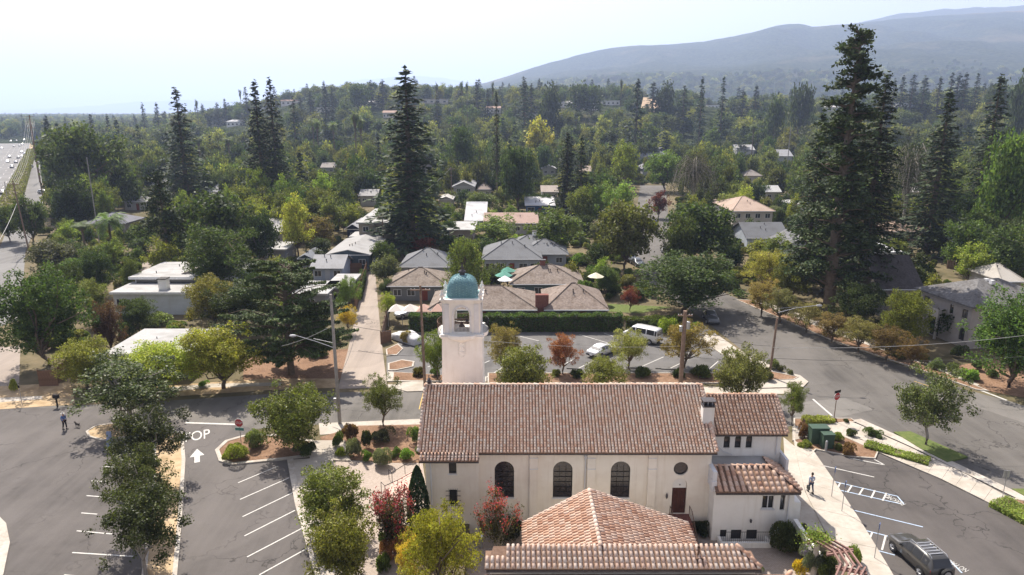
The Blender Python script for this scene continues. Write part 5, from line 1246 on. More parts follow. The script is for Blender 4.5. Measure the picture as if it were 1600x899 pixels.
# ---------------------------------------------------------------- houses
def window_on(root, x, z, w_, h_, y, face='front', side=1, frame='trim', X=0):
    """a framed window with its pane, standing on a house wall (local coordinates)"""
    f = MB(); t = .07
    f.box(-w_ / 2, w_ / 2, -.05, .02, 0, t).box(-w_ / 2, w_ / 2, -.05, .02, h_ - t, h_).box(-w_ / 2, -w_ / 2 + t, -.05, .02, t, h_ - t).box(w_ / 2 - t, w_ / 2, -.05, .02, t, h_ - t).box(-.03, .03, -.045, .02, t, h_ - t)
    o = part('window', f, M[frame], root); o.location = (x, y, z)
    if face == 'side': o.rotation_euler.z = -side * PI / 2 if side < 0 else PI / 2
    part('pane', MB().face([(-w_ / 2 + t, -.02, t), (w_ / 2 - t, -.02, t), (w_ / 2 - t, -.02, h_ - t), (-w_ / 2 + t, -.02, h_ - t)]), M['glass'], o)
    return o
def roof_mesh(kind, W, D, ze, rise, ov=.5, th_=.14):
    x0, x1, y0, y1 = -W / 2 - ov, W / 2 + ov, -ov, D + ov; k = MB(); zt = ze + rise; ym = (y0 + y1) / 2
    if kind == 'flat':
        k.box(x0, x1, y0, y1, ze, ze + .3); return k
    if kind == 'hip':
        i = min((y1 - y0) / 2, (x1 - x0) / 2 - .3); a, b = (x0 + i, ym, zt), (x1 - i, ym, zt)
        k.face([(x0, y0, ze), (x1, y0, ze), b, a]); k.face([(x1, y1, ze), (x0, y1, ze), a, b]); k.face([(x1, y0, ze), (x1, y1, ze), b]); k.face([(x0, y1, ze), (x0, y0, ze), a])
    elif kind == 'gable':
        k.face([(x0, y0, ze), (x1, y0, ze), (x1, ym, zt), (x0, ym, zt)]); k.face([(x1, y1, ze), (x0, y1, ze), (x0, ym, zt), (x1, ym, zt)])
    elif kind == 'gabley':
        k.face([(x0, y0, ze), (0, y0, zt), (0, y1, zt), (x0, y1, ze)]); k.face([(0, y0, zt), (x1, y0, ze), (x1, y1, ze), (0, y1, zt)])
    elif kind == 'shed':
        k.face([(x0, y0, ze), (x1, y0, ze - .0), (x1, y1, ze + rise), (x0, y1, ze + rise)])
    n = len(k.v); fs = list(k.f); k.v += [(v[0], v[1], v[2] - th_) for v in k.v]; k.f += [tuple(i + n for i in f)[::-1] for f in fs]
    if kind == 'hip': k.box(x0 + .01, x1 - .01, y0 + .01, y1 - .01, ze - th_, ze - .01)
    else:
        for f in fs:
            for a, b in zip(f, f[1:] + f[:1]): k.f.append((a, a + n, b + n, b))
    return k
def house(pxl, pxr, eave, ridge, label, kind='hip', ze=2.8, slope=.42, roof='roofgrey', rc=(.25, .25, .26), wc=(.5, .5, .5), wins=3, rot=0, Y=None, D=None, chim=None, door=True, cat='house', name='house', clear=True, upper=False, skyl=0, doorc=None, frontwin=(1.3, 1.1)):
    if Y is None: Y = (H - ze) / -ratio(eave)
    kq = -ratio(ridge)
    if D is None:
        d = (H - kq * Y - ze) / (slope + kq) if kind != 'flat' else ((H - ze - .3) / kq - Y) / 2
        D = max(5.0, min(2 * d, 22.0))
    z0 = T(XA((pxl + pxr) / 2, Y), Y)
    xl, xr = XA(pxl, Y, ze), XA(pxr, Y, ze); W = xr - xl - 1.0; xc = (xl + xr) / 2
    rise = slope * (D / 2 + .5) if kind != 'gabley' else slope * (W / 2 + .5)
    if kind == 'shed': rise = slope * D
    h = thing(name, label, cat, (xc, Y + .5, z0), rot)
    k = MB().box(-W / 2, W / 2, 0, D, 0, ze - .02)
    if kind == 'gable':
        for sx_ in (-1, 1): k.face([(sx_ * (W / 2 - .01), 0, ze - .02), (sx_ * (W / 2 - .01), D, ze - .02), (sx_ * (W / 2 - .01), D / 2, ze + rise * .9)])
    if kind == 'gabley':
        for yy in (0.01, D - .01): k.face([(-W / 2, yy, ze - .02), (W / 2, yy, ze - .02), (0, yy, ze + rise * .93)])
    if kind == 'shed': k.box(-W / 2, W / 2, D - .3, D, ze - .02, ze + rise - .2)
    part('wall', k, M['wall'], h, color=wc)
    part('roof', roof_mesh(kind, W, D, ze, rise), M[roof], h, color=rc)
    if kind == 'hip':
        ov = .5; i = min((D + 1) / 2, W / 2 + .2); rt = MB(); zt = ze + rise; ym = D / 2
        for a, b in (((-W / 2 - ov, -ov, ze), (-W / 2 - ov + i, ym, zt)), ((W / 2 + ov, -ov, ze), (W / 2 + ov - i, ym, zt)), ((-W / 2 - ov + i, ym, zt), (W / 2 + ov - i, ym, zt))):
            rt.tube([(a[0], a[1], a[2] + .03), (b[0], b[1], b[2] + .03)], .1, 4)
        part('ridge_cap', rt, M[roof], h, color=tuple(c * .8 for c in rc))
    if kind != 'flat' and Y < 260: part('gutter', MB().box(-W / 2 - .5, W / 2 + .5, -.62, -.5, ze - .16, ze - .03), M['trim'], h)
    ww, wh = frontwin; slots = wins + (1 if door else 0)
    for i in range(slots):
        x = -W / 2 + W * (i + .5) / slots
        if door and i == slots // 2:
            part('door', MB().box(x - .45, x + .45, -.06, .0, .05, 2.1), M['wall'], h, color=doorc or (.25, .07, .05))
        else: window_on(h, x, max(.8, ze - 1.0 - wh) if not upper else 1.0, ww, wh, 0)
        if upper: window_on(h, x, ze - 1.9, ww, 1.2, 0)
    sx_ = 1 if xc < 0 else -1
    for i in range(2 if D > 7 and Y < 260 else 0): window_on(h, sx_ * W / 2, ze - 1.0 - wh, 1.2, wh, D * (i + .5) / 2, 'side', sx_)
    if chim:
        cx_, cy_, mt = chim; cz = ze + rise
        c = part('chimney', MB().box(cx_ * W / 2 - .45, cx_ * W / 2 + .45, cy_ * D - .35, cy_ * D + .35, ze - .5, cz + .7), M[mt], h)
        part('chimney_cap', MB().box(cx_ * W / 2 - .52, cx_ * W / 2 + .52, cy_ * D - .42, cy_ * D + .42, cz + .7, cz + .82), M['lead'], c)
    if kind != 'flat' and Y < 230:
        rnd = random.Random(int(pxl))
        for i in range(3):
            u = rnd.uniform(-.6, .6); v = rnd.uniform(.2, .42)
            z = ze + slope * (v * D + .5) if kind != 'gabley' else ze + slope * (W / 2 + .5) * (1 - abs(u)) 
            part('roof_vent', MB().lathe([(.07, -.1), (.07, .3), (.12, .3), (.12, .4)], 6, (u * W / 2 * .8, v * D, z)), M['lead'], h)
    for i in range(skyl):
        u = -.4 + .45 * i; part('skylight', MB().box(u * W / 2 - .4, u * W / 2 + .4, D * .45, D * .55, ze + .3, ze + .42), M['signwhite'], h)
    if clear:
        RECTS.append((pxl, pxr, ridge - 1, eave + 4, Y))
    return h
GREYW = (.36, .38, .42); BLUEW = (.075, .105, .135)
# modern white house with two flat roof levels
h1 = thing('flat_roof_house', 'white modern house with stepped flat roofs and a square chimney', 'house', (-52.5, 101, 0)); RECTS.append((172, 325, 418, 495, 99))
part('wall', MB().box(-7.8, 6.3, 0, 6, 0, 3.3).box(-7.2, 7.8, 5.5, 16, 0, 4.1), M['wall'], h1, color=(.60, .63, .66))
part('roof', MB().box(-8.1, 6.6, -.3, 6.3, 3.3, 3.6).box(-8.0, 8.3, 5.2, 16.5, 4.3, 4.65), M['flatroof'], h1)
part('fascia', MB().box(-8.15, 6.65, -.36, -.3, 3.25, 3.62).box(-8.05, 8.35, 5.13, 5.2, 4.25, 4.67), M['signwhite'], h1)
part('clerestory', MB().box(-7.0, 7.4, 5.42, 5.5, 3.62, 4.25), M['glass'], h1)
c = part('chimney', MB().box(-1.4, -.2, 1.2, 2.4, 3.3, 5.2), M['stucco_white'], h1); part('chimney_cap', MB().box(-1.5, -.1, 1.1, 2.5, 5.2, 5.32), M['iron'], c)
part('roof_monitor', MB().face([(-.5, 7.0, 4.66), (4.2, 9.8, 4.66), (4.2, 9.8, 5.9), (-.5, 7.0, 4.8)]).face([(4.2, 9.8, 4.66), (4.2, 11, 4.66), (4.2, 11, 5.9), (4.2, 9.8, 5.9)]).face([(-.5, 7.0, 4.8), (4.2, 9.8, 5.9), (4.2, 11, 5.9), (-.5, 11, 4.8)]), M['wall'], h1, color=(.4, .36, .34))
window_on(h1, -6.3, 1.0, 2.2, 1.5, 0); part('door', MB().box(4.6, 5.6, -.05, 0, 0, 2.1), M['wall'], h1, color=(.4, .35, .3))
for i, (x, y) in enumerate(((-5, 8), (-3.6, 13), (5.5, 12), (6.2, 8))): part('roof_vent', MB().lathe([(.08, 0), (.08, .35)], 6, (x, y, 4.64)), M['lead'], h1)
# flat garage roof close to the verge
g1 = thing('garage', 'low garage with a flat grey felt roof behind the pale yellow trees', 'garage', (-42.3, 75, 0)); RECTS.append((168, 305, 512, 558, 75))
part('wall', MB().box(-4.4, 4.4, .3, 9.3, 0, 2.75), M['wall'], g1, color=(.36, .34, .32)); part('roof', MB().box(-4.8, 4.8, 0, 9.6, 2.75, 3.0), M['flatroof'], g1)
part('roof_vent', MB().lathe([(.12, 0), (.12, .3), (.2, .3), (.18, .42)], 8, (2.6, 3.6, 3.0)), M['steel'], g1); part('roof_vent', MB().lathe([(.06, 0), (.06, .25)], 6, (-1.2, 5.6, 3.0)), M['lead'], g1)
part('fascia', MB().box(-4.85, 4.85, -.05, 0, 2.7, 3.02), M['kerb'], g1)
part('door', MB().box(-2.4, .4, .24, .3, 0, 2.3), M['wall'], g1, color=(.5, .48, .45))
house(130, 197, 349, 334, 'grey hip-roofed bungalow behind the date palm', wins=2, rc=(.20, .20, .22), wc=(.3, .27, .25), ze=3)
house(190, 236, 334, 319, 'small pale-roofed house behind the grey hip-roofed bungalow', rc=(.42, .41, .40), wc=(.45, .43, .4), wins=2, Y=215)
house(396, 446, 362, 343, 'beige house left of the bright yellow tree', 'gable', ze=4.0, rc=(.46, .44, .42), wc=(.36, .34, .35), wins=1, door=False, cat='house')
house(395, 447, 392, 379, 'low shed-roofed wing below the beige house', 'flat', ze=2.6, rc=(.4, .38, .36), wc=(.3, .3, .32), wins=1, door=False, name='outbuilding', cat='outbuilding', roof='flatroof')
house(508, 579, 398, 372, 'slate blue house with a long pale low-pitched roof and red-framed door', 'gabley', ze=3.4, slope=.22, rc=(.36, .355, .35), wc=BLUEW, wins=2, doorc=(.34, .07, .04))
house(483, 537, 419, 404, 'small pale blue garage with a grey gabled roof', 'gable', ze=2.5, rc=(.36, .36, .37), wc=(.40, .45, .55), wins=2, name='garage', cat='garage', doorc=(.5, .52, .58), D=7)
house(464, 488, 404, 386, 'narrow slate shed left of the slate blue house', 'gabley', ze=2.6, slope=.5, rc=(.20, .21, .23), wc=BLUEW, wins=1, door=False, name='shed', cat='shed')
house(538, 563, 358, 334, 'dark navy gabled house front above the pale roof', 'gabley', ze=3.6, slope=.6, rc=(.36, .36, .38), wc=(.02, .03, .06), wins=1, door=False)
house(556, 606, 350, 318, 'beige two-storey house with white windows above the alley', 'flat', ze=5.6, rc=(.35, .33, .31), wc=(.34, .30, .25), wins=2, upper=True, door=False, roof='flatroof')
house(545, 596, 372, 355, 'flat beige roofed buildings beside the alley head', 'flat', ze=2.8, wc=(.25, .22, .2), wins=2, door=False, roof='flatroof')
house(455, 512, 462, 441, 'white flat-roofed shed half hidden by the cedar', 'flat', ze=2.6, wc=(.3, .3, .32), wins=1, door=False, roof='flatroof', name='shed', cat='shed')
house(505, 545, 452, 430, 'pale flat carport roof beside the alley fence', 'flat', ze=2.6, wc=(.3, .28, .27), wins=1, door=False, roof='flatroof', name='carport', cat='carport')
house(622, 705, 417, 390, 'grey hip-roofed house left of the willow', ze=2.9, rc=(.19, .195, .205), wc=GREYW, wins=3)
hg = house(752, 848, 405, 375, 'large grey hip-roofed house with white-framed windows beyond the umbrellas', ze=3.0, rc=(.185, .19, .20), wc=(.38, .40, .44), wins=4, frontwin=(1.6, 1.3))
house(815, 889, 406, 388, 'grey hip-roofed wing at the right end of the large grey house', ze=2.7, rc=(.19, .195, .205), wc=(.38, .40, .44), wins=2, Y=134, D=9)
house(790, 878, 388, 369, 'rear grey roof with a small square chimney behind the large grey house', ze=3.0, rc=(.20, .205, .215), wc=GREYW, chim=(.05, .5, 'roofgrey'), wins=2)
house(604, 700, 447, 421, 'brown shingle-roofed house left of the bell tower dome', ze=2.6, roof='shake', rc=(.27, .225, .19), wc=(.2, .2, .2), wins=3)
house(796, 914, 444, 416, 'brown shake-roofed house with blue-green walls', ze=2.6, roof='shake', rc=(.27, .225, .195), wc=(.12, .17, .18), wins=3, chim=(-.1, .5, 'brick'), doorc=(.1, .12, .12))
house(668, 840, 484, 450, 'left half of the long brown shake roof above the hedge', ze=2.5, roof='shake', rc=(.26, .215, .185), wc=(.15, .14, .13), wins=4)
house(850, 952, 484, 446, 'right half of the long brown shake roof beside the lawn', ze=2.5, roof='shake', rc=(.27, .22, .19), wc=(.15, .14, .13), wins=3)
bc = G(844, 489); o = part('brick_chimney', MB().box(-.95, .95, 0, .9, 0, 4.4), M['brick'], loc=(bc[0], 96.0, 0)); tag(o, 'wide dark brick chimney stack in front of the long brown shake roof', 'chimney')
RECTS.append((832, 856, 455, 490, 96))
house(820, 868, 321, 305, 'white-roofed house with bright blue wall and large window', 'shed', ze=3.0, slope=.15, D=9, rc=(.6, .6, .61), wc=(.03, .10, .24), wins=2, frontwin=(2.2, 1.5), roof='roofgrey')
house(725, 760, 345, 308, 'steep white-roofed blue house wing left of the large window', 'shed', ze=2.6, slope=.35, D=10, rc=(.58, .58, .59), wc=(.03, .09, .22), wins=1, door=False)
house(755, 842, 349, 334, 'long low house with a pale pink clay roof', 'gable', ze=2.8, roof='roofgrey', rc=(.46, .33, .28), wc=(.5, .48, .45), wins=4, door=False)
house(698, 742, 361, 347, 'pale stepped flat roof left of the pink clay roof', 'flat', ze=2.8, wc=(.35, .3, .28), wins=1, door=False, roof='flatroof')
house(706, 742, 292, 271, 'grey two-storey house with white gable left of the yellow-green trees', 'gabley', ze=5.2, rc=(.33, .33, .34), wc=(.36, .35, .34), wins=2, upper=True, door=False)
house(685, 708, 312, 298, 'small white outbuilding behind the central redwood', 'gabley', ze=2.8, rc=(.5, .48, .45), wc=(.45, .42, .4), wins=1, door=False)
house(998, 1040, 246, 229, 'long grey-roofed house at the end of the far street', 'gable', ze=4, rc=(.27, .28, .31), wc=(.5, .5, .5), wins=3)
house(1003, 1026, 264, 252, 'smaller steep grey roof in front of the long grey-roofed house', 'gabley', ze=3.0, rc=(.22, .22, .24), wc=(.4, .4, .4), wins=1, door=False)
house(1144, 1212, 330, 308, 'cream two-storey house with a clay tile roof and dark windows', 'hip', ze=5.6, rc=(.42, .32, .26), wc=(.55, .50, .44), wins=3, upper=True, slope=.3)
house(1128, 1180, 318, 309, 'rear clay-tiled roof behind the cream two-storey house', 'hip', ze=5.4, rc=(.44, .34, .28), wc=(.5, .45, .4), wins=2, slope=.3)
house(1166, 1236, 372, 349, 'dark grey gabled house with pale trim left of the giant redwood', 'gable', ze=2.9, rc=(.15, .155, .165), wc=(.42, .46, .52), wins=3)
house(1228, 1285, 385, 362, 'dark roofed house with white eaves behind the giant redwood trunk', 'gabley', ze=3.2, slope=.5, rc=(.17, .17, .18), wc=(.5, .52, .55), wins=2)
house(1262, 1298, 330, 313, 'small bright white house left of the giant redwood trunk', 'flat', ze=4.2, wc=(.7, .7, .68), wins=2, door=False, roof='flatroof')
house(1340, 1412, 396, 374, 'white flat-roofed house with dark skylights right of the giant redwoods', 'flat', ze=3.0, wc=(.5, .5, .5), wins=3, roof='signwhite', skyl=2)
house(1392, 1452, 362, 346, 'brown roofed house shaded by the tall redwood', 'hip', ze=3.0, rc=(.3, .22, .17), wc=(.3, .25, .2), wins=2)
house(1372, 1446, 452, 404, 'house with a steep dark slatted shingle roof left of the stucco house', 'gable', ze=4.2, slope=.75, roof='shake', rc=(.10, .09, .09), wc=(.25, .23, .22), wins=2, D=10)
house(1522, 1560, 398, 380, 'pale modern roof with a triangular skylight at the right', 'shed', ze=3.0, slope=.2, rc=(.6, .62, .66), wc=(.4, .4, .42), wins=1, door=False)
house(1566, 1604, 440, 415, 'rubble-coloured pale roof above the stucco house at the right edge', 'hip', ze=3.2, rc=(.45, .42, .38), wc=(.4, .38, .35), wins=1, door=False)
house(1150, 1180, 240, 232, 'tiny pale house among the trees right of the grey weeping tree', 'gable', ze=3.2, rc=(.4, .4, .4), wc=(.5, .5, .5), wins=1, door=False)
house(1215, 1240, 246, 236, 'tiny white house beside the shorter conifer', 'gable', ze=3.2, rc=(.33, .33, .35), wc=(.55, .55, .55), wins=1, door=False)
for a in [(845, 873, 300, 291, 'small pale roof tucked left of the black-green conifers', 'gable', (.42, .36, .31)), (846, 870, 264, 255, 'small white-gabled house beyond the black-green conifers', 'gabley', (.42, .42, .43)), (1042, 1060, 256, 247, 'little brown-roofed house right of the far grey roofs', 'hip', (.25, .2, .17)),
          (322, 346, 300, 289, 'grey roof glimpsed between the massive oak and the twin redwoods', 'hip', (.3, .3, .31)), (560, 590, 306, 297, 'pale roof left of the central redwood', 'gable', (.4, .39, .38)), (745, 768, 296, 287, 'low brown roof behind the grey two-storey house', 'hip', (.28, .23, .2)),
          (800, 826, 284, 276, 'grey roof among trees above the blue house', 'hip', (.3, .3, .32)), (905, 925, 268, 260, 'tan roof between the conifers and the lime green tree', 'gable', (.38, .31, .26)), (1068, 1096, 220, 213, 'long pale roof above the grey weeping tree', 'gable', (.44, .43, .42)),
          (1165, 1192, 275, 266, 'grey-brown roof between the weeping tree and the giants', 'hip', (.28, .25, .23)), (1196, 1222, 300, 291, 'white roof just left of the shorter conifer', 'gable', (.5, .5, .5)), (1415, 1440, 300, 291, 'pale roof seen below the silvery arching cedar', 'gable', (.45, .43, .41)),
          (500, 524, 262, 255, 'dull roof in the woods between the redwoods', 'gable', (.33, .3, .28)), (235, 258, 290, 281, 'grey roof left of the tall pointed redwood', 'gable', (.3, .3, .3)), (655, 680, 262, 254, 'roof right of the central redwood trunk', 'hip', (.33, .29, .26)), (1320, 1338, 345, 336, 'terracotta patch of roof between the giant trunks', 'gable', (.4, .24, .17))]:
    house(*a[:4], a[4], a[5], ze=3.4, rc=a[6], wc=(.45, .43, .4), wins=2, door=False)
# large stucco house at the right, two storeys, seen at an angle
A = Vector(G(1509, 546)); Bv = Vector((XA(1447, 93.3, 6), 93.3))
sh = thing('stucco_house', 'two-storey grey stucco house with arched openings and a small balcony', 'house', (A.x, A.y, 0), math.atan2((Bv - A).y, (Bv - A).x)); RECTS.append((1445, 1600, 430, 545, 70))
LN, DP, WH = 9.0, 12.0, 5.9    # local x runs back along the street side, local y towards the left of it is outside
k = MB(); kr = k
ops2 = [(.6, 1.5, .9, 2.6, 1), (.6, 1.5, 3.9, 5.1, 0), (3.0, 3.6, 3.9, 5.1, 0), (4.9, 6.5, .1, 2.9, 1), (7.3, 8.3, 3.9, 5.1, 0)]
def flipy(q):
    q.v = [(v[0], -v[1], v[2]) for v in q.v]; return q
wall_open(k, kr, 0, LN, 0, WH, 0, ops2, .25); 
wb2 = flipy(k)
wb2.face([(0, 0, 0), (0, -DP, 0), (0, -DP, WH), (0, 0, WH)]).face([(LN, -DP, 0), (LN, 0, 0), (LN, 0, WH), (LN, -DP, WH)]).face([(0, -DP, 0), (LN, -DP, 0), (LN, -DP, WH), (0, -DP, WH)])
part('wall', wb2, M['wall'], sh, color=(.38, .345, .325))
for o_ in ops2:
    w_ = part('window', flipy(MB().face(pane_poly(*o_, .14)).box((o_[0] + o_[1]) / 2 - .03, (o_[0] + o_[1]) / 2 + .03, .08, .13, o_[2], o_[3] - .3)), M['iron'], sh)
    part('pane', flipy(MB().face(pane_poly(*o_, .12, .06))), M['glass'], w_)
for y in (-3, -7.5):
    for z in (1, 3.7): w_ = window_on(sh, 0, z, 1.2, 1.3, y, 'side', -1)
rf = MB(); o_ = .7; e = WH; mid = -DP / 2; rr_ = 2.3
x0, x1, y0, y1 = -o_, LN + o_, o_, -DP - o_; xm = (x0 + x1) / 2; a, b = (xm, y0 - 5.2, e + rr_), (xm, y1 + 5.2, e + rr_)
rf.face([(x0, y0, e), (x1, y0, e), a]).face([(x1, y1, e), (x0, y1, e), b]).face([(x1, y0, e), (x1, y1, e), b, a]).face([(x0, y1, e), (x0, y0, e), a, b]).box(x0, x1, y1, y0, e - .2, e - .01)
part('roof', rf, M['shake'], sh, color=(.185, .18, .18))
for u in (.45, .55): part('roof_vent', MB().box(LN * u - 1, LN * u - .5, -5.6, -5.2, e + 1.8, e + 2.35), M['trim'], sh)
b = part('balcony', MB().box(4.1, 6.9, 0, 1.2, 3.1, 3.3).box(4.1, 6.9, 1.12, 1.2, 3.3, 4.2).box(4.1, 4.18, 0, 1.12, 3.3, 4.2).box(6.82, 6.9, 0, 1.12, 3.3, 4.2), M['wall'], sh, color=(.5, .46, .43))
part('porch', MB().box(4.3, 4.55, .8, 1.05, 0, 3.1).box(6.6, 6.85, .8, 1.05, 0, 3.1), M['wall'], sh, color=(.45, .42, .4))
# a few small houses on the wooded knoll and across the valley
FAR = [(660, 700, 158, 620), (556, 590, 162, 640), (440, 470, 160, 700), (330, 352, 156, 760), (352, 378, 158, 720), (495, 520, 172, 560), (870, 905, 163, 620), (912, 935, 167, 560), (1010, 1034, 158, 640), (1240, 1262, 146, 800), (940, 968, 160, 700), (1105, 1128, 166, 620), (760, 782, 172, 560), (1400, 1425, 152, 800), (1290, 1310, 150, 780), (598, 618, 178, 520), (820, 842, 180, 480), (404, 420, 168, 620)]
FL = ['long white house below the tall trees on the knoll', 'pale flat house on the knoll left of the central redwood', 'white house on the left shoulder of the knoll', 'leftmost cream house on the knoll edge', 'terracotta-roofed house next to the leftmost cream one', 'white roof glimpsed in front of the knoll', 'long pale house on the centre skyline', 'pinkish house right of the long pale one', 'house beside the dry slope on the skyline', 'small white house at the foot of the mountain', 'cream house below the skyline trees', 'white house right of the lone pointed conifer', 'little house right of the central redwood', 'white house in the valley right of the giants', 'small house seen behind the giant ragged redwood', 'pale house low on the knoll', 'pale roof left of the yellow-topped tree', 'house between the palms and the knoll']
rnd = random.Random(9)
for (a, b, py, Y), lb in zip(FAR, FL):
    best = min(((abs(proj(XA((a + b) / 2, yy, 30), yy, T(XA((a + b) / 2, yy, 30), yy) + 3)[1] - py), yy) for yy in range(430, 1100, 10)))
    if best[0] < 3: Y = best[1]
    x = XA((a + b) / 2, Y, 30); z = T(x, Y); py = proj(x, Y, z + 3)[1]; W = (b - a) / F * depth(Y, z); D = 9; hh = 4.6
    h = thing('hillside_house', lb, 'house', (x, Y, z)); c = rnd.choice([(.75, .74, .72), (.62, .58, .52), (.7, .66, .62)])
    part('wall', MB().box(-W / 2, W / 2, 0, D, -2, hh), M['wall'], h, color=c)
    part('roof', roof_mesh(rnd.choice(['gable', 'hip', 'flat']), W, D, hh, 1.9), M['roofgrey'], h, color=rnd.choice([(.5, .48, .46), (.4, .28, .22), (.55, .55, .56)]))
    for i in range(4): part('window', MB().box(-W / 2 + W * (i + .3) / 4, -W / 2 + W * (i + .7) / 4, -.1, 0, 1.2, 2.8), M['glass'], h)
    RECTS.append(((a + b) / 2 - (b - a) * .6, (a + b) / 2 + (b - a) * .6, py - 6, py + 8, Y))
# dry grass slope on the skyline
struct('dry_slope', MB().face([(XA(1000, 655, 40), 655, T(XA(1000, 655, 40), 655) + 1), (XA(1045, 655, 40), 655, T(XA(1045, 655, 40), 655) + 1), (XA(1040, 700, 40), 700, T(XA(1040, 700, 40), 700) + 12), (XA(1005, 700, 40), 700, T(XA(1005, 700, 40), 700) + 12)]), M['brown'])
RECTS.append((1003, 1038, 138, 152, 650))

# ---------------------------------------------------------------- hedges
def hedge(name, label, pa, pb, wd, hh, color, n, zt=0, leaf=.2, cat='hedge'):
    a, b = Vector(G(*pa)), Vector(G(*pb)); d = b - a; L_ = d.length; rng = np.random.RandomState(int(L_ * 10))
    t = rng.uniform(0, L_, n); s = rng.uniform(-1, 1, n); q = rng.randint(0, 3, n); top = rng.uniform(0, hh, n)
    wv = .10 * np.sin(t * 1.7) + .07 * np.sin(t * 4.1)
    y = np.where(q == 0, s * wd / 2, np.where(rng.uniform(size=n) < .6, -wd / 2, wd / 2)); z = np.where(q == 0, hh + wv + rng.normal(size=n) * .05, top)
    C = np.stack([t, y + rng.normal(size=n) * .06, z], 1); V, Q = leaf_quads(C, leaf, rng, up=.5)
    o = part(name, crown_mesh('hedge', V, 'leaf'), None, color=color); o.location = (a.x, a.y, zt); o.rotation_euler.z = math.atan2(d.y, d.x)
    core = part('stems', MB().box(.1, L_ - .1, -wd / 2 + .12, wd / 2 - .12, 0, hh - .12), M['bark'], o)
    return tag(o, label, cat)
hedge('hedge', 'long clipped dark hedge behind the back car park, up to the small red tree', (640, 517), (972, 516), 1.6, 2.3, (.05, .08, .03), 26000, leaf=.24)
hedge('hedge', 'lower end of the car park hedge behind the white van', (975, 512), (1066, 508), 1.6, 1.3, (.08, .11, .03), 7000, leaf=.24)
hedge('hedge', 'low clipped hedge strip between the right car park and the walk', (1352, 697), (1452, 726), 1.1, .38, (.14, .17, .05), 6000, leaf=.13)
hedge('hedge', 'rounded hedge in the kerbed bed at the right edge by the exit', (1558, 788), (1640, 830), 1.8, .5, (.14, .17, .05), 6000, leaf=.13)
hedge('hedge', 'clipped hedge behind the green utility cabinets', (1255, 662), (1300, 660), .9, .55, (.17, .18, .05), 3500, leaf=.13)
hedge('hedge', 'yellow-green shrub belt between the highway and the frontage road', (50, 238), (12, 338), 5, 2.6, (.12, .13, .045), 16000, leaf=.7)
hedge('hedge', 'dark leafy hedge along the left side of the alley head', (560, 470), (568, 436), 1.0, 1.8, (.05, .08, .03), 5000)
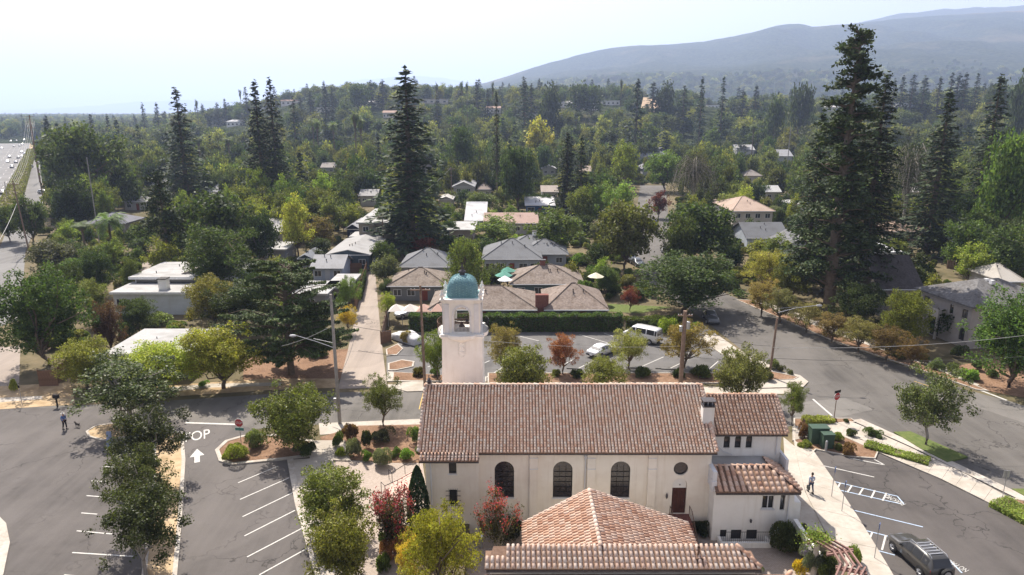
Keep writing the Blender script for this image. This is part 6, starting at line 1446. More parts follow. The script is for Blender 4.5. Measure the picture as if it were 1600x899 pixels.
# ---------------------------------------------------------------- shrubs
def shrub(px, py, wpx, hpx, color, label, proto='shrub', z0=0, cat='shrub', group=None):
    x, y = G(px, py, z0); dp = depth(y, z0); proto = 'bigshrub' if proto == 'shrub' and wpx > 34 and y < 70 else proto; plant(proto, x, y, z0, hpx / F * dp * 1.02, wpx / 2 / F * dp, color, label, cat, group)
SG = (.13, .15, .11); SD = (.045, .06, .028); SB = (.12, .21, .04); SR = (.13, .075, .05)
for s in [(548, 690, 34, 30, SR, 'reddish-brown shrub at the top left of the garden bed'), (530, 698, 24, 26, (.10, .15, .04), 'fresh green shrub left of the garden bed'), (532, 714, 20, 16, (.20, .26, .05), 'small lime shrub at the front left of the garden bed', 'spiky'),
          (553, 714, 28, 34, SG, 'grey-green rounded shrub in the left of the garden bed'), (575, 702, 22, 34, SD, 'dark purplish shrub in the middle of the garden bed'), (598, 692, 38, 26, (.06, .065, .045), 'wide dusky shrub at the back of the garden bed'),
          (572, 720, 22, 18, SB, 'bright green shrub beside the biggest grey one'), (597, 728, 42, 34, SG, 'biggest silver-grey round shrub at the front of the garden bed'), (620, 712, 18, 16, (.07, .11, .03), 'small dark green shrub in the garden bed centre'),
          (638, 718, 30, 20, SB, 'low bright green shrub near the church corner'), (646, 692, 26, 28, (.10, .15, .045), 'leafy shrub by the church roof corner'), (655, 706, 18, 10, (.11, .14, .06), 'flat grey-green cushion shrub by the church wall'),
          (366, 718, 48, 30, (.17, .20, .04), 'yellow-green spreading juniper on the island tip'), (400, 700, 40, 34, (.10, .12, .06), 'grey-green shrub under the island tree'), (478, 712, 36, 30, (.05, .075, .03), 'dark shrub at the right end of the island'),
          (615, 716, 14, 12, (.09, .13, .04), 'tiny mound shrub between the grey ones'),
          (665, 559, 18, 22, (.08, .07, .045), 'dry brown shrub on the small kerbed island'), (676, 561, 20, 12, (.10, .13, .035), 'low green shrub on the small kerbed island'), (634, 536, 26, 22, (.17, .13, .07), 'rusty dry shrub left of the covered car'),
          (655, 588, 24, 16, (.15, .14, .06), 'tan ornamental grass clump by the back car park', 'spiky'), (681, 590, 22, 16, (.07, .10, .03), 'green shrub clump beside the bell tower base'), (697, 590, 14, 14, (.06, .09, .03), 'second small green shrub beside the bell tower'),
          (900, 590, 26, 14, SD, 'low dark shrub in the strip below the orange-red tree', 'spiky'), (1006, 590, 30, 18, (.06, .08, .035), 'dark grassy mound left of the thick pole', 'spiky'), (1060, 590, 22, 16, (.05, .07, .03), 'dark grassy mound beside the thick pole', 'spiky'), (1094, 590, 38, 20, (.06, .075, .03), 'wide dark grassy mound right of the thick pole', 'spiky'), (870, 588, 18, 12, (.11, .12, .04), 'olive tuft below the orange-red tree', 'spiky'),
          (1206, 578, 26, 18, (.11, .13, .06), 'grey-green shrub right of the corner pole'), (1222, 582, 14, 12, (.10, .11, .06), 'first small round shrub on the corner bed'), (1234, 586, 13, 10, (.09, .10, .05), 'second small round shrub on the corner bed'), (1196, 596, 30, 18, (.07, .07, .045), 'low dusky shrub at the foot of the corner pole'),
          (1086, 522, 26, 20, (.10, .14, .03), 'bright bush at the end of the hedge by the street'), (1045, 522, 40, 28, (.14, .18, .03), 'lime bush right of the white van'), (1025, 516, 28, 18, (.06, .09, .03), 'dark low bush between the van and the lime bush'),
          (1254, 684, 26, 26, SR, 'red-brown round shrub left of the utility cabinets'), (1258, 700, 24, 14, (.15, .18, .05), 'low lime shrub at the walk edge'), (1311, 690, 24, 16, (.14, .18, .04), 'lime shrub right of the utility cabinets'), (1306, 703, 20, 12, (.10, .12, .035), 'small olive shrub by the steel bollard'), (1326, 710, 26, 22, SR, 'dark red shrub at the corner of the cabinet bed'),
          (1330, 682, 20, 14, (.08, .11, .04), 'round green shrub beside the walk, left one'), (1356, 682, 24, 16, (.08, .11, .045), 'round green shrub beside the walk, middle one'), (1370, 684, 20, 14, (.07, .10, .04), 'round green shrub beside the walk, right one'), (1303, 660, 10, 8, SR, 'tiny reddish shrub under the right stop sign'), (1322, 662, 12, 8, SD, 'tiny dark shrub right of the stop sign'),
          (1462, 577, 26, 18, (.10, .13, .07), 'grey-green round shrub before the stucco house, left one'), (1484, 583, 26, 18, (.10, .13, .07), 'grey-green round shrub before the stucco house, right one'), (1510, 592, 36, 18, (.13, .20, .05), 'bright grassy clump at the far street corner', 'spiky'), (1530, 580, 24, 18, (.05, .07, .03), 'dark shrub behind the bright grassy clump'), (1548, 588, 24, 14, (.06, .075, .03), 'dark low shrub by the far corner soil'), (1440, 570, 24, 20, SD, 'dark bush at the end of the russet street trees'), (1500, 560, 30, 22, SD, 'dark bush below the stucco house wall'), (1400, 560, 40, 26, SD, 'dark bush under the lime-topped tree'),
          (22, 612, 14, 22, (.22, .25, .06), 'thin yellow-green sapling shrub on the dry verge', 'spiky'), (188, 604, 30, 20, (.07, .10, .03), 'bush on the far verge behind the island magnolia'), (320, 604, 20, 10, SB, 'little bright shrub on the far verge'), (880, 455, 24, 12, (.12, .16, .05), 'bush between the two brown shake roofs'), (915, 470, 40, 34, (.06, .09, .03), 'flowering dark bush right of the shake roofs'), (925, 432, 36, 18, (.07, .12, .03), 'rounded green bush by the cream umbrella'), (905, 414, 40, 20, (.10, .16, .04), 'bright mound of shrubs right of the large grey house'), (945, 455, 30, 30, (.10, .12, .05), 'pale flower bush by the lawn'), (195, 535, 40, 34, (.05, .07, .03), 'dark shrub at the garage corner'), (250, 508, 52, 22, (.10, .12, .06), 'grey-green clipped shrub before the white house wall'), (300, 506, 12, 26, (.03, .05, .025), 'small pointed evergreen beside the white house', 'shrub')]:
    shrub(*s[:6], **({'proto': s[6]} if len(s) > 6 else {}))
# court planting (sunken court, z = -0.8)
for s in [(1224, 862, 58, 56, (.05, .068, .024), 'large clipped box-shaped shrub in front of the annex wall'), (1249, 850, 30, 36, (.05, .06, .025), 'smaller shrub behind the clipped one'), (1096, 836, 26, 26, (.03, .045, .02), 'dark shrub between the steps and the annex'), (1248, 897, 32, 30, (.62, .50, .02), 'bright yellow flowering bush by the pergola'),
          (1270, 890, 42, 44, (.10, .12, .10), 'blue-grey bush behind the pergola post'), (1290, 900, 44, 40, (.07, .10, .03), 'tall green bush under the pergola'), (1334, 884, 34, 34, (.11, .14, .03), 'round olive hedge ball right of the pergola'), (1262, 868, 26, 14, (.10, .09, .22), 'violet flowering sage by the dark court paving'), (845, 860, 40, 18, (.17, .19, .035), 'yellow-green ground shrub left of the hall roof'), (790, 845, 60, 44, (.025, .035, .02), 'dark bush below the second arched window'), (1072, 842, 20, 18, (.03, .045, .02), 'dark bush left of the brick steps'), (1186, 893, 20, 10, (.12, .17, .04), 'small patch of green plants in front of the court kerb')]:
    shrub(*s[:6], z0=PZ if s[0] > 700 and s[0] < 1255 else 0, **({'proto': s[6]} if len(s) > 6 else {}))
for s in [(612, 875, 50, 44, (.20, .09, .06), 'pinkish-bronze shrub below the magenta crape myrtle'), (636, 850, 40, 34, (.26, .12, .07), 'salmon-tinted shrub beside the cypress'), (600, 890, 30, 30, (.10, .14, .05), 'strappy green plant at the plaza edge', 'spiky'), (600, 852, 24, 26, (.09, .13, .05), 'upright strappy plant right of the magnolias', 'spiky')]: shrub(*s[:6], **({'proto': s[6]} if len(s) > 6 else {}))
# ---------------------------------------------------------------- vehicles: nose towards +x
PROFILE = {  # (x, half width, sill z, shoulder z, roof z, roof half width)
 'suv': [(2.28, .62, .42, .60, .66, .50), (2.20, .80, .30, .78, .86, .66), (1.85, .90, .24, .90, .98, .74), (1.15, .92, .24, .98, 1.06, .76), (.95, .92, .24, 1.0, 1.10, .74), (.30, .92, .24, 1.02, 1.64, .62), (-.3, .92, .24, 1.04, 1.71, .63), (-1.2, .92, .24, 1.06, 1.70, .63), (-1.80, .91, .24, 1.07, 1.64, .61), (-2.12, .90, .28, 1.06, 1.16, .72), (-2.22, .84, .36, .96, 1.02, .70)],
 'sedan': [(2.35, .60, .40, .52, .56, .5), (2.25, .80, .26, .66, .72, .66), (1.8, .88, .2, .76, .84, .74), (1.0, .90, .2, .84, .93, .74), (.85, .90, .2, .86, .96, .72), (.15, .90, .2, .88, 1.38, .58), (-.5, .90, .2, .89, 1.44, .58), (-1.1, .90, .2, .90, 1.38, .57), (-1.75, .89, .22, .90, .98, .70), (-2.25, .85, .26, .86, .92, .68), (-2.38, .74, .36, .70, .74, .6)],
 'van': [(2.55, .80, .45, .70, .74, .68), (2.45, .94, .32, .92, 1.0, .82), (2.05, .98, .28, 1.1, 1.2, .84), (1.75, .99, .28, 1.15, 1.26, .84), (1.15, .99, .28, 1.2, 2.0, .80), (.6, .99, .28, 1.22, 2.08, .82), (-1.0, .99, .28, 1.22, 2.10, .82), (-2.2, .99, .28, 1.22, 2.07, .81), (-2.48, .98, .3, 1.2, 1.98, .79), (-2.55, .96, .36, 1.15, 1.24, .9)],
 'pickup': [(2.7, .80, .5, .78, .82, .7), (2.6, .94, .36, .98, 1.04, .84), (2.0, .98, .32, 1.08, 1.16, .86), (1.4, .98, .32, 1.1, 1.2, .84), (.75, .98, .32, 1.12, 1.76, .7), (.1, .98, .32, 1.12, 1.80, .7), (-.5, .98, .32, 1.12, 1.74, .7), (-.75, .98, .32, 1.12, 1.14, .9), (-2.6, .97, .34, 1.12, 1.13, .9), (-2.7, .95, .4, 1.0, 1.05, .88)]}
AX = {'suv': (1.42, -1.32, .36), 'sedan': (1.42, -1.38, .32), 'van': (1.65, -1.55, .35), 'pickup': (1.75, -1.65, .38)}
CARMESH = {}
def cpt(s, u):   # point on the side between shoulder (u=0) and roof edge (u=1)
    x, w_, zs, zsh, zr, wr = s; return (x, w_ * .985 + (wr - w_ * .985) * u, zsh + (zr - zsh) * u)
def carmeshes(kind):
    if kind in CARMESH: return CARMESH[kind]
    S_ = PROFILE[kind]; k = MB(); ring = 12
    for x, w_, zs, zsh, zr, wr in S_:
        half = [(w_ * .86, zs), (w_ * .99, zs + (zsh - zs) * .35), (w_, zs + (zsh - zs) * .75), (w_ * .985, zsh), (wr + (w_ - wr) * .12, zr - (zr - zsh) * .1), (wr * .82, zr + .015)]
        k.v += [(x, -y, z) for y, z in half] + [(x, y, z) for y, z in half[::-1]]
    for i in range(len(S_) - 1):
        for j in range(ring): k.f.append((i * ring + j, i * ring + (j + 1) % ring, (i + 1) * ring + (j + 1) % ring, (i + 1) * ring + j))
    k.f.append(tuple(range(ring))[::-1]); k.f.append(tuple((len(S_) - 1) * ring + j for j in range(ring)))
    body = k.mesh('body', True); out = {'body': body}
    cab = [s for s in S_ if s[4] - s[3] > .35 and s[4] > s[3] * 1.15]; i0 = S_.index(cab[0]); i1 = S_.index(cab[-1])
    for sg in (-1, 1):
        wn = MB(); seq = [S_[i] for i in range(i0, i1 + 1)]
        def sp(s, u, dy=.012): p = cpt(s, u); return (p[0], sg * (p[1] + dy), p[2])
        front = S_[i0 - 1]
        wn.face([sp(front, .3, .02)] + [sp(s, .12, .02) for s in seq[:1]] + [sp(seq[0], .82, .02)])
        for a, b in zip(seq, seq[1:]):
            g_ = .05; a2 = [a[t] + (b[t] - a[t]) * g_ for t in range(6)]; b2 = [b[t] + (a[t] - b[t]) * g_ for t in range(6)]
            wn.face([sp(a2, .12, .016), sp(b2, .12, .016), sp(b2, .86, .016), sp(a2, .86, .016)])
        out['side_window%d' % sg] = wn.mesh('side_window')
    def cross(a, b, ua, ub, d=.02):
        q = MB(); pa, pb = cpt(a, ua), cpt(b, ub); n = 5
        for i in range(n):
            s0, s1 = -1 + 2 * i / n, -1 + 2 * (i + 1) / n
            q.face([(pa[0] + d, pa[1] * s0 * .93, pa[2] + d), (pa[0] + d, pa[1] * s1 * .93, pa[2] + d), (pb[0] + d, pb[1] * s1 * .9, pb[2] + d), (pb[0] + d, pb[1] * s0 * .9, pb[2] + d)])
        return q
    f = S_[i0 - 1]; out['windscreen'] = cross(f, S_[i0], 1, .93, .022).mesh('windscreen')
    r = S_[i1 + 1]; q = cross(S_[i1], r, .93, 1, .02); q.v = [(v[0] - .05, v[1], v[2]) for v in q.v]; out['rear_window'] = q.mesh('rear_window')
    out['tyre'] = MB().lathe([(.2, -.11), (1, -.11), (1.0, .11), (.2, .11)], 18, axis='y').mesh('tyre')
    rm = MB().lathe([(.62, -.10), (.62, -.125), (.5, -.11), (.15, -.12), (.001, -.13)], 14, axis='y')
    for i in range(5): a = i * 2 * PI / 5; rm.tube([(0, -.135, 0), (.58 * math.cos(a), -.135, .58 * math.sin(a))], .07, 4)
    out['rim'] = rm.mesh('rim')
    for kk, v in out.items():
        m_ = M['carpaint'] if kk == 'body' else M['rubber'] if kk == 'tyre' else M['rim'] if kk == 'rim' else M['glass']
        v.materials.append(m_)
    CARMESH[kind] = out; return out
def car(kind, x, y, rz, color, label, cat='car', name='parked_car', detail=2, z=.02, group=None, scale=1):
    cm = carmeshes(kind); r = thing(name, label, cat, (x, y, z), rz, group); r.scale = (scale,) * 3
    def ad(nm, me, par=r, c=None, **kw):
        o = bpy.data.objects.new(nm, me); link(o, par)
        if c: o.color = (*c, 1)
        return o
    ad('body', cm['body'], c=color); ad('windscreen', cm['windscreen']); ad('rear_window', cm['rear_window'])
    fx, bx, wr_ = AX[kind]; hw = PROFILE[kind][4][1]
    if detail >= 1:
        for sg in (-1, 1): ad('side_window', cm['side_window%d' % sg])
        for wx in (fx, bx):
            for sg in (-1, 1):
                wh = ad('wheel', cm['tyre']); wh.location = (wx, sg * (hw - .08), wr_); wh.scale = (wr_, 1, wr_); wh.rotation_euler.z = 0 if sg < 0 else PI
                rm = ad('rim', cm['rim'], wh)
                part('wheel_arch', MB().lathe([(wr_ * 1.16, 0), (wr_ * .5, .0)], 14, (wx, sg * (hw + .006), wr_), 'y', 0, PI), M['blackplastic'], r)
    if detail >= 2:
        s0 = PROFILE[kind][1]; e0 = PROFILE[kind][-2]
        for sg in (-1, 1):
            part('headlight', MB().box(s0[0] - .16, s0[0] + .03, sg * s0[1] * .74 - .14, sg * s0[1] * .74 + .14, s0[3] - .14, s0[3] + .03), M['lamp_clear'], r)
            part('taillight', MB().box(e0[0] - .04, e0[0] + .12, sg * e0[1] * .88 - .09, sg * e0[1] * .88 + .09, e0[3] - .30, e0[3] - .02), M['lamp_red'], r)
            part('mirror', MB().lathe([(.02, 0), (.09, .03), (.09, .16), (.02, .2)], 8, (PROFILE[kind][4][0] - .25, sg * (hw + .06) - .1, PROFILE[kind][4][3] + .12), 'y'), M['carpaint'], r, color=color)
            part('door_handle', MB().box(-.15, .02, sg * (hw + .0) - .02, sg * (hw + .0) + .02, .86, .9), M['blackplastic'], r)
        part('grille', MB().box(s0[0] + .02, s0[0] + .09, -.42, .42, .48, .62), M['blackplastic'], r)
        part('bumper', MB().box(e0[0] - .18, e0[0] + .02, -.8, .8, .36, .54).box(s0[0] - .02, s0[0] + .10, -.72, .72, .30, .45), M['blackplastic'], r)
        part('number_plate', MB().box(e0[0] - .21, e0[0] - .18, -.2, .2, .42, .54), M['signwhite'], r)
    return r
a, b = Vector(G(1398, 866)), Vector(G(1433, 899)); d = (a - b).normalized(); c_ = (a + b) / 2 + Vector((d.y, -d.x)) * .9
suv = car('suv', c_.x, c_.y, math.atan2(d.y, d.x), (.06, .057, .053), 'dark grey compact SUV with roof rails and a spare wheel on its back door', name='parked_suv')
k = MB()
for sg in (-1, 1): k.tube([(.3, sg * .56, 1.66), (.2, sg * .57, 1.76), (-1.6, sg * .57, 1.77), (-1.75, sg * .56, 1.66)], .025, 5)
for x in (-.2, -.5, -.8, -1.1, -1.4): k.box(x - .04, x + .04, -.5, .5, 1.715, 1.75)
part('roof_rack', k, M['rim'], suv)
sw_ = part('spare_wheel', MB().lathe([(.05, -.12), (.36, -.12), (.38, 0), (.36, .06)], 18, (-2.36, -.12, .86), 'x'), M['rubber'], suv); part('rim', MB().lathe([(.001, -.14), (.12, -.15), (.24, -.13)], 14, (-2.36, -.12, .86), 'x'), M['rim'], sw_)
def two(ax, ay, bx, by):
    a, b = Vector(G(ax, ay)), Vector(G(bx, by)); d = a - b; return (a.x + b.x) / 2, (a.y + b.y) / 2, math.atan2(d.y, d.x)
x, y, r_ = two(983, 528, 1024, 537); car('van', x, y, r_, (.68, .68, .66), 'white passenger van with dark side windows beside the hedge', 'van', 'parked_van')
x, y, r_ = two(1116, 510, 1106, 494); car('sedan', x, y, r_, (.10, .105, .115), 'dark car parked in the shade under the very wide green tree')
x, y, r_ = two(622, 497, 660, 492); car('sedan', x, y, r_, (.62, .64, .66), 'silver-white car parked at the alley edge beyond the hedge end')
x, y, r_ = two(583, 411, 583, 400); car('pickup', x, y, -PI / 2 - .05, (.72, .72, .70), 'white pickup truck parked nose-on at the top of the alley', 'truck', 'parked_truck')
x, y, r_ = two(576, 424, 574, 418); car('sedan', x, y, -PI / 2, (.03, .03, .035), 'dark car tucked beside the alley board fence', detail=1, scale=.8)
x, y, r_ = two(1043, 401, 1043, 393); car('sedan', x, y, -PI / 2 + .1, (.7, .7, .7), 'white car on the far street beyond the very wide green tree')
x, y, r_ = two(985, 413, 985, 403); car('suv', x, y, -PI / 2, (.03, .035, .045), 'dark blue-black car parked on the drive under the big broad tree')
x, y, r_ = two(994, 418, 998, 412); car('sedan', x, y, -PI / 2 + .2, (.04, .045, .05), 'black car behind the trunk of the big broad tree')
x, y, r_ = two(1022, 356, 1022, 350); car('suv', x, y, -PI / 2, (.03, .03, .03), 'black car near the maroon tree')
x, y, r_ = two(953, 549, 930, 558); car('sedan', x, y, r_, (.72, .72, .72), 'white car half hidden behind the green and orange parking tree')
for px, py, w_, h_, cc_, lb in ((173, 697, .4, 1.1, (.26, .31, .44), 'pale blue cloth-covered board in the shade at the left end of the tree island'), (224, 690, .6, .5, (.65, .68, .72), 'small white and blue board behind the planter magnolia leaves')):
    x, y = G(px, py); bd = thing('sign_board', lb, 'sign', (x, y, 0)); part('board', MB().box(-w_ / 2, w_ / 2, -.05, .05, .35, .35 + h_).face([(-w_ / 2, -.3, .05), (w_ / 2, -.3, .05), (w_ / 2, -.05, .35 + h_), (-w_ / 2, -.05, .35 + h_)]), M['cloth'], bd, color=cc_)
    for q in (-1, 1): part('leg', MB().box(q * w_ / 2 - .03, q * w_ / 2 + .03, -.03, .03, 0, .35), M['steel'], bd)
x, y, r_ = two(62, 303, 78, 304); car('suv', x, y, 0, (.7, .7, .7), 'white car parked beside the frontage road', detail=1)
x, y, r_ = two(47, 266, 46, 260); car('suv', x, y, -PI / 2, (.75, .75, .75), 'white car driving at the far end of the frontage road', detail=1)
# car under a fitted cover
x, y, r_ = two(622, 529, 650, 538)
S_ = PROFILE['sedan']; k = MB()
for i, (xx, w_, zs, zsh, zr, wr) in enumerate(S_):
    wv = .03 * math.sin(i * 2.3); k.v += [(xx * 1.02, sg * yy, zz) for sg, yy, zz in [(-1, w_ * 1.03 + .02, .08), (-1, w_ * 1.05, zsh), (-1, wr * .98, zr + .04 + wv), (1, wr * .98, zr + .03), (1, w_ * 1.05, zsh), (1, w_ * 1.03 + .02, .08)]]
for i in range(len(S_) - 1):
    for j in range(5): k.f.append((i * 6 + j, i * 6 + j + 1, i * 6 + j + 7, i * 6 + j + 6))
k.f.append(tuple(range(6))); k.f.append(tuple((len(S_) - 1) * 6 + j for j in range(6)))
o = part('covered_car', k, M['cover'], smooth=True, loc=(x, y, .02), rz=r_); tag(o, 'car under a fitted silver cover at the left end of the back car park', 'car')
# traffic on the highway
TR = [(22, 230, 'dark'), (35, 227, 'silver'), (31, 229, 'dark'), (15, 247, 'grey'), (12, 254, 'white'), (19, 263, 'dark'), (25, 255, 'dark'), (29, 248, 'black'), (34, 246, 'grey'), (39, 242, 'blue'), (34, 239, 'white'), (43, 237, 'black'), (3, 233, 'white'), (4, 304, 'black'), (44, 241, 'blue'), (17, 222, 'silver'), (26, 221, 'black'), (38, 220, 'white')]
CC = {'dark': (.05, .05, .055), 'silver': (.5, .5, .5), 'grey': (.25, .25, .26), 'white': (.75, .75, .75), 'black': (.02, .02, .02), 'blue': (.08, .12, .25)}
seen_ = {}
for i, (px, py, cn) in enumerate(TR):
    x, y = G(px, py); kd = 'suv' if i % 2 else 'sedan'; x2, y2 = G(px - 8, py + 12); wd = 'SUV' if kd == 'suv' else 'car'
    key = (cn, wd); seen_[key] = seen_.get(key, 0) + 1; far_ = 'at the far end of the highway' if py < 232 else ('on the nearest visible stretch of the highway' if py > 290 else ('in the right-hand lane of the highway' if px > 28 else 'in the middle lanes of the highway'))
    car(kd, x, y, math.atan2(y2 - y, x2 - x), CC[cn], f'{cn} {wd} {far_}', name='highway_car', detail=1, z=.1, group='cars driving on the highway')
lane = MB(); 
for off in (-.14, -.30, -.46):
    for t in range(0, 40):
        p = lambda s: Vector(G(46 - s * 1.0 - 8, 224 + s * 1.15)); 
for i in range(26):
    for lo in (4.0, 8.0, 12.0, 15.6):
        t = i / 26.; ya = 120 + (640 - 120) * t; 
        xr = lambda Y: float(np.interp(Y, [G(-8, 345)[1], G(30, 275)[1], G(44, 244)[1], G(47, 224)[1]], [G(-8, 345)[0], G(30, 275)[0], G(44, 244)[0], G(47, 224)[0]]))
        lane.face([(xr(ya) - lo - .12, ya, .09), (xr(ya) - lo + .12, ya, .09), (xr(ya + 6) - lo + .12, ya + 6, .09), (xr(ya + 6) - lo - .12, ya + 6, .09)])
struct('lane_dashes', lane, M['line'])

# ---------------------------------------------------------------- poles, wires, signs
def at(px, py, z=0): x, y = G(px, py); return Vector((x, y, z))
def topz(px_base, by, ty): Y = G(px_base, by)[1]; return H + Y * ratio(ty)
def pole(bx, by, ty, lean, label, mat='wood', r0=.16, r1=.11, cross=None, arm=None, Y=None, box=False):
    if Y is None: x, Y = G(bx, by)
    else: x = XA(bx, Y, 0)
    zt = H + Y * ratio(ty); p = thing('utility_pole' if not (arm and not cross) else 'street_light', label, 'utility pole' if not (arm and not cross) else 'street light', (x, Y, 0))
    part('pole', MB().tube([(0, 0, -.1), (lean, 0, zt)], [r0, r1], 10), M[mat], p)
    if cross:
        for h_, w_ in cross:
            f = (zt - h_) / zt; c = part('crossarm', MB().box(lean * f - w_ / 2, lean * f + w_ / 2, -.18, -.06, zt - h_ - .06, zt - h_ + .06), M['wood'], p)
            for i in (-1, -.6, .6, 1): part('insulator', MB().lathe([(.02, 0), (.05, .04), (.05, .1), (.02, .14)], 6, (lean * f + i * w_ * .46, -.12, zt - h_ + .06)), M['trim'], c)
    if arm:
        az, dx, dz = arm; f = az / zt
        a_ = part('lamp_arm', MB().tube([(lean * f, 0, az - .5), (dx * .5, 0, az + dz * .3 - .05), (dx, 0, az + dz)], .035, 6).tube([(lean * f, 0, az), (dx * .55, 0, az + dz * .6)], .02, 5), M['steel'], p)
        s = 1 if dx > 0 else -1; part('lamp_head', MB().lathe([(.001, -.42), (.11, -.3), (.14, 0), (.1, .22), (.02, .3)], 10, (dx + s * .3, 0, az + dz - .02), 'x'), M['steel'], p)
    if box: part('transformer', MB().lathe([(.02, -.45), (.25, -.42), (.25, .35), (.05, .45)], 12, (.38, -.05, zt - 1.6)).lathe([(.02, -.35), (.2, -.32), (.2, .3), (.05, .38)], 10, (-.36, -.05, zt - 2.0)), M['steel'], p)
    return Vector((x + lean, Y, zt))
q1 = pole(531, 662, 460, -.05, 'tall grey street light pole with a long arm at the crossing left of the church', 'greywood', .19, .13, arm=(8.4, -3.6, .75))
q2 = pole(664, 604, 446, -.15, 'brown wooden utility pole just left of the bell tower', 'wood', .17, .12, cross=[(.5, 2.2)])
q3 = pole(1063, 606, 486, 0, 'thick weathered utility pole rising behind the church ridge', 'wood', .26, .21, cross=[(.5, 1.6)], box=True)
q4 = pole(1202, 590, 497, .25, 'brown pole with a street lamp arm on the right street corner', 'wood', .15, .12, arm=(8.35, 4.6, .35))
pb = thing('junction_box', 'grey box with a pipe bracket low on the street light pole', 'junction box', (at(531, 662).x, at(531, 662).y, 2.2)); part('box', MB().box(-.45, -.2, -.1, .1, .0, .5), M['steel'], pb); part('bracket', MB().tube([(-.3, 0, 0), (-.9, 0, -1.0)], .04, 6), M['steel'], pb)
q5 = pole(46, 395, 282, -.9, 'leaning wooden pole beside the frontage road', 'wood', .17, .12, cross=[(.8, 2.6)], arm=None)
q6 = pole(69, 320, 180, .0, 'tall pole carrying many wires beside the highway', 'wood', .22, .15, cross=[(.4, 3), (2.2, 3.2), (4, 3)])
q7 = pole(62, 285, 186, .0, 'second tall pole of the highway power line', 'wood', .2, .15, cross=[(.4, 3), (2.2, 3)])
q8 = pole(58, 262, 192, .0, 'third tall pole of the highway power line', 'wood', .2, .15, cross=[(.4, 3), (2.2, 3)])
q9 = pole(157, 390, 246, 0, 'thin bare pole behind the date palm', 'greywood', .14, .10)
q10 = pole(600, 396, 336, 0, 'pole at the top of the alley near the white pickup', 'wood', .15, .11, cross=[(.4, 2)])
q11 = pole(706, 320, 262, 0, 'distant wooden pole right of the central redwood', 'wood', .16, .12, cross=[(.5, 2.4)])
q12 = pole(13, 318, 284, 0, 'highway light pole with an arm at the left edge', 'greywood', .12, .09, arm=(6.4, -4.5, .3))
q13 = pole(1000, 250, 206, 0, 'far pole at the end of the far street', 'wood', .2, .15, cross=[(.5, 3)])
q14 = pole(1228, 280, 198, 0, 'far bare pole left of the giants', 'greywood', .2, .15)
def wire(name, a, b, sag, label, r=.016, mat='wire', n=14, group=None):
    pts = []
    for i in range(n + 1): t = i / n; p = Vector(a).lerp(Vector(b), t); p.z -= 4 * sag * t * (1 - t); pts.append(p)
    return tag(part('overhead_wire', MB().tube(pts, r, 4), M[mat]), label, 'wire', group)
yw = 66.0
for (pa, pb_, ya, sg, lb, rr, mt) in [((440, 541), (524, 506), 66, .25, 'wire from the cedar to the grey street light pole', .018, 'wirepale'), ((536, 506), (660, 520), 66, .3, 'wire between the grey street light pole and the brown pole', .02, 'wire'),
    ((668, 522), (1060, 541), 68, .6, 'upper wire passing behind the bell tower to the thick pole', .016, 'wirepale'), ((560, 548), (664, 556), 66, .2, 'lower wire crossing the alley mouth', .02, 'wire'), ((1066, 516), (1204, 541), 72, .35, 'upper wire from the thick pole to the corner lamp pole', .018, 'wire'),
    ((1066, 556), (1204, 560), 72, .3, 'lower wire from the thick pole to the corner lamp pole', .018, 'wire'), ((1208, 543), (1620, 522), 60, .5, 'pale wire running right in front of the stucco house', .022, 'wirepale'), ((1208, 560), (1620, 556), 60, .4, 'dark wire crossing the diagonal street', .018, 'wire'),
    ((534, 580), (556, 520), 64, .4, 'guy wire beside the grey street light pole', .018, 'wirepale'), ((1480, 335), (1620, 385), 110, .6, 'wire in front of the shaded trees at the right edge', .03, 'wire'), ((1470, 345), (1600, 362), 130, .6, 'second wire in front of the shaded trees at the right edge', .03, 'wire')]:
    wire('overhead_wire', AtY(*pa, ya), AtY(*pb_, ya + (4 if ya == 66 and pb_[0] > 600 else 0)), sg, lb, rr, mt)
for i, dx in enumerate((-1.4, -.7, 0, .7, 1.4)):
    wire('overhead_wire', q5 + Vector((dx * .6, 0, -.8)), q6 + Vector((dx, 0, -2.0 - .4 * (i % 2))), 2.2, 'sagging power line between the highway poles', .025, 'wirepale', group='power lines strung between the highway poles')
    wire('overhead_wire', q6 + Vector((dx, 0, -.4)), q7 + Vector((dx, 0, -.4)), 2.5, 'sagging power line between the highway poles', .03, 'wirepale', group='power lines strung between the highway poles')
    wire('overhead_wire', q7 + Vector((dx, 0, -.4)), q8 + Vector((dx, 0, -.4)), 2.5, 'sagging power line between the highway poles', .035, 'wirepale', group='power lines strung between the highway poles')
wire('overhead_wire', q5 + Vector((0, 0, -5)), AtY(-40, 430, 95), 1, 'thick cable running down to the left edge', .05, 'wirepale')
wire('overhead_wire', q10, q11, 1.5, 'wire over the houses left of the bell tower', .03, 'wirepale')
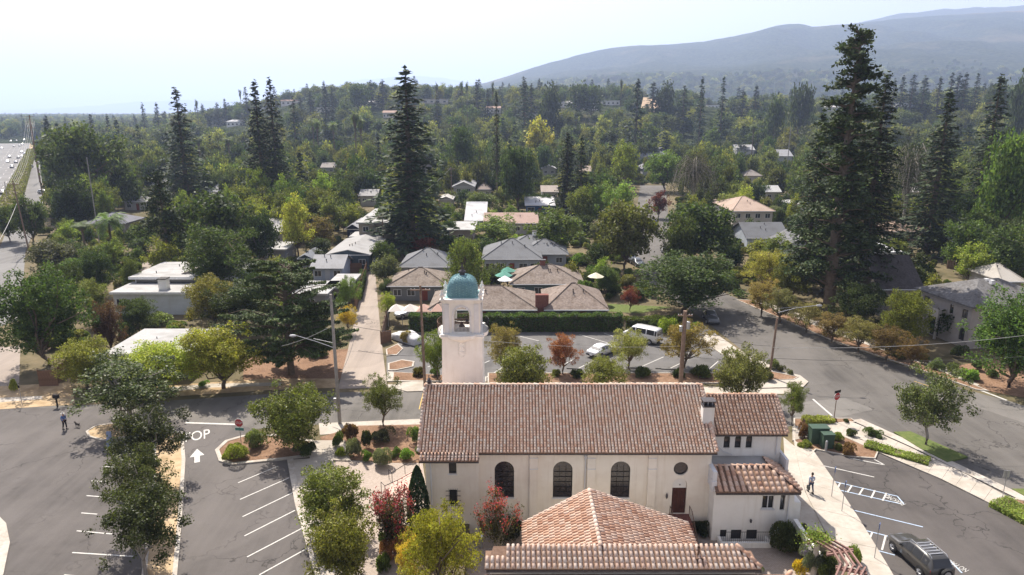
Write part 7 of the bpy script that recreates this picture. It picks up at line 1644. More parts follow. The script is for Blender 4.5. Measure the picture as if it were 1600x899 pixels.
# stop signs
def stop_sign(bx, by, ty, rz, lab, street, scol, postmat='steel'):
    x, y = G(bx, by); zt = H + y * ratio(ty); s = thing('stop_sign', lab, 'sign', (x, y, 0), rz); zc = zt - .38
    part('post', MB().tube([(0, .04, 0), (0, .04, zt - .05)], .035, 6), M[postmat], s)
    oc = [(.40 * math.cos(PI / 8 + i * PI / 4), .40 * math.sin(PI / 8 + i * PI / 4)) for i in range(8)]; ow = [(a * 1.09, b * 1.09) for a, b in oc]
    zc2 = zc if not street[1] else zc
    k = MB(); k.face([(a, -.02, zc2 + b) for a, b in ow]); k.face([(a, .0, zc2 + b) for a, b in ow][::-1]); [k.face([(ow[i][0], -.02, zc2 + ow[i][1]), (ow[i][0], 0, zc2 + ow[i][1]), (ow[i - 1][0], 0, zc2 + ow[i - 1][1]), (ow[i - 1][0], -.02, zc2 + ow[i - 1][1])]) for i in range(8)]
    part('sign_border', k, M['signwhite'], s); part('sign_plate', MB().face([(a, -.024, zc2 + b) for a, b in oc]), M['signred'], s)
    me = text_mesh('STOP', .27); me.materials.append(M['signwhite']); t = bpy.data.objects.new('sign_lettering', me); link(t, s); t.rotation_euler.x = PI / 2; t.location = (0, -.03, zc2); t.scale = (1, 1.2, 1)
    nz = zc2 - .62 if street[1] else zc2 + .50
    part('street_name_plate', MB().box(-.42, .42, -.02, 0, nz - .14, nz + .14), M[scol], s)
    return s
stop_sign(377, 697, 655, R(-8), 'red STOP sign with a teal plate below it on the left kerbed island', ('', True), 'signteal')
stop_sign(1303, 660, 614, R(25), 'red stop sign under a dark street name plate on the right corner', ('', False), 'iron', 'rustiron')
def post_sign(bx, by, ty, lab, plate=None, rz=0):
    x, y = G(bx, by); zt = H + y * ratio(ty); s = thing('sign_post', lab, 'sign', (x, y, 0), rz); part('post', MB().tube([(0, 0, 0), (0, 0, zt)], .03, 6), M['steel'], s)
    if plate: part('sign_plate', MB().box(-plate[0] / 2, plate[0] / 2, -.05, -.03, zt - plate[1], zt), M[plate[2]], s)
    return s
DISH = R(60)
post_sign(1299, 778, 730, 'steel post with an edge-on parking sign, farthest of the three by the side walk', (.3, .45, 'signblue'), DISH)
post_sign(1315, 801, 752, 'steel post with an edge-on parking sign, middle one of the three by the side walk', (.3, .45, 'signblue'), DISH)
post_sign(1366, 874, 818, 'steel post with an edge-on parking sign, nearest of the three by the dark SUV', (.3, .45, 'signblue'), DISH)
post_sign(1566, 779, 736, 'steel post with a pale sign plate on the walk at the right edge', (.5, .6, 'steel'), R(180))
post_sign(35, 634, 602, 'thin dark sign post on the dry verge at the left', (.2, .3, 'iron'))
post_sign(1565, 592, 566, 'short pale post near the far street corner', (.15, .35, 'signwhite'))
x, y = G(90, 636); mb_ = thing('mailbox', 'black mailbox on a post beside the cross street', 'mailbox', (x, y, 0)); part('post', MB().box(-.06, .06, -.06, .06, 0, 1.0), M['iron'], mb_); part('box', MB().box(-.28, .28, -.15, .15, 1.0, 1.25).lathe([(.15, -.28), (.15, .28)], 10, (0, 0, 1.25), 'x'), M['iron'], mb_)
x, y = G(1290, 706); bo = thing('bollard', 'grey steel bollard in front of the green utility cabinets', 'bollard', (x, y, 0)); part('post', MB().lathe([(.11, 0), (.11, 1.0), (.07, 1.08), (.001, 1.1)], 12), M['steel'], bo)
x, y = G(752, 856, PZ); bo = thing('bollard_light', 'white-capped bollard light on the dark court paving', 'bollard', (x, y, PZ)); part('post', MB().lathe([(.1, 0), (.1, .85)], 12), M['steel'], bo); part('cap', MB().lathe([(.11, .85), (.13, .9), (.13, 1.0), (.001, 1.03)], 12), M['signwhite'], bo)
# utility cabinets
x, y = G(1286, 703)
for (dx, dy, w_, d_, h_, lb) in [(.05, .9, 1.6, .9, 1.5, 'larger green utility cabinet at the back of the pair'), (.45, .0, 1.0, .8, 1.3, 'smaller green utility cabinet in front of the larger one')]:
    cb = thing('utility_cabinet', lb, 'cabinet', (x + dx, y + dy, .1)); part('body', MB().box(-w_ / 2, w_ / 2, 0, d_, 0, h_), M['cabinet'], cb); part('lid', MB().box(-w_ / 2 - .05, w_ / 2 + .05, -.05, d_ + .05, h_, h_ + .1), M['cabinet'], cb)
    for i in (-1, 1): part('door', MB().box(i * w_ / 4 - w_ / 4 + .04, i * w_ / 4 + w_ / 4 - .04, -.02, 0, .08, h_ - .08), M['cabinet'], cb)
# plaza handrails
def rail(name, label, pts, h_=.9):
    r = thing('handrail', label, 'handrail', (pts[0].x, pts[0].y, 0)); k = MB(); o = pts[0].copy(); o.z = 0
    k.tube([p - o + Vector((0, 0, h_)) for p in pts], .03, 6); part('top_rail', k, M['iron'], r)
    for p in pts[::1]: part('post', MB().tube([p - o, p - o + Vector((0, 0, h_))], .025, 6), M['iron'], r)
rail('handrail', 'upper iron handrail beside the pink ramp on the plaza', [at(608, 749), at(613, 754), at(633, 741), at(655, 732)])
rail('handrail', 'lower iron handrail beside the pink ramp on the plaza', [at(596, 769), at(602, 775), at(622, 766), at(650, 750)])
struct('pink_ramp', MB().slab(P((612, 757), (634, 742), (658, 732), (662, 760), (640, 778), (600, 780)), .02, .06), surf('pink_concrete', (.50, .34, .29), (.58, .41, .35), 4, .9, .1))
# board fences, each board a part
def fence(label, pa, pb, h_, bw=.28, mat='fence', maxb=60, z=0):
    a, b = at(*pa), at(*pb); d = b - a; L_ = d.length; n = min(maxb, int(L_ / bw)); bw = L_ / n
    f = thing('board_fence', label, 'fence', (a.x, a.y, z), math.atan2(d.y, d.x)); rnd = random.Random(n)
    k = MB().box(0, bw * .94, -.02, .02, 0, h_); me = k.mesh('board'); me.materials.append(M[mat])
    for i in range(n): o = bpy.data.objects.new('board', me); link(o, f); o.location = (i * bw, rnd.uniform(-.01, .01), 0); o.scale.z = rnd.uniform(.97, 1.03)
    part('rail', MB().box(0, L_, .02, .07, .3, .4).box(0, L_, .02, .07, h_ - .4, h_ - .3), M[mat], f)
    for i in range(int(L_ / 2.4) + 1): part('post', MB().box(min(L_, i * 2.4) - .06, min(L_, i * 2.4) + .06, .07, .19, 0, h_ + .05), M[mat], f)
fence('brown board fence end facing the street at the left', (62, 604), (92, 603), 1.9)
fence('long brown board fence running back from the corner at the left', (92, 600), (130, 560), 1.9)
fence('tall board fence along the left side of the alley', (556, 484), (574, 424), 2.0, .4)
fence('orange-brown board fence in front of the small blue garage', (530, 428), (566, 425), 1.8, .35)
fence('dark board fence beside the door of the slate blue house', (540, 414), (572, 414), 1.8, .4)
fence('grey board fence at the end of the hedge beside the alley', (597, 538), (606, 500), 1.8, .35, 'wood')
fence('brown fence at the back of the back car park by the alley', (597, 538), (612, 533), 1.6, .3)
fence('wooden fence shaded below the tall redwood', (1480, 420), (1540, 420), 1.8, .5, 'wood')
fence('dark fence left of the pink clay roof', (672, 385), (700, 385), 1.8, .5, 'wood')
x, y = G(338, 520); gt = thing('garden_gate', 'white lattice garden gate beside the white modern house', 'gate', (x, y, 0))
for i in range(5): part('slat', MB().box(-.6 + i * .26, -.5 + i * .26, 0, .04, 0, 1.3), M['signwhite'], gt)
part('rail', MB().box(-.65, .65, .04, .08, .2, .3).box(-.65, .65, .04, .08, 1.0, 1.1), M['signwhite'], gt)
# umbrellas
def umbrella(px, py, Y, wpx, color, label):
    p = AtY(px, py, Y); r_ = wpx / 2 / F * depth(Y, 2.5); u = thing('garden_umbrella', label, 'umbrella', (p.x, p.y, 0)); z = max(2.2, p.z)
    part('pole', MB().tube([(0, 0, 0), (0, 0, z + .5)], .03, 6), M['wood'], u)
    for i in range(8):
        a, b = i * PI / 4, (i + 1) * PI / 4; k = MB().face([(r_ * math.cos(a), r_ * math.sin(a), z - .25), (r_ * math.cos(b), r_ * math.sin(b), z - .25), (0, 0, z + .45)]); part('canopy_panel', k, M['cloth'], u, color=color)
    RECTS.append((px - wpx / 2, px + wpx / 2, py - 8, py + 12, Y))
umbrella(793, 421, 115, 26, (.11, .28, .22), 'rear green garden umbrella'); umbrella(787, 428, 110, 28, (.13, .31, .25), 'front green garden umbrella'); umbrella(789, 435, 105, 24, (.75, .78, .82), 'white garden umbrella below the green ones')
umbrella(931, 430, 108, 26, (.66, .62, .48), 'cream garden umbrella right of the brown shake roofs')
cn = AtY(640, 458, 96); cy = thing('patio_canopy', 'pale and salmon patio canopy tent by the alley houses', 'canopy', (cn.x, 96, 0)); RECTS.append((605, 680, 445, 470, 96))
for i in range(4): part('canopy_panel', MB().face([(-3 + i * 2, -1.3, 2.3), (-1 + i * 2, -1.3, 2.3), (-2 + i * 2, 0, 3.1)]).face([(-3 + i * 2, 1.3, 2.3), (-1 + i * 2, 1.3, 2.3), (-2 + i * 2, 0, 3.1)]).face([(-3 + i * 2, -1.3, 2.3), (-2 + i * 2, 0, 3.1), (-3 + i * 2, 1.3, 2.3)]).face([(-1 + i * 2, -1.3, 2.3), (-2 + i * 2, 0, 3.1), (-1 + i * 2, 1.3, 2.3)]), M['cloth'], cy, color=(.62, .57, .52) if i < 2 else (.50, .33, .27))
for sx_ in (-3, -1, 1, 3, 5): part('post', MB().tube([(sx_, -1.3, 0), (sx_, -1.3, 2.3)], .05, 6), M['steel'], cy)
# pergola at the bottom right
pg = thing('pergola', 'plum-brown pergola with angled rafters on a round stone post', 'pergola', (*G(1272, 905, 0), PZ)); O = Vector(pg.location)
zP = 2.2; Ppt = lambda px, py, z=zP: (Vector((*G(px, py, z), z)) - O)
part('column', MB().lathe([(.26, 0), (.26, .15), (.2, .2), (.17, zP - PZ - .2), (.21, zP - PZ - .12), (.21, zP - PZ)], 14, tuple(Ppt(1277, 848, zP).xy) + (0,)), M['stone'], pg)
part('column', MB().lathe([(.24, 0), (.24, .15), (.2, .2), (.18, zP - PZ)], 14, tuple(Ppt(1316, 868, zP).xy) + (0,)), M['stone'], pg)
part('column', MB().lathe([(.24, 0), (.24, .15), (.2, .2), (.18, zP - PZ)], 14, tuple(Ppt(1347, 893, zP).xy) + (0,)), M['stone'], pg)
def beam(a, b, h0=0, w_=.05, hh=.13, nm='rafter'):
    a, b = a + Vector((0, 0, h0)), b + Vector((0, 0, h0)); d = (b - a).normalized(); n = Vector((-d.y, d.x, 0)).normalized() * w_
    k = MB(); k.v = [tuple(p) for p in (a - n, a + n, b + n, b - n)] + [tuple(p + Vector((0, 0, hh))) for p in (a - n, a + n, b + n, b - n)]; k.f = [(3, 2, 1, 0), (4, 5, 6, 7), (0, 1, 5, 4), (1, 2, 6, 5), (2, 3, 7, 6), (3, 0, 4, 7)]; part(nm, k, M['beam'], pg)
for (a, b) in (((1262, 845), (1294, 835)), ((1292, 863), (1333, 857)), ((1306, 884), (1355, 893))): 
    for q in (0, 3): beam(Ppt(a[0], a[1] + q), Ppt(b[0], b[1] + q), -.14, .05, .14, 'beam')
for i in range(4): beam(Ppt(1259 + i * 5.5, 838 - i * 2.4), Ppt(1301 + i * 8, 863 - i * 1.2))
for i in range(4): beam(Ppt(1300 + i * 8, 860 - i * 1.0), Ppt(1315 + i * 10.5, 884 + i * 1.4))
for i in range(5): beam(Ppt(1314 + i * 9.5, 882 + i * 1.6), Ppt(1303 + i * 8.5, 908 + i * 1.5))
vine_rng = np.random.RandomState(3); vp = Ppt(1276, 838, zP + .2); V, Q = leaf_quads(np.array(vp) + vine_rng.normal(size=(900, 3)) * np.array([.5, .45, .16]), .14, vine_rng)
vo = part('climbing_vine', crown_mesh('climbing_vine', V, 'leaf'), None, color=(.13, .17, .04)); vo.location = O; tag(vo, 'green vine growing over the top corner of the pergola', 'vine')

# ---------------------------------------------------------------- people
def skin_body(name, nodes, edges, mat, parent, sub=2, color=None, root=0):
    me = bpy.data.meshes.new(name); me.from_pydata([n[0] for n in nodes], edges, []); o = bpy.data.objects.new(name, me); link(o, parent)
    md = o.modifiers.new('Skin', 'SKIN'); sv = me.skin_vertices[0].data if me.skin_vertices else None
    if sv is None: 
        with bpy.context.temp_override(object=o, active_object=o): bpy.ops.mesh.customdata_skin_add()
        sv = me.skin_vertices[0].data
    for i, n in enumerate(nodes): sv[i].radius = n[1] if hasattr(n[1], '__len__') else (n[1], n[1])
    sv[root].use_root = True
    o.modifiers.new('Subsurf', 'SUBSURF').levels = sub; o.modifiers['Subsurf'].render_levels = sub
    dg = bpy.context.evaluated_depsgraph_get(); m2 = bpy.data.meshes.new_from_object(o.evaluated_get(dg)); m2.name = name
    bpy.data.objects.remove(o); m2.materials.clear(); m2.materials.append(M[mat]); m2.shade_smooth()
    return part(name, m2, None, parent, color=color)
def chain(N_, E_, start, pts):
    prev = start
    for p in pts: N_.append(p); E_.append((prev, len(N_) - 1)); prev = len(N_) - 1
    return prev
def person(x, y, rz, label, shirt, trousers, z=.12, stride=.18, hat=None, bag=None, leash=None, short=False):
    """faces +x; one continuous skin body, clothes over it"""
    p = thing('person', label, 'person', (x, y, z), rz)
    hip = .93
    def legs(s): # s = -1 right, 1 left
        f = stride * s; return [(Vector((0, .09 * s, hip - .06))), (Vector((f * .55 + .03, .10 * s, .50))), (Vector((f - (.04 if f < 0 else 0), .10 * s, .09)))]
    N_ = [((0, 0, hip), (.13, .10))]; E_ = []
    ch_ = chain(N_, E_, 0, [((0, 0, 1.10), (.12, .095)), ((0, 0, 1.30), (.15, .10)), ((-.01, 0, 1.42), (.10, .075))]); neck = ch_
    hd = chain(N_, E_, neck, [((0, 0, 1.50), (.055, .055)), ((.01, 0, 1.57), (.075, .07)), ((.015, 0, 1.66), (.095, .08)), ((.01, 0, 1.74), (.07, .06))])
    arms = {}
    for s in (-1, 1):
        l = legs(s); chain(N_, E_, 0, [(tuple(l[0]), .088), (tuple((l[0] + l[1]) / 2), .078), (tuple(l[1]), .055), (tuple(l[1] * .6 + l[2] * .4 + Vector((-.02, 0, 0))), .056), (tuple(l[2]), .036), (tuple(l[2] + Vector((.09, 0, -.04))), .034), (tuple(l[2] + Vector((.17, 0, -.055))), .026)])
        sw = -stride * .8 * s; sh_ = Vector((0, .19 * s, 1.38)); el = Vector((sw * .3 - .03, .25 * s, 1.12)); wr = Vector((sw + .06, .26 * s, .88)); 
        if leash and s == -1: wr = Vector((.22, -.24, 1.0))
        wi = chain(N_, E_, neck, [(tuple(sh_), .055), (tuple((sh_ + el) / 2), .046), (tuple(el), .036), (tuple(wr), .025), (tuple(wr + Vector((.02, 0, -.05))), (.036, .018))])
        pm = wr + Vector((.02, 0, -.05))
        for fi, (dx, ln) in enumerate(((.030, .062), (.011, .072), (-.009, .068), (-.028, .052))):
            chain(N_, E_, wi, [(tuple(pm + Vector((dx, 0, -.045))), .0095), (tuple(pm + Vector((dx + .006, -.012 * s, -.045 - ln * .55))), .0085), (tuple(pm + Vector((dx + .012, -.026 * s, -.045 - ln))), .007)])
        chain(N_, E_, wi, [(tuple(pm + Vector((.042, -.01 * s, -.01))), .011), (tuple(pm + Vector((.056, -.016 * s, -.045))), .009)])
        arms[s] = pm
    skin_body('body', N_, E_, 'skin', p, 1)
    # clothes
    N2 = [((0, 0, hip - .02), (.142, .115))]; E2 = []
    for s in (-1, 1):
        l = legs(s); chain(N2, E2, 0, [(tuple(l[0]), .102), (tuple((l[0] + l[1]) / 2), .092), (tuple(l[1]), .073), (tuple(l[2] + Vector((-.01, 0, .06))), .062)])
    skin_body('trousers', N2, E2, 'cloth', p, 1, trousers)
    N3 = [((0, 0, hip + .03), (.145, .118))]; E3 = []; t_ = chain(N3, E3, 0, [((0, 0, 1.12), (.138, .11)), ((0, 0, 1.30), (.165, .115)), ((-.01, 0, 1.43), (.09, .08))])
    for s in (-1, 1):
        sw = -stride * .8 * s; el = Vector((sw * .3 - .03, .25 * s, 1.12)); wr = arms[s] + Vector((0, 0, .08)); pts = [((0, .19 * s, 1.38), .068), (tuple((Vector((0, .19 * s, 1.38)) + el) / 2), .06), (tuple(el), .05)]
        if not short: pts.append((tuple(wr), .038))
        chain(N3, E3, t_, pts)
    skin_body('shirt', N3, E3, 'cloth', p, 1, shirt)
    for s in (-1, 1):
        l = legs(s)[2]; part('shoe', MB().box(l.x - .08, l.x + .20, l.y - .045, l.y + .045, 0, .07).box(l.x - .07, l.x + .1, l.y - .04, l.y + .04, .07, .11), M['blackplastic'], p)
    hm = MB().lathe([(.001, .12), (.06, .10), (.09, .04), (.098, -.02), (.09, -.08)], 12, (-.015, 0, 1.70)); part('hair', hm, M['hair'] if not hat else M['cloth'], p, smooth=True, color=hat)
    if hat: part('hat_brim', MB().lathe([(.09, -.01), (.16, -.02)], 14, (0, 0, 1.69)), M['cloth'], p, color=hat)
    fc = MB()
    for s in (-1, 1): fc.lathe([(.001, .1), (.010, .098), (.012, .09)], 6, (0, .032 * s, 1.665), 'x')
    part('eyes', fc, M['hair'], p)
    part('nose', MB().face([(.10, -.014, 1.62), (.10, .014, 1.62), (.095, 0, 1.665)]).face([(.10, -.014, 1.62), (.122, 0, 1.625), (.095, 0, 1.665)]).face([(.10, .014, 1.62), (.122, 0, 1.625), (.095, 0, 1.665)]).face([(.10, -.014, 1.62), (.10, .014, 1.62), (.122, 0, 1.625)]), M['skin'], p)
    part('mouth', MB().box(.092, .103, -.024, .024, 1.592, 1.600), M['signred'], p)
    for s in (-1, 1): part('ear', MB().lathe([(.001, 0), (.024, .006), (.018, .016)], 8, (.0, .076 * s, 1.655), 'y'), M['skin'], p)
    if bag: b = arms[1]; o = tag(part('hand_bag', MB().box(-.17, .17, -.06, .06, -.30, 0).tube([(-.08, 0, 0), (0, 0, .09), (.08, 0, 0)], .012, 5), M['blackplastic']), 'dark bag carried in the left hand of the man on the side walk', 'bag'); o.location = Matrix.Rotation(rz, 3, 'Z') @ (Vector(b) + Vector((0, 0, -.17))) + Vector((x, y, z)); o.rotation_euler.z = rz
    if leash: return p, Matrix.Rotation(rz, 3, 'Z') @ arms[-1] + Vector((x, y, z))
    return p
px, py = G(1266, 772)
person(px, py, R(95), 'man in a pale blue shirt and jeans walking away on the side walk', (.42, .47, .58), (.07, .09, .15), bag=True)
px, py = G(102, 671)
_, hand = person(px, py, R(-20), 'person in a blue top and cap with a leash, standing on the street', (.10, .18, .42), (.015, .015, .02), z=.01, hat=(.55, .53, .5), leash=True, stride=.10)
# the dog
dx_, dy_ = G(122, 668)
dg_ = thing('dog', 'small dark dog on a leash beside the person in blue', 'dog', (dx_, dy_, .01), R(160))
N_ = [((-.16, 0, .36), (.075, .07))]; E_ = []
t1 = chain(N_, E_, 0, [((0, 0, .34), (.085, .08)), ((.17, 0, .35), (.10, .09))]); chain(N_, E_, t1, [((.27, 0, .44), .065), ((.34, 0, .52), .062), ((.42, 0, .50), .042), ((.49, 0, .48), .028)])
chain(N_, E_, 0, [((-.26, 0, .42), .022), ((-.32, 0, .52), .014)])
for s in (-1, 1):
    chain(N_, E_, t1, [((.19, .06 * s, .24), .034), ((.17, .065 * s, .13), .020), ((.19, .065 * s, .03), .018), ((.22, .065 * s, .015), .017)])
    chain(N_, E_, 0, [((-.14, .06 * s, .25), .045), ((-.22, .065 * s, .15), .022), ((-.19, .065 * s, .03), .017), ((-.16, .065 * s, .015), .017)])
skin_body('body', N_, E_, 'fur', dg_, 1)
for s in (-1, 1): part('ear', MB().face([(.33, .03 * s, .57), (.30, .06 * s, .56), (.31, .055 * s, .64)]).face([(.33, .03 * s, .57), (.31, .055 * s, .64), (.345, .05 * s, .56)]), M['fur'], dg_)
tag(part('leash', MB().tube([hand, (hand * .5 + Vector((dx_, dy_, .4)) * .5) - Vector((0, 0, .15)), (dx_ - .2, dy_ + .1, .44)], .008, 4), M['iron']), 'thin leash running from the hand to the dog', 'leash')
# ---------------------------------------------------------------- trees filling the neighbourhood between the houses
rnd = random.Random(77)
ROADP = [[(47, 220), (-900, 225), (-900, 700), (34, 560), (60, 400), (76, 320), (70, 250)],
         [(512, 640), (535, 480), (552, 420), (592, 420), (602, 480), (640, 640)], [(600, 640), (600, 470), (1060, 470), (1160, 470), (1330, 525), (1450, 570), (1700, 650), (1700, 900), (600, 900)],
         [(980, 292), (1055, 286), (1062, 380), (1110, 440), (1180, 480), (1090, 520), (1000, 440), (970, 380)], [(-400, 620), (640, 580), (640, 900), (-400, 900)], [(205, 436), (230, 400), (262, 408), (212, 470)]]
def inpoly(x, y, P_):
    c = False
    for i in range(len(P_)):
        (xa, ya), (xb, yb_) = P_[i - 1], P_[i]
        if (ya > y) != (yb_ > y) and x < (xb - xa) * (y - ya) / (yb_ - ya) + xa: c = not c
    return c
ground_sheet('drive_behind_white_house', 'alley', .015, (186, 428), (214, 408), (252, 400), (262, 410), (214, 436))
def blocked(px, pyb, pyt, hw, Y):
    for a, b, c, d, yy in RECTS:
        if yy > Y - 2 and px + hw > a + 1 and px - hw < b - 1 and pyt < d - 3 and pyb > c + 2: return True
        if abs(yy - Y) < 6 and a - 3 < px < b + 3 and pyt > c: return True
    return False
SP = [('oak', 9, 13, 4.6, DK, 'dark evergreen oak'), ('oak', 8, 12, 4.4, MD, 'mid-green round-crowned tree'), ('oak', 8, 11, 4.2, OL, 'olive-toned bushy tree'), ('airy', 9, 14, 3.6, LT, 'light green loose-crowned tree'), ('redwood', 15, 26, 4.8, RW, 'dark pointed conifer'),
      ('redwood', 13, 21, 4.2, (.034, .05, .03), 'slim grey-green conifer'), ('oak', 7, 10, 4, (.045, .062, .026), 'low dark-crowned tree'), ('airy', 7, 10, 3.2, (.17, .19, .045), 'yellowish-green tree'), ('pine', 14, 20, 3.8, (.04, .055, .026), 'ragged open pine'), ('oak', 8, 12, 4.2, GY, 'grey-green broad tree')]
ZN = [(-1e9, 130, 'beside highway power lines'), (130, 260, 'behind the hip-roofed bungalow'), (260, 400, 'near the twin redwoods'), (400, 560, 'between twin and central redwoods'), (560, 720, 'by the central redwood'), (720, 880, 'behind the blue house'),
      (880, 1050, 'by the far street'), (1050, 1240, 'beyond the grey weeping tree'), (1240, 1420, 'near the giant redwoods'), (1420, 1e9, 'beyond the stucco house')]
DZ = [(0, 130, 'close, '), (130, 180, 'past nearest roofs, '), (180, 250, 'halfway back, '), (250, 400, 'far back, ')]
made = []; n_ind = 0; tries = 0
placed = [(XA((a + b) / 2, yy, 0), yy) for a, b, c, d, yy in RECTS]
cells = []
Y_ = 92.
while Y_ < 420:
    step = 6.0 if Y_ < 200 else 7.5
    xw = Y_ * .80
    x_ = -xw
    while x_ < xw: cells.append((x_ + rnd.uniform(-3, 3), Y_ + rnd.uniform(-3, 3))); x_ += step
    Y_ += step
cells.sort(key=lambda c: c[1])
LIMIT = 205
stuff_pts = {'oak': [], 'con': []}
for x, y in cells:
    sp = rnd.choices(SP, weights=[4, 6, 6, 7, 1.0, .7, 3, 4, .6, 3])[0]; fam, h0, h1, r0, colr, nm = sp; hh = rnd.uniform(h0, h1) * 1.1; rr = r0 * rnd.uniform(.8, 1.2) * (hh / h1)
    z = T(x, y); px, pyb = proj(x, y, z); _, pyt = proj(x, y, z + hh); hw = rr * F / depth(y, z)
    if px < -60 or px > 1660 or any(inpoly(px, pyb, q) for q in ROADP): continue
    if any(inpoly(px + sx_ * hw * .8, pyb, q) for q in ROADP[:1] + ROADP[3:4] for sx_ in (-1, 1)) : continue
    if blocked(px, pyb, pyt, hw, y):
        # try a low shrubby tree in the same spot
        hh *= .42; rr *= .6; _, pyt = proj(x, y, z + hh); hw *= .6
        if fam in ('redwood', 'pine'): fam = 'oak'; colr = DK; nm = 'dark evergreen oak'
        if blocked(px, pyb, pyt, hw, y): continue
        nm = 'low ' + nm
    if n_ind < LIMIT and hh > 4.6 and y < 330:
        zn = next(t for a, b, t in ZN if a <= px < b); dz_ = next(t for a, b, t in DZ if a <= y < b)
        j = rnd.uniform(.85, 1.2); c = tuple(v * j for v in colr); sd2 = 'tall ' if hh > (h0 + h1) * .56 else 'shorter '; mid_ = next(((a + b) / 2 for a, b, t in ZN if a <= px < b)); sd3 = '' if abs(mid_) > 1e6 else ('left of others ' if px < mid_ else 'right of others '); lab = f'{sd2}{nm} {sd3}{dz_}{zn}'.replace('loose-crowned ', '').replace('round-crowned ', 'rounded '); nm = sd2 + nm
        plant(fam, x, y, z, hh, rr, c, lab, 'tree', f'{nm}s {dz_}{zn}'); n_ind += 1
    else:
        stuff_pts['con' if fam in ('redwood', 'pine') else 'oak'].append((x, y, z, hh, rr))
for i in range(5400):    # the wooded knoll and the valley beyond: far woods that read as one mass
    f = rnd.random(); y = 415 * (3.2 ** (f ** .62)) if i < 4300 else rnd.uniform(1300, 2600); x = rnd.uniform(-.80, .80) * y; z = T(x, y); con = rnd.random() < .055
    px, pyb = proj(x, y, z)
    if px < 72 and 218 < pyb: continue
    if any(inpoly(px, pyb, q) for q in ROADP[:1]): continue
    hh = rnd.uniform(15, 27) if con else rnd.uniform(8, 18); rr = hh * (.27 if con else rnd.uniform(.36, .56)); _, pyt = proj(x, y, z + hh); hw = rr * F / depth(y, z)
    if blocked(px, pyb, pyt, hw, y): continue
    stuff_pts['con' if con else 'oak'].append((x, y, z - .5, hh, rr))
for i in range(9000):
    y = rnd.uniform(1300, 3600); x = rnd.uniform(-.80, .80) * y; z = T(x, y)
    if z > 160: continue
    con = rnd.random() < .12; hh = rnd.uniform(9, 20); stuff_pts['con' if con else 'oak'].append((x, y, z - .5, hh * (1.3 if con else 1), hh * (.25 if con else .75)))
# distinct skyline trees on the knoll crest
SK = [(340, 160, 12, 760), (352, 154, 10, 760), (385, 137, 14, 720), (418, 150, 12, 700), (470, 152, 14, 640), (485, 142, 16, 640), (508, 133, 14, 650), (519, 135, 12, 650), (562, 130, 28, 680), (580, 126, 14, 700), (598, 124, 16, 700), (648, 137, 14, 620), (683, 150, 14, 560), (745, 125, 16, 620), (762, 139, 12, 620), (818, 121, 16, 600), (830, 130, 14, 600), (860, 135, 24, 560), (905, 130, 30, 640), (925, 133, 24, 640), (1020, 128, 20, 620), (1040, 132, 22, 620), (1068, 135, 18, 560), (1160, 140, 18, 620), (1180, 133, 16, 620), (1210, 150, 26, 480), (1252, 128, 22, 520), (1380, 125, 14, 620), (1395, 122, 14, 620), (1408, 118, 16, 620), (1424, 118, 20, 620), (1442, 118, 20, 620), (1466, 120, 14, 620), (1484, 115, 18, 620), (1495, 114, 18, 620), (1506, 113, 18, 620), (1524, 116, 14, 620), (1560, 128, 24, 560), (1592, 118, 30, 420), (225, 160, 10, 700), (247, 160, 12, 680), (145, 180, 16, 480), (170, 178, 12, 520)]
for i, (px, ty, wd, Y) in enumerate(SK):
    con = wd < 22
    zn = next(t for a, b, t in ZN if a <= px < b)
    tree(px, 0, ty, wd * (1.35 if wd > 24 else 1.75), 'redwood' if con else 'oak', (.025, .038, .025) if con else (.04, .055, .03), ('pointed' if con else 'rounded') + ' skyline tree ' + ('left' if i % 2 else 'right') + ' of its neighbour, seen ' + zn, Y=Y, group=('pointed' if con else 'rounded') + ' skyline trees ' + zn)
for px, ty, Y in ((722, 131, 560), (730, 131, 560), (770, 132, 540), (683, 132, 560), (970, 128, 600), (309, 158, 700), (377, 143, 700)): tree(px, 0, ty, 7, 'palm', (.06, .08, .05), 'tall thin palm standing out against the sky on the knoll', Y=Y, group='tall thin skyline palms')
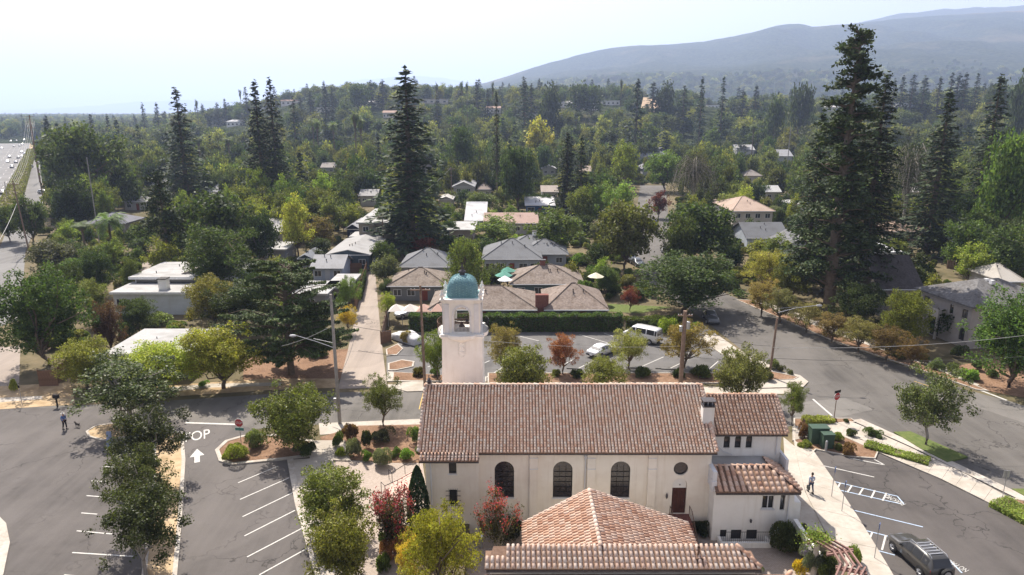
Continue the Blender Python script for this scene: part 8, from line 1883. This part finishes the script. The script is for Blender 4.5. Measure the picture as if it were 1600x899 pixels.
def scatter(name, pts, proto, color, mats):
    a = np.array(pts, np.float32); me = bpy.data.meshes.new(name); me.vertices.add(len(a)); me.vertices.foreach_set('co', a[:, :3].ravel())
    sc = me.attributes.new('sc', 'FLOAT_VECTOR', 'POINT'); s = np.stack([a[:, 4] / proto.R, a[:, 4] / proto.R, a[:, 3] / proto.H], 1).astype(np.float32); sc.data.foreach_set('vector', s.ravel())
    ro = me.attributes.new('ro', 'FLOAT_VECTOR', 'POINT'); r = np.zeros((len(a), 3), np.float32); r[:, 2] = np.random.RandomState(2).uniform(0, 6.28, len(a)); ro.data.foreach_set('vector', r.ravel())
    o = bpy.data.objects.new(name, me); link(o); o['kind'] = 'stuff'; o.color = (*color, 1)
    ng = bpy.data.node_groups.new(name, 'GeometryNodeTree'); ng.interface.new_socket('Geometry', in_out='INPUT', socket_type='NodeSocketGeometry'); ng.interface.new_socket('Geometry', in_out='OUTPUT', socket_type='NodeSocketGeometry')
    N, L = ng.nodes.new, ng.links.new; gi, go = N('NodeGroupInput'), N('NodeGroupOutput'); ip = N('GeometryNodeInstanceOnPoints'); mp = N('GeometryNodeMeshToPoints'); L(gi.outputs[0], mp.inputs[0]); L(mp.outputs[0], ip.inputs[0])
    oi = N('GeometryNodeObjectInfo'); oi.inputs['Object'].default_value = mats; L(oi.outputs['Geometry'], ip.inputs['Instance'])
    for nm_, k_ in (('sc', 'Scale'), ('ro', 'Rotation')):
        na = N('GeometryNodeInputNamedAttribute'); na.data_type = 'FLOAT_VECTOR'; na.inputs[0].default_value = nm_; L(na.outputs[0], ip.inputs[k_])
    L(ip.outputs[0], go.inputs[0]); o.modifiers.new('scatter', 'NODES').node_group = ng; return o
def seed_tree(proto, px, Y, hh, rr, label, color, fam):
    """a real tree in view whose crown the far woods repeat"""
    x = XA(px, Y, 20); z = T(x, Y); nm = 'redwood_tree' if fam == 'redwood' else 'broadleaf_tree'
    o = bpy.data.objects.new(nm, None); link(o); t = bpy.data.objects.new('trunk', proto.trunk); link(t, o); c = bpy.data.objects.new('crown', proto.crown); link(c, o); c.color = (*color, 1)
    o.location = (x, Y, z); o.scale = (rr / proto.R, rr / proto.R, hh / proto.H); tag(o, label, 'tree'); return c
vary = {'oak': [DK, (.055, .075, .028), (.08, .09, .035), (.042, .058, .026), (.065, .08, .04), (.14, .145, .045)], 'con': [RW, (.028, .042, .026)]}
P_oak = PR['oak']['far'] + PR['airy']['far'][:1]; P_con = PR['redwood']['far'][:2]
sx_lab = ['dark oak among the far woods of the knoll left side', 'round green tree on the knoll front', 'oak on the knoll right of the central redwood', 'airy oak on the knoll right shoulder', 'far conifer on the knoll left side', 'far conifer on the knoll right side']
seeds = [seed_tree(P_oak[i], (470, 600, 850, 1100)[i], 520, 11, 5, sx_lab[i], vary['oak'][i], 'oak') for i in range(4)] + [seed_tree(P_con[i], (520, 900)[i], 540, 22, 4, sx_lab[4 + i], RW, 'redwood') for i in range(2)]
for i in range(6):
    pts = stuff_pts['oak'][i::6]; scatter('far_woodland', pts, P_oak[i % 4], vary['oak'][i], seeds[i % 4])
for i in range(2):
    pts = stuff_pts['con'][i::2]; scatter('far_conifers', pts, P_con[i], vary['con'][i], seeds[4 + i])
# low bushes and garden growth under the trees between the houses
pts = []
for i in range(9500):
    y = 78 * (4.2 ** rnd.random()); x = rnd.uniform(-.80, .80) * y; hh = rnd.uniform(.6, 2.3); px, pyb = proj(x, y, 0); _, pyt = proj(x, y, hh)
    if any(inpoly(px, pyb, q) for q in ROADP): continue
    if y < 99 and not (px < 560 and pyb < 588) : continue
    if blocked(px, pyb, pyt, 4, y): continue
    pts.append((x, y, 0, hh, hh * rnd.uniform(.5, .9)))
sp_ = PR['shrub']['near']
x, y = G(700, 392); sd_ = bpy.data.objects.new('shrub', sp_[0].crown); link(sd_); sd_.location = (x, y, 0); sd_.scale = (1.2, 1.2, 1.3); sd_.color = (.06, .09, .03, 1); tag(sd_, 'round green bush left of the rear grey roof with the chimney', 'shrub')
for i, c in enumerate([(.05, .07, .028), (.09, .12, .04), (.13, .13, .05)]): scatter('undergrowth', pts[i::3], sp_[0], c, sd_)
print('individual trees', n_ind + len(TREES), 'stuff', {k: len(v) for k, v in stuff_pts.items()}, 'bushes', len(pts))
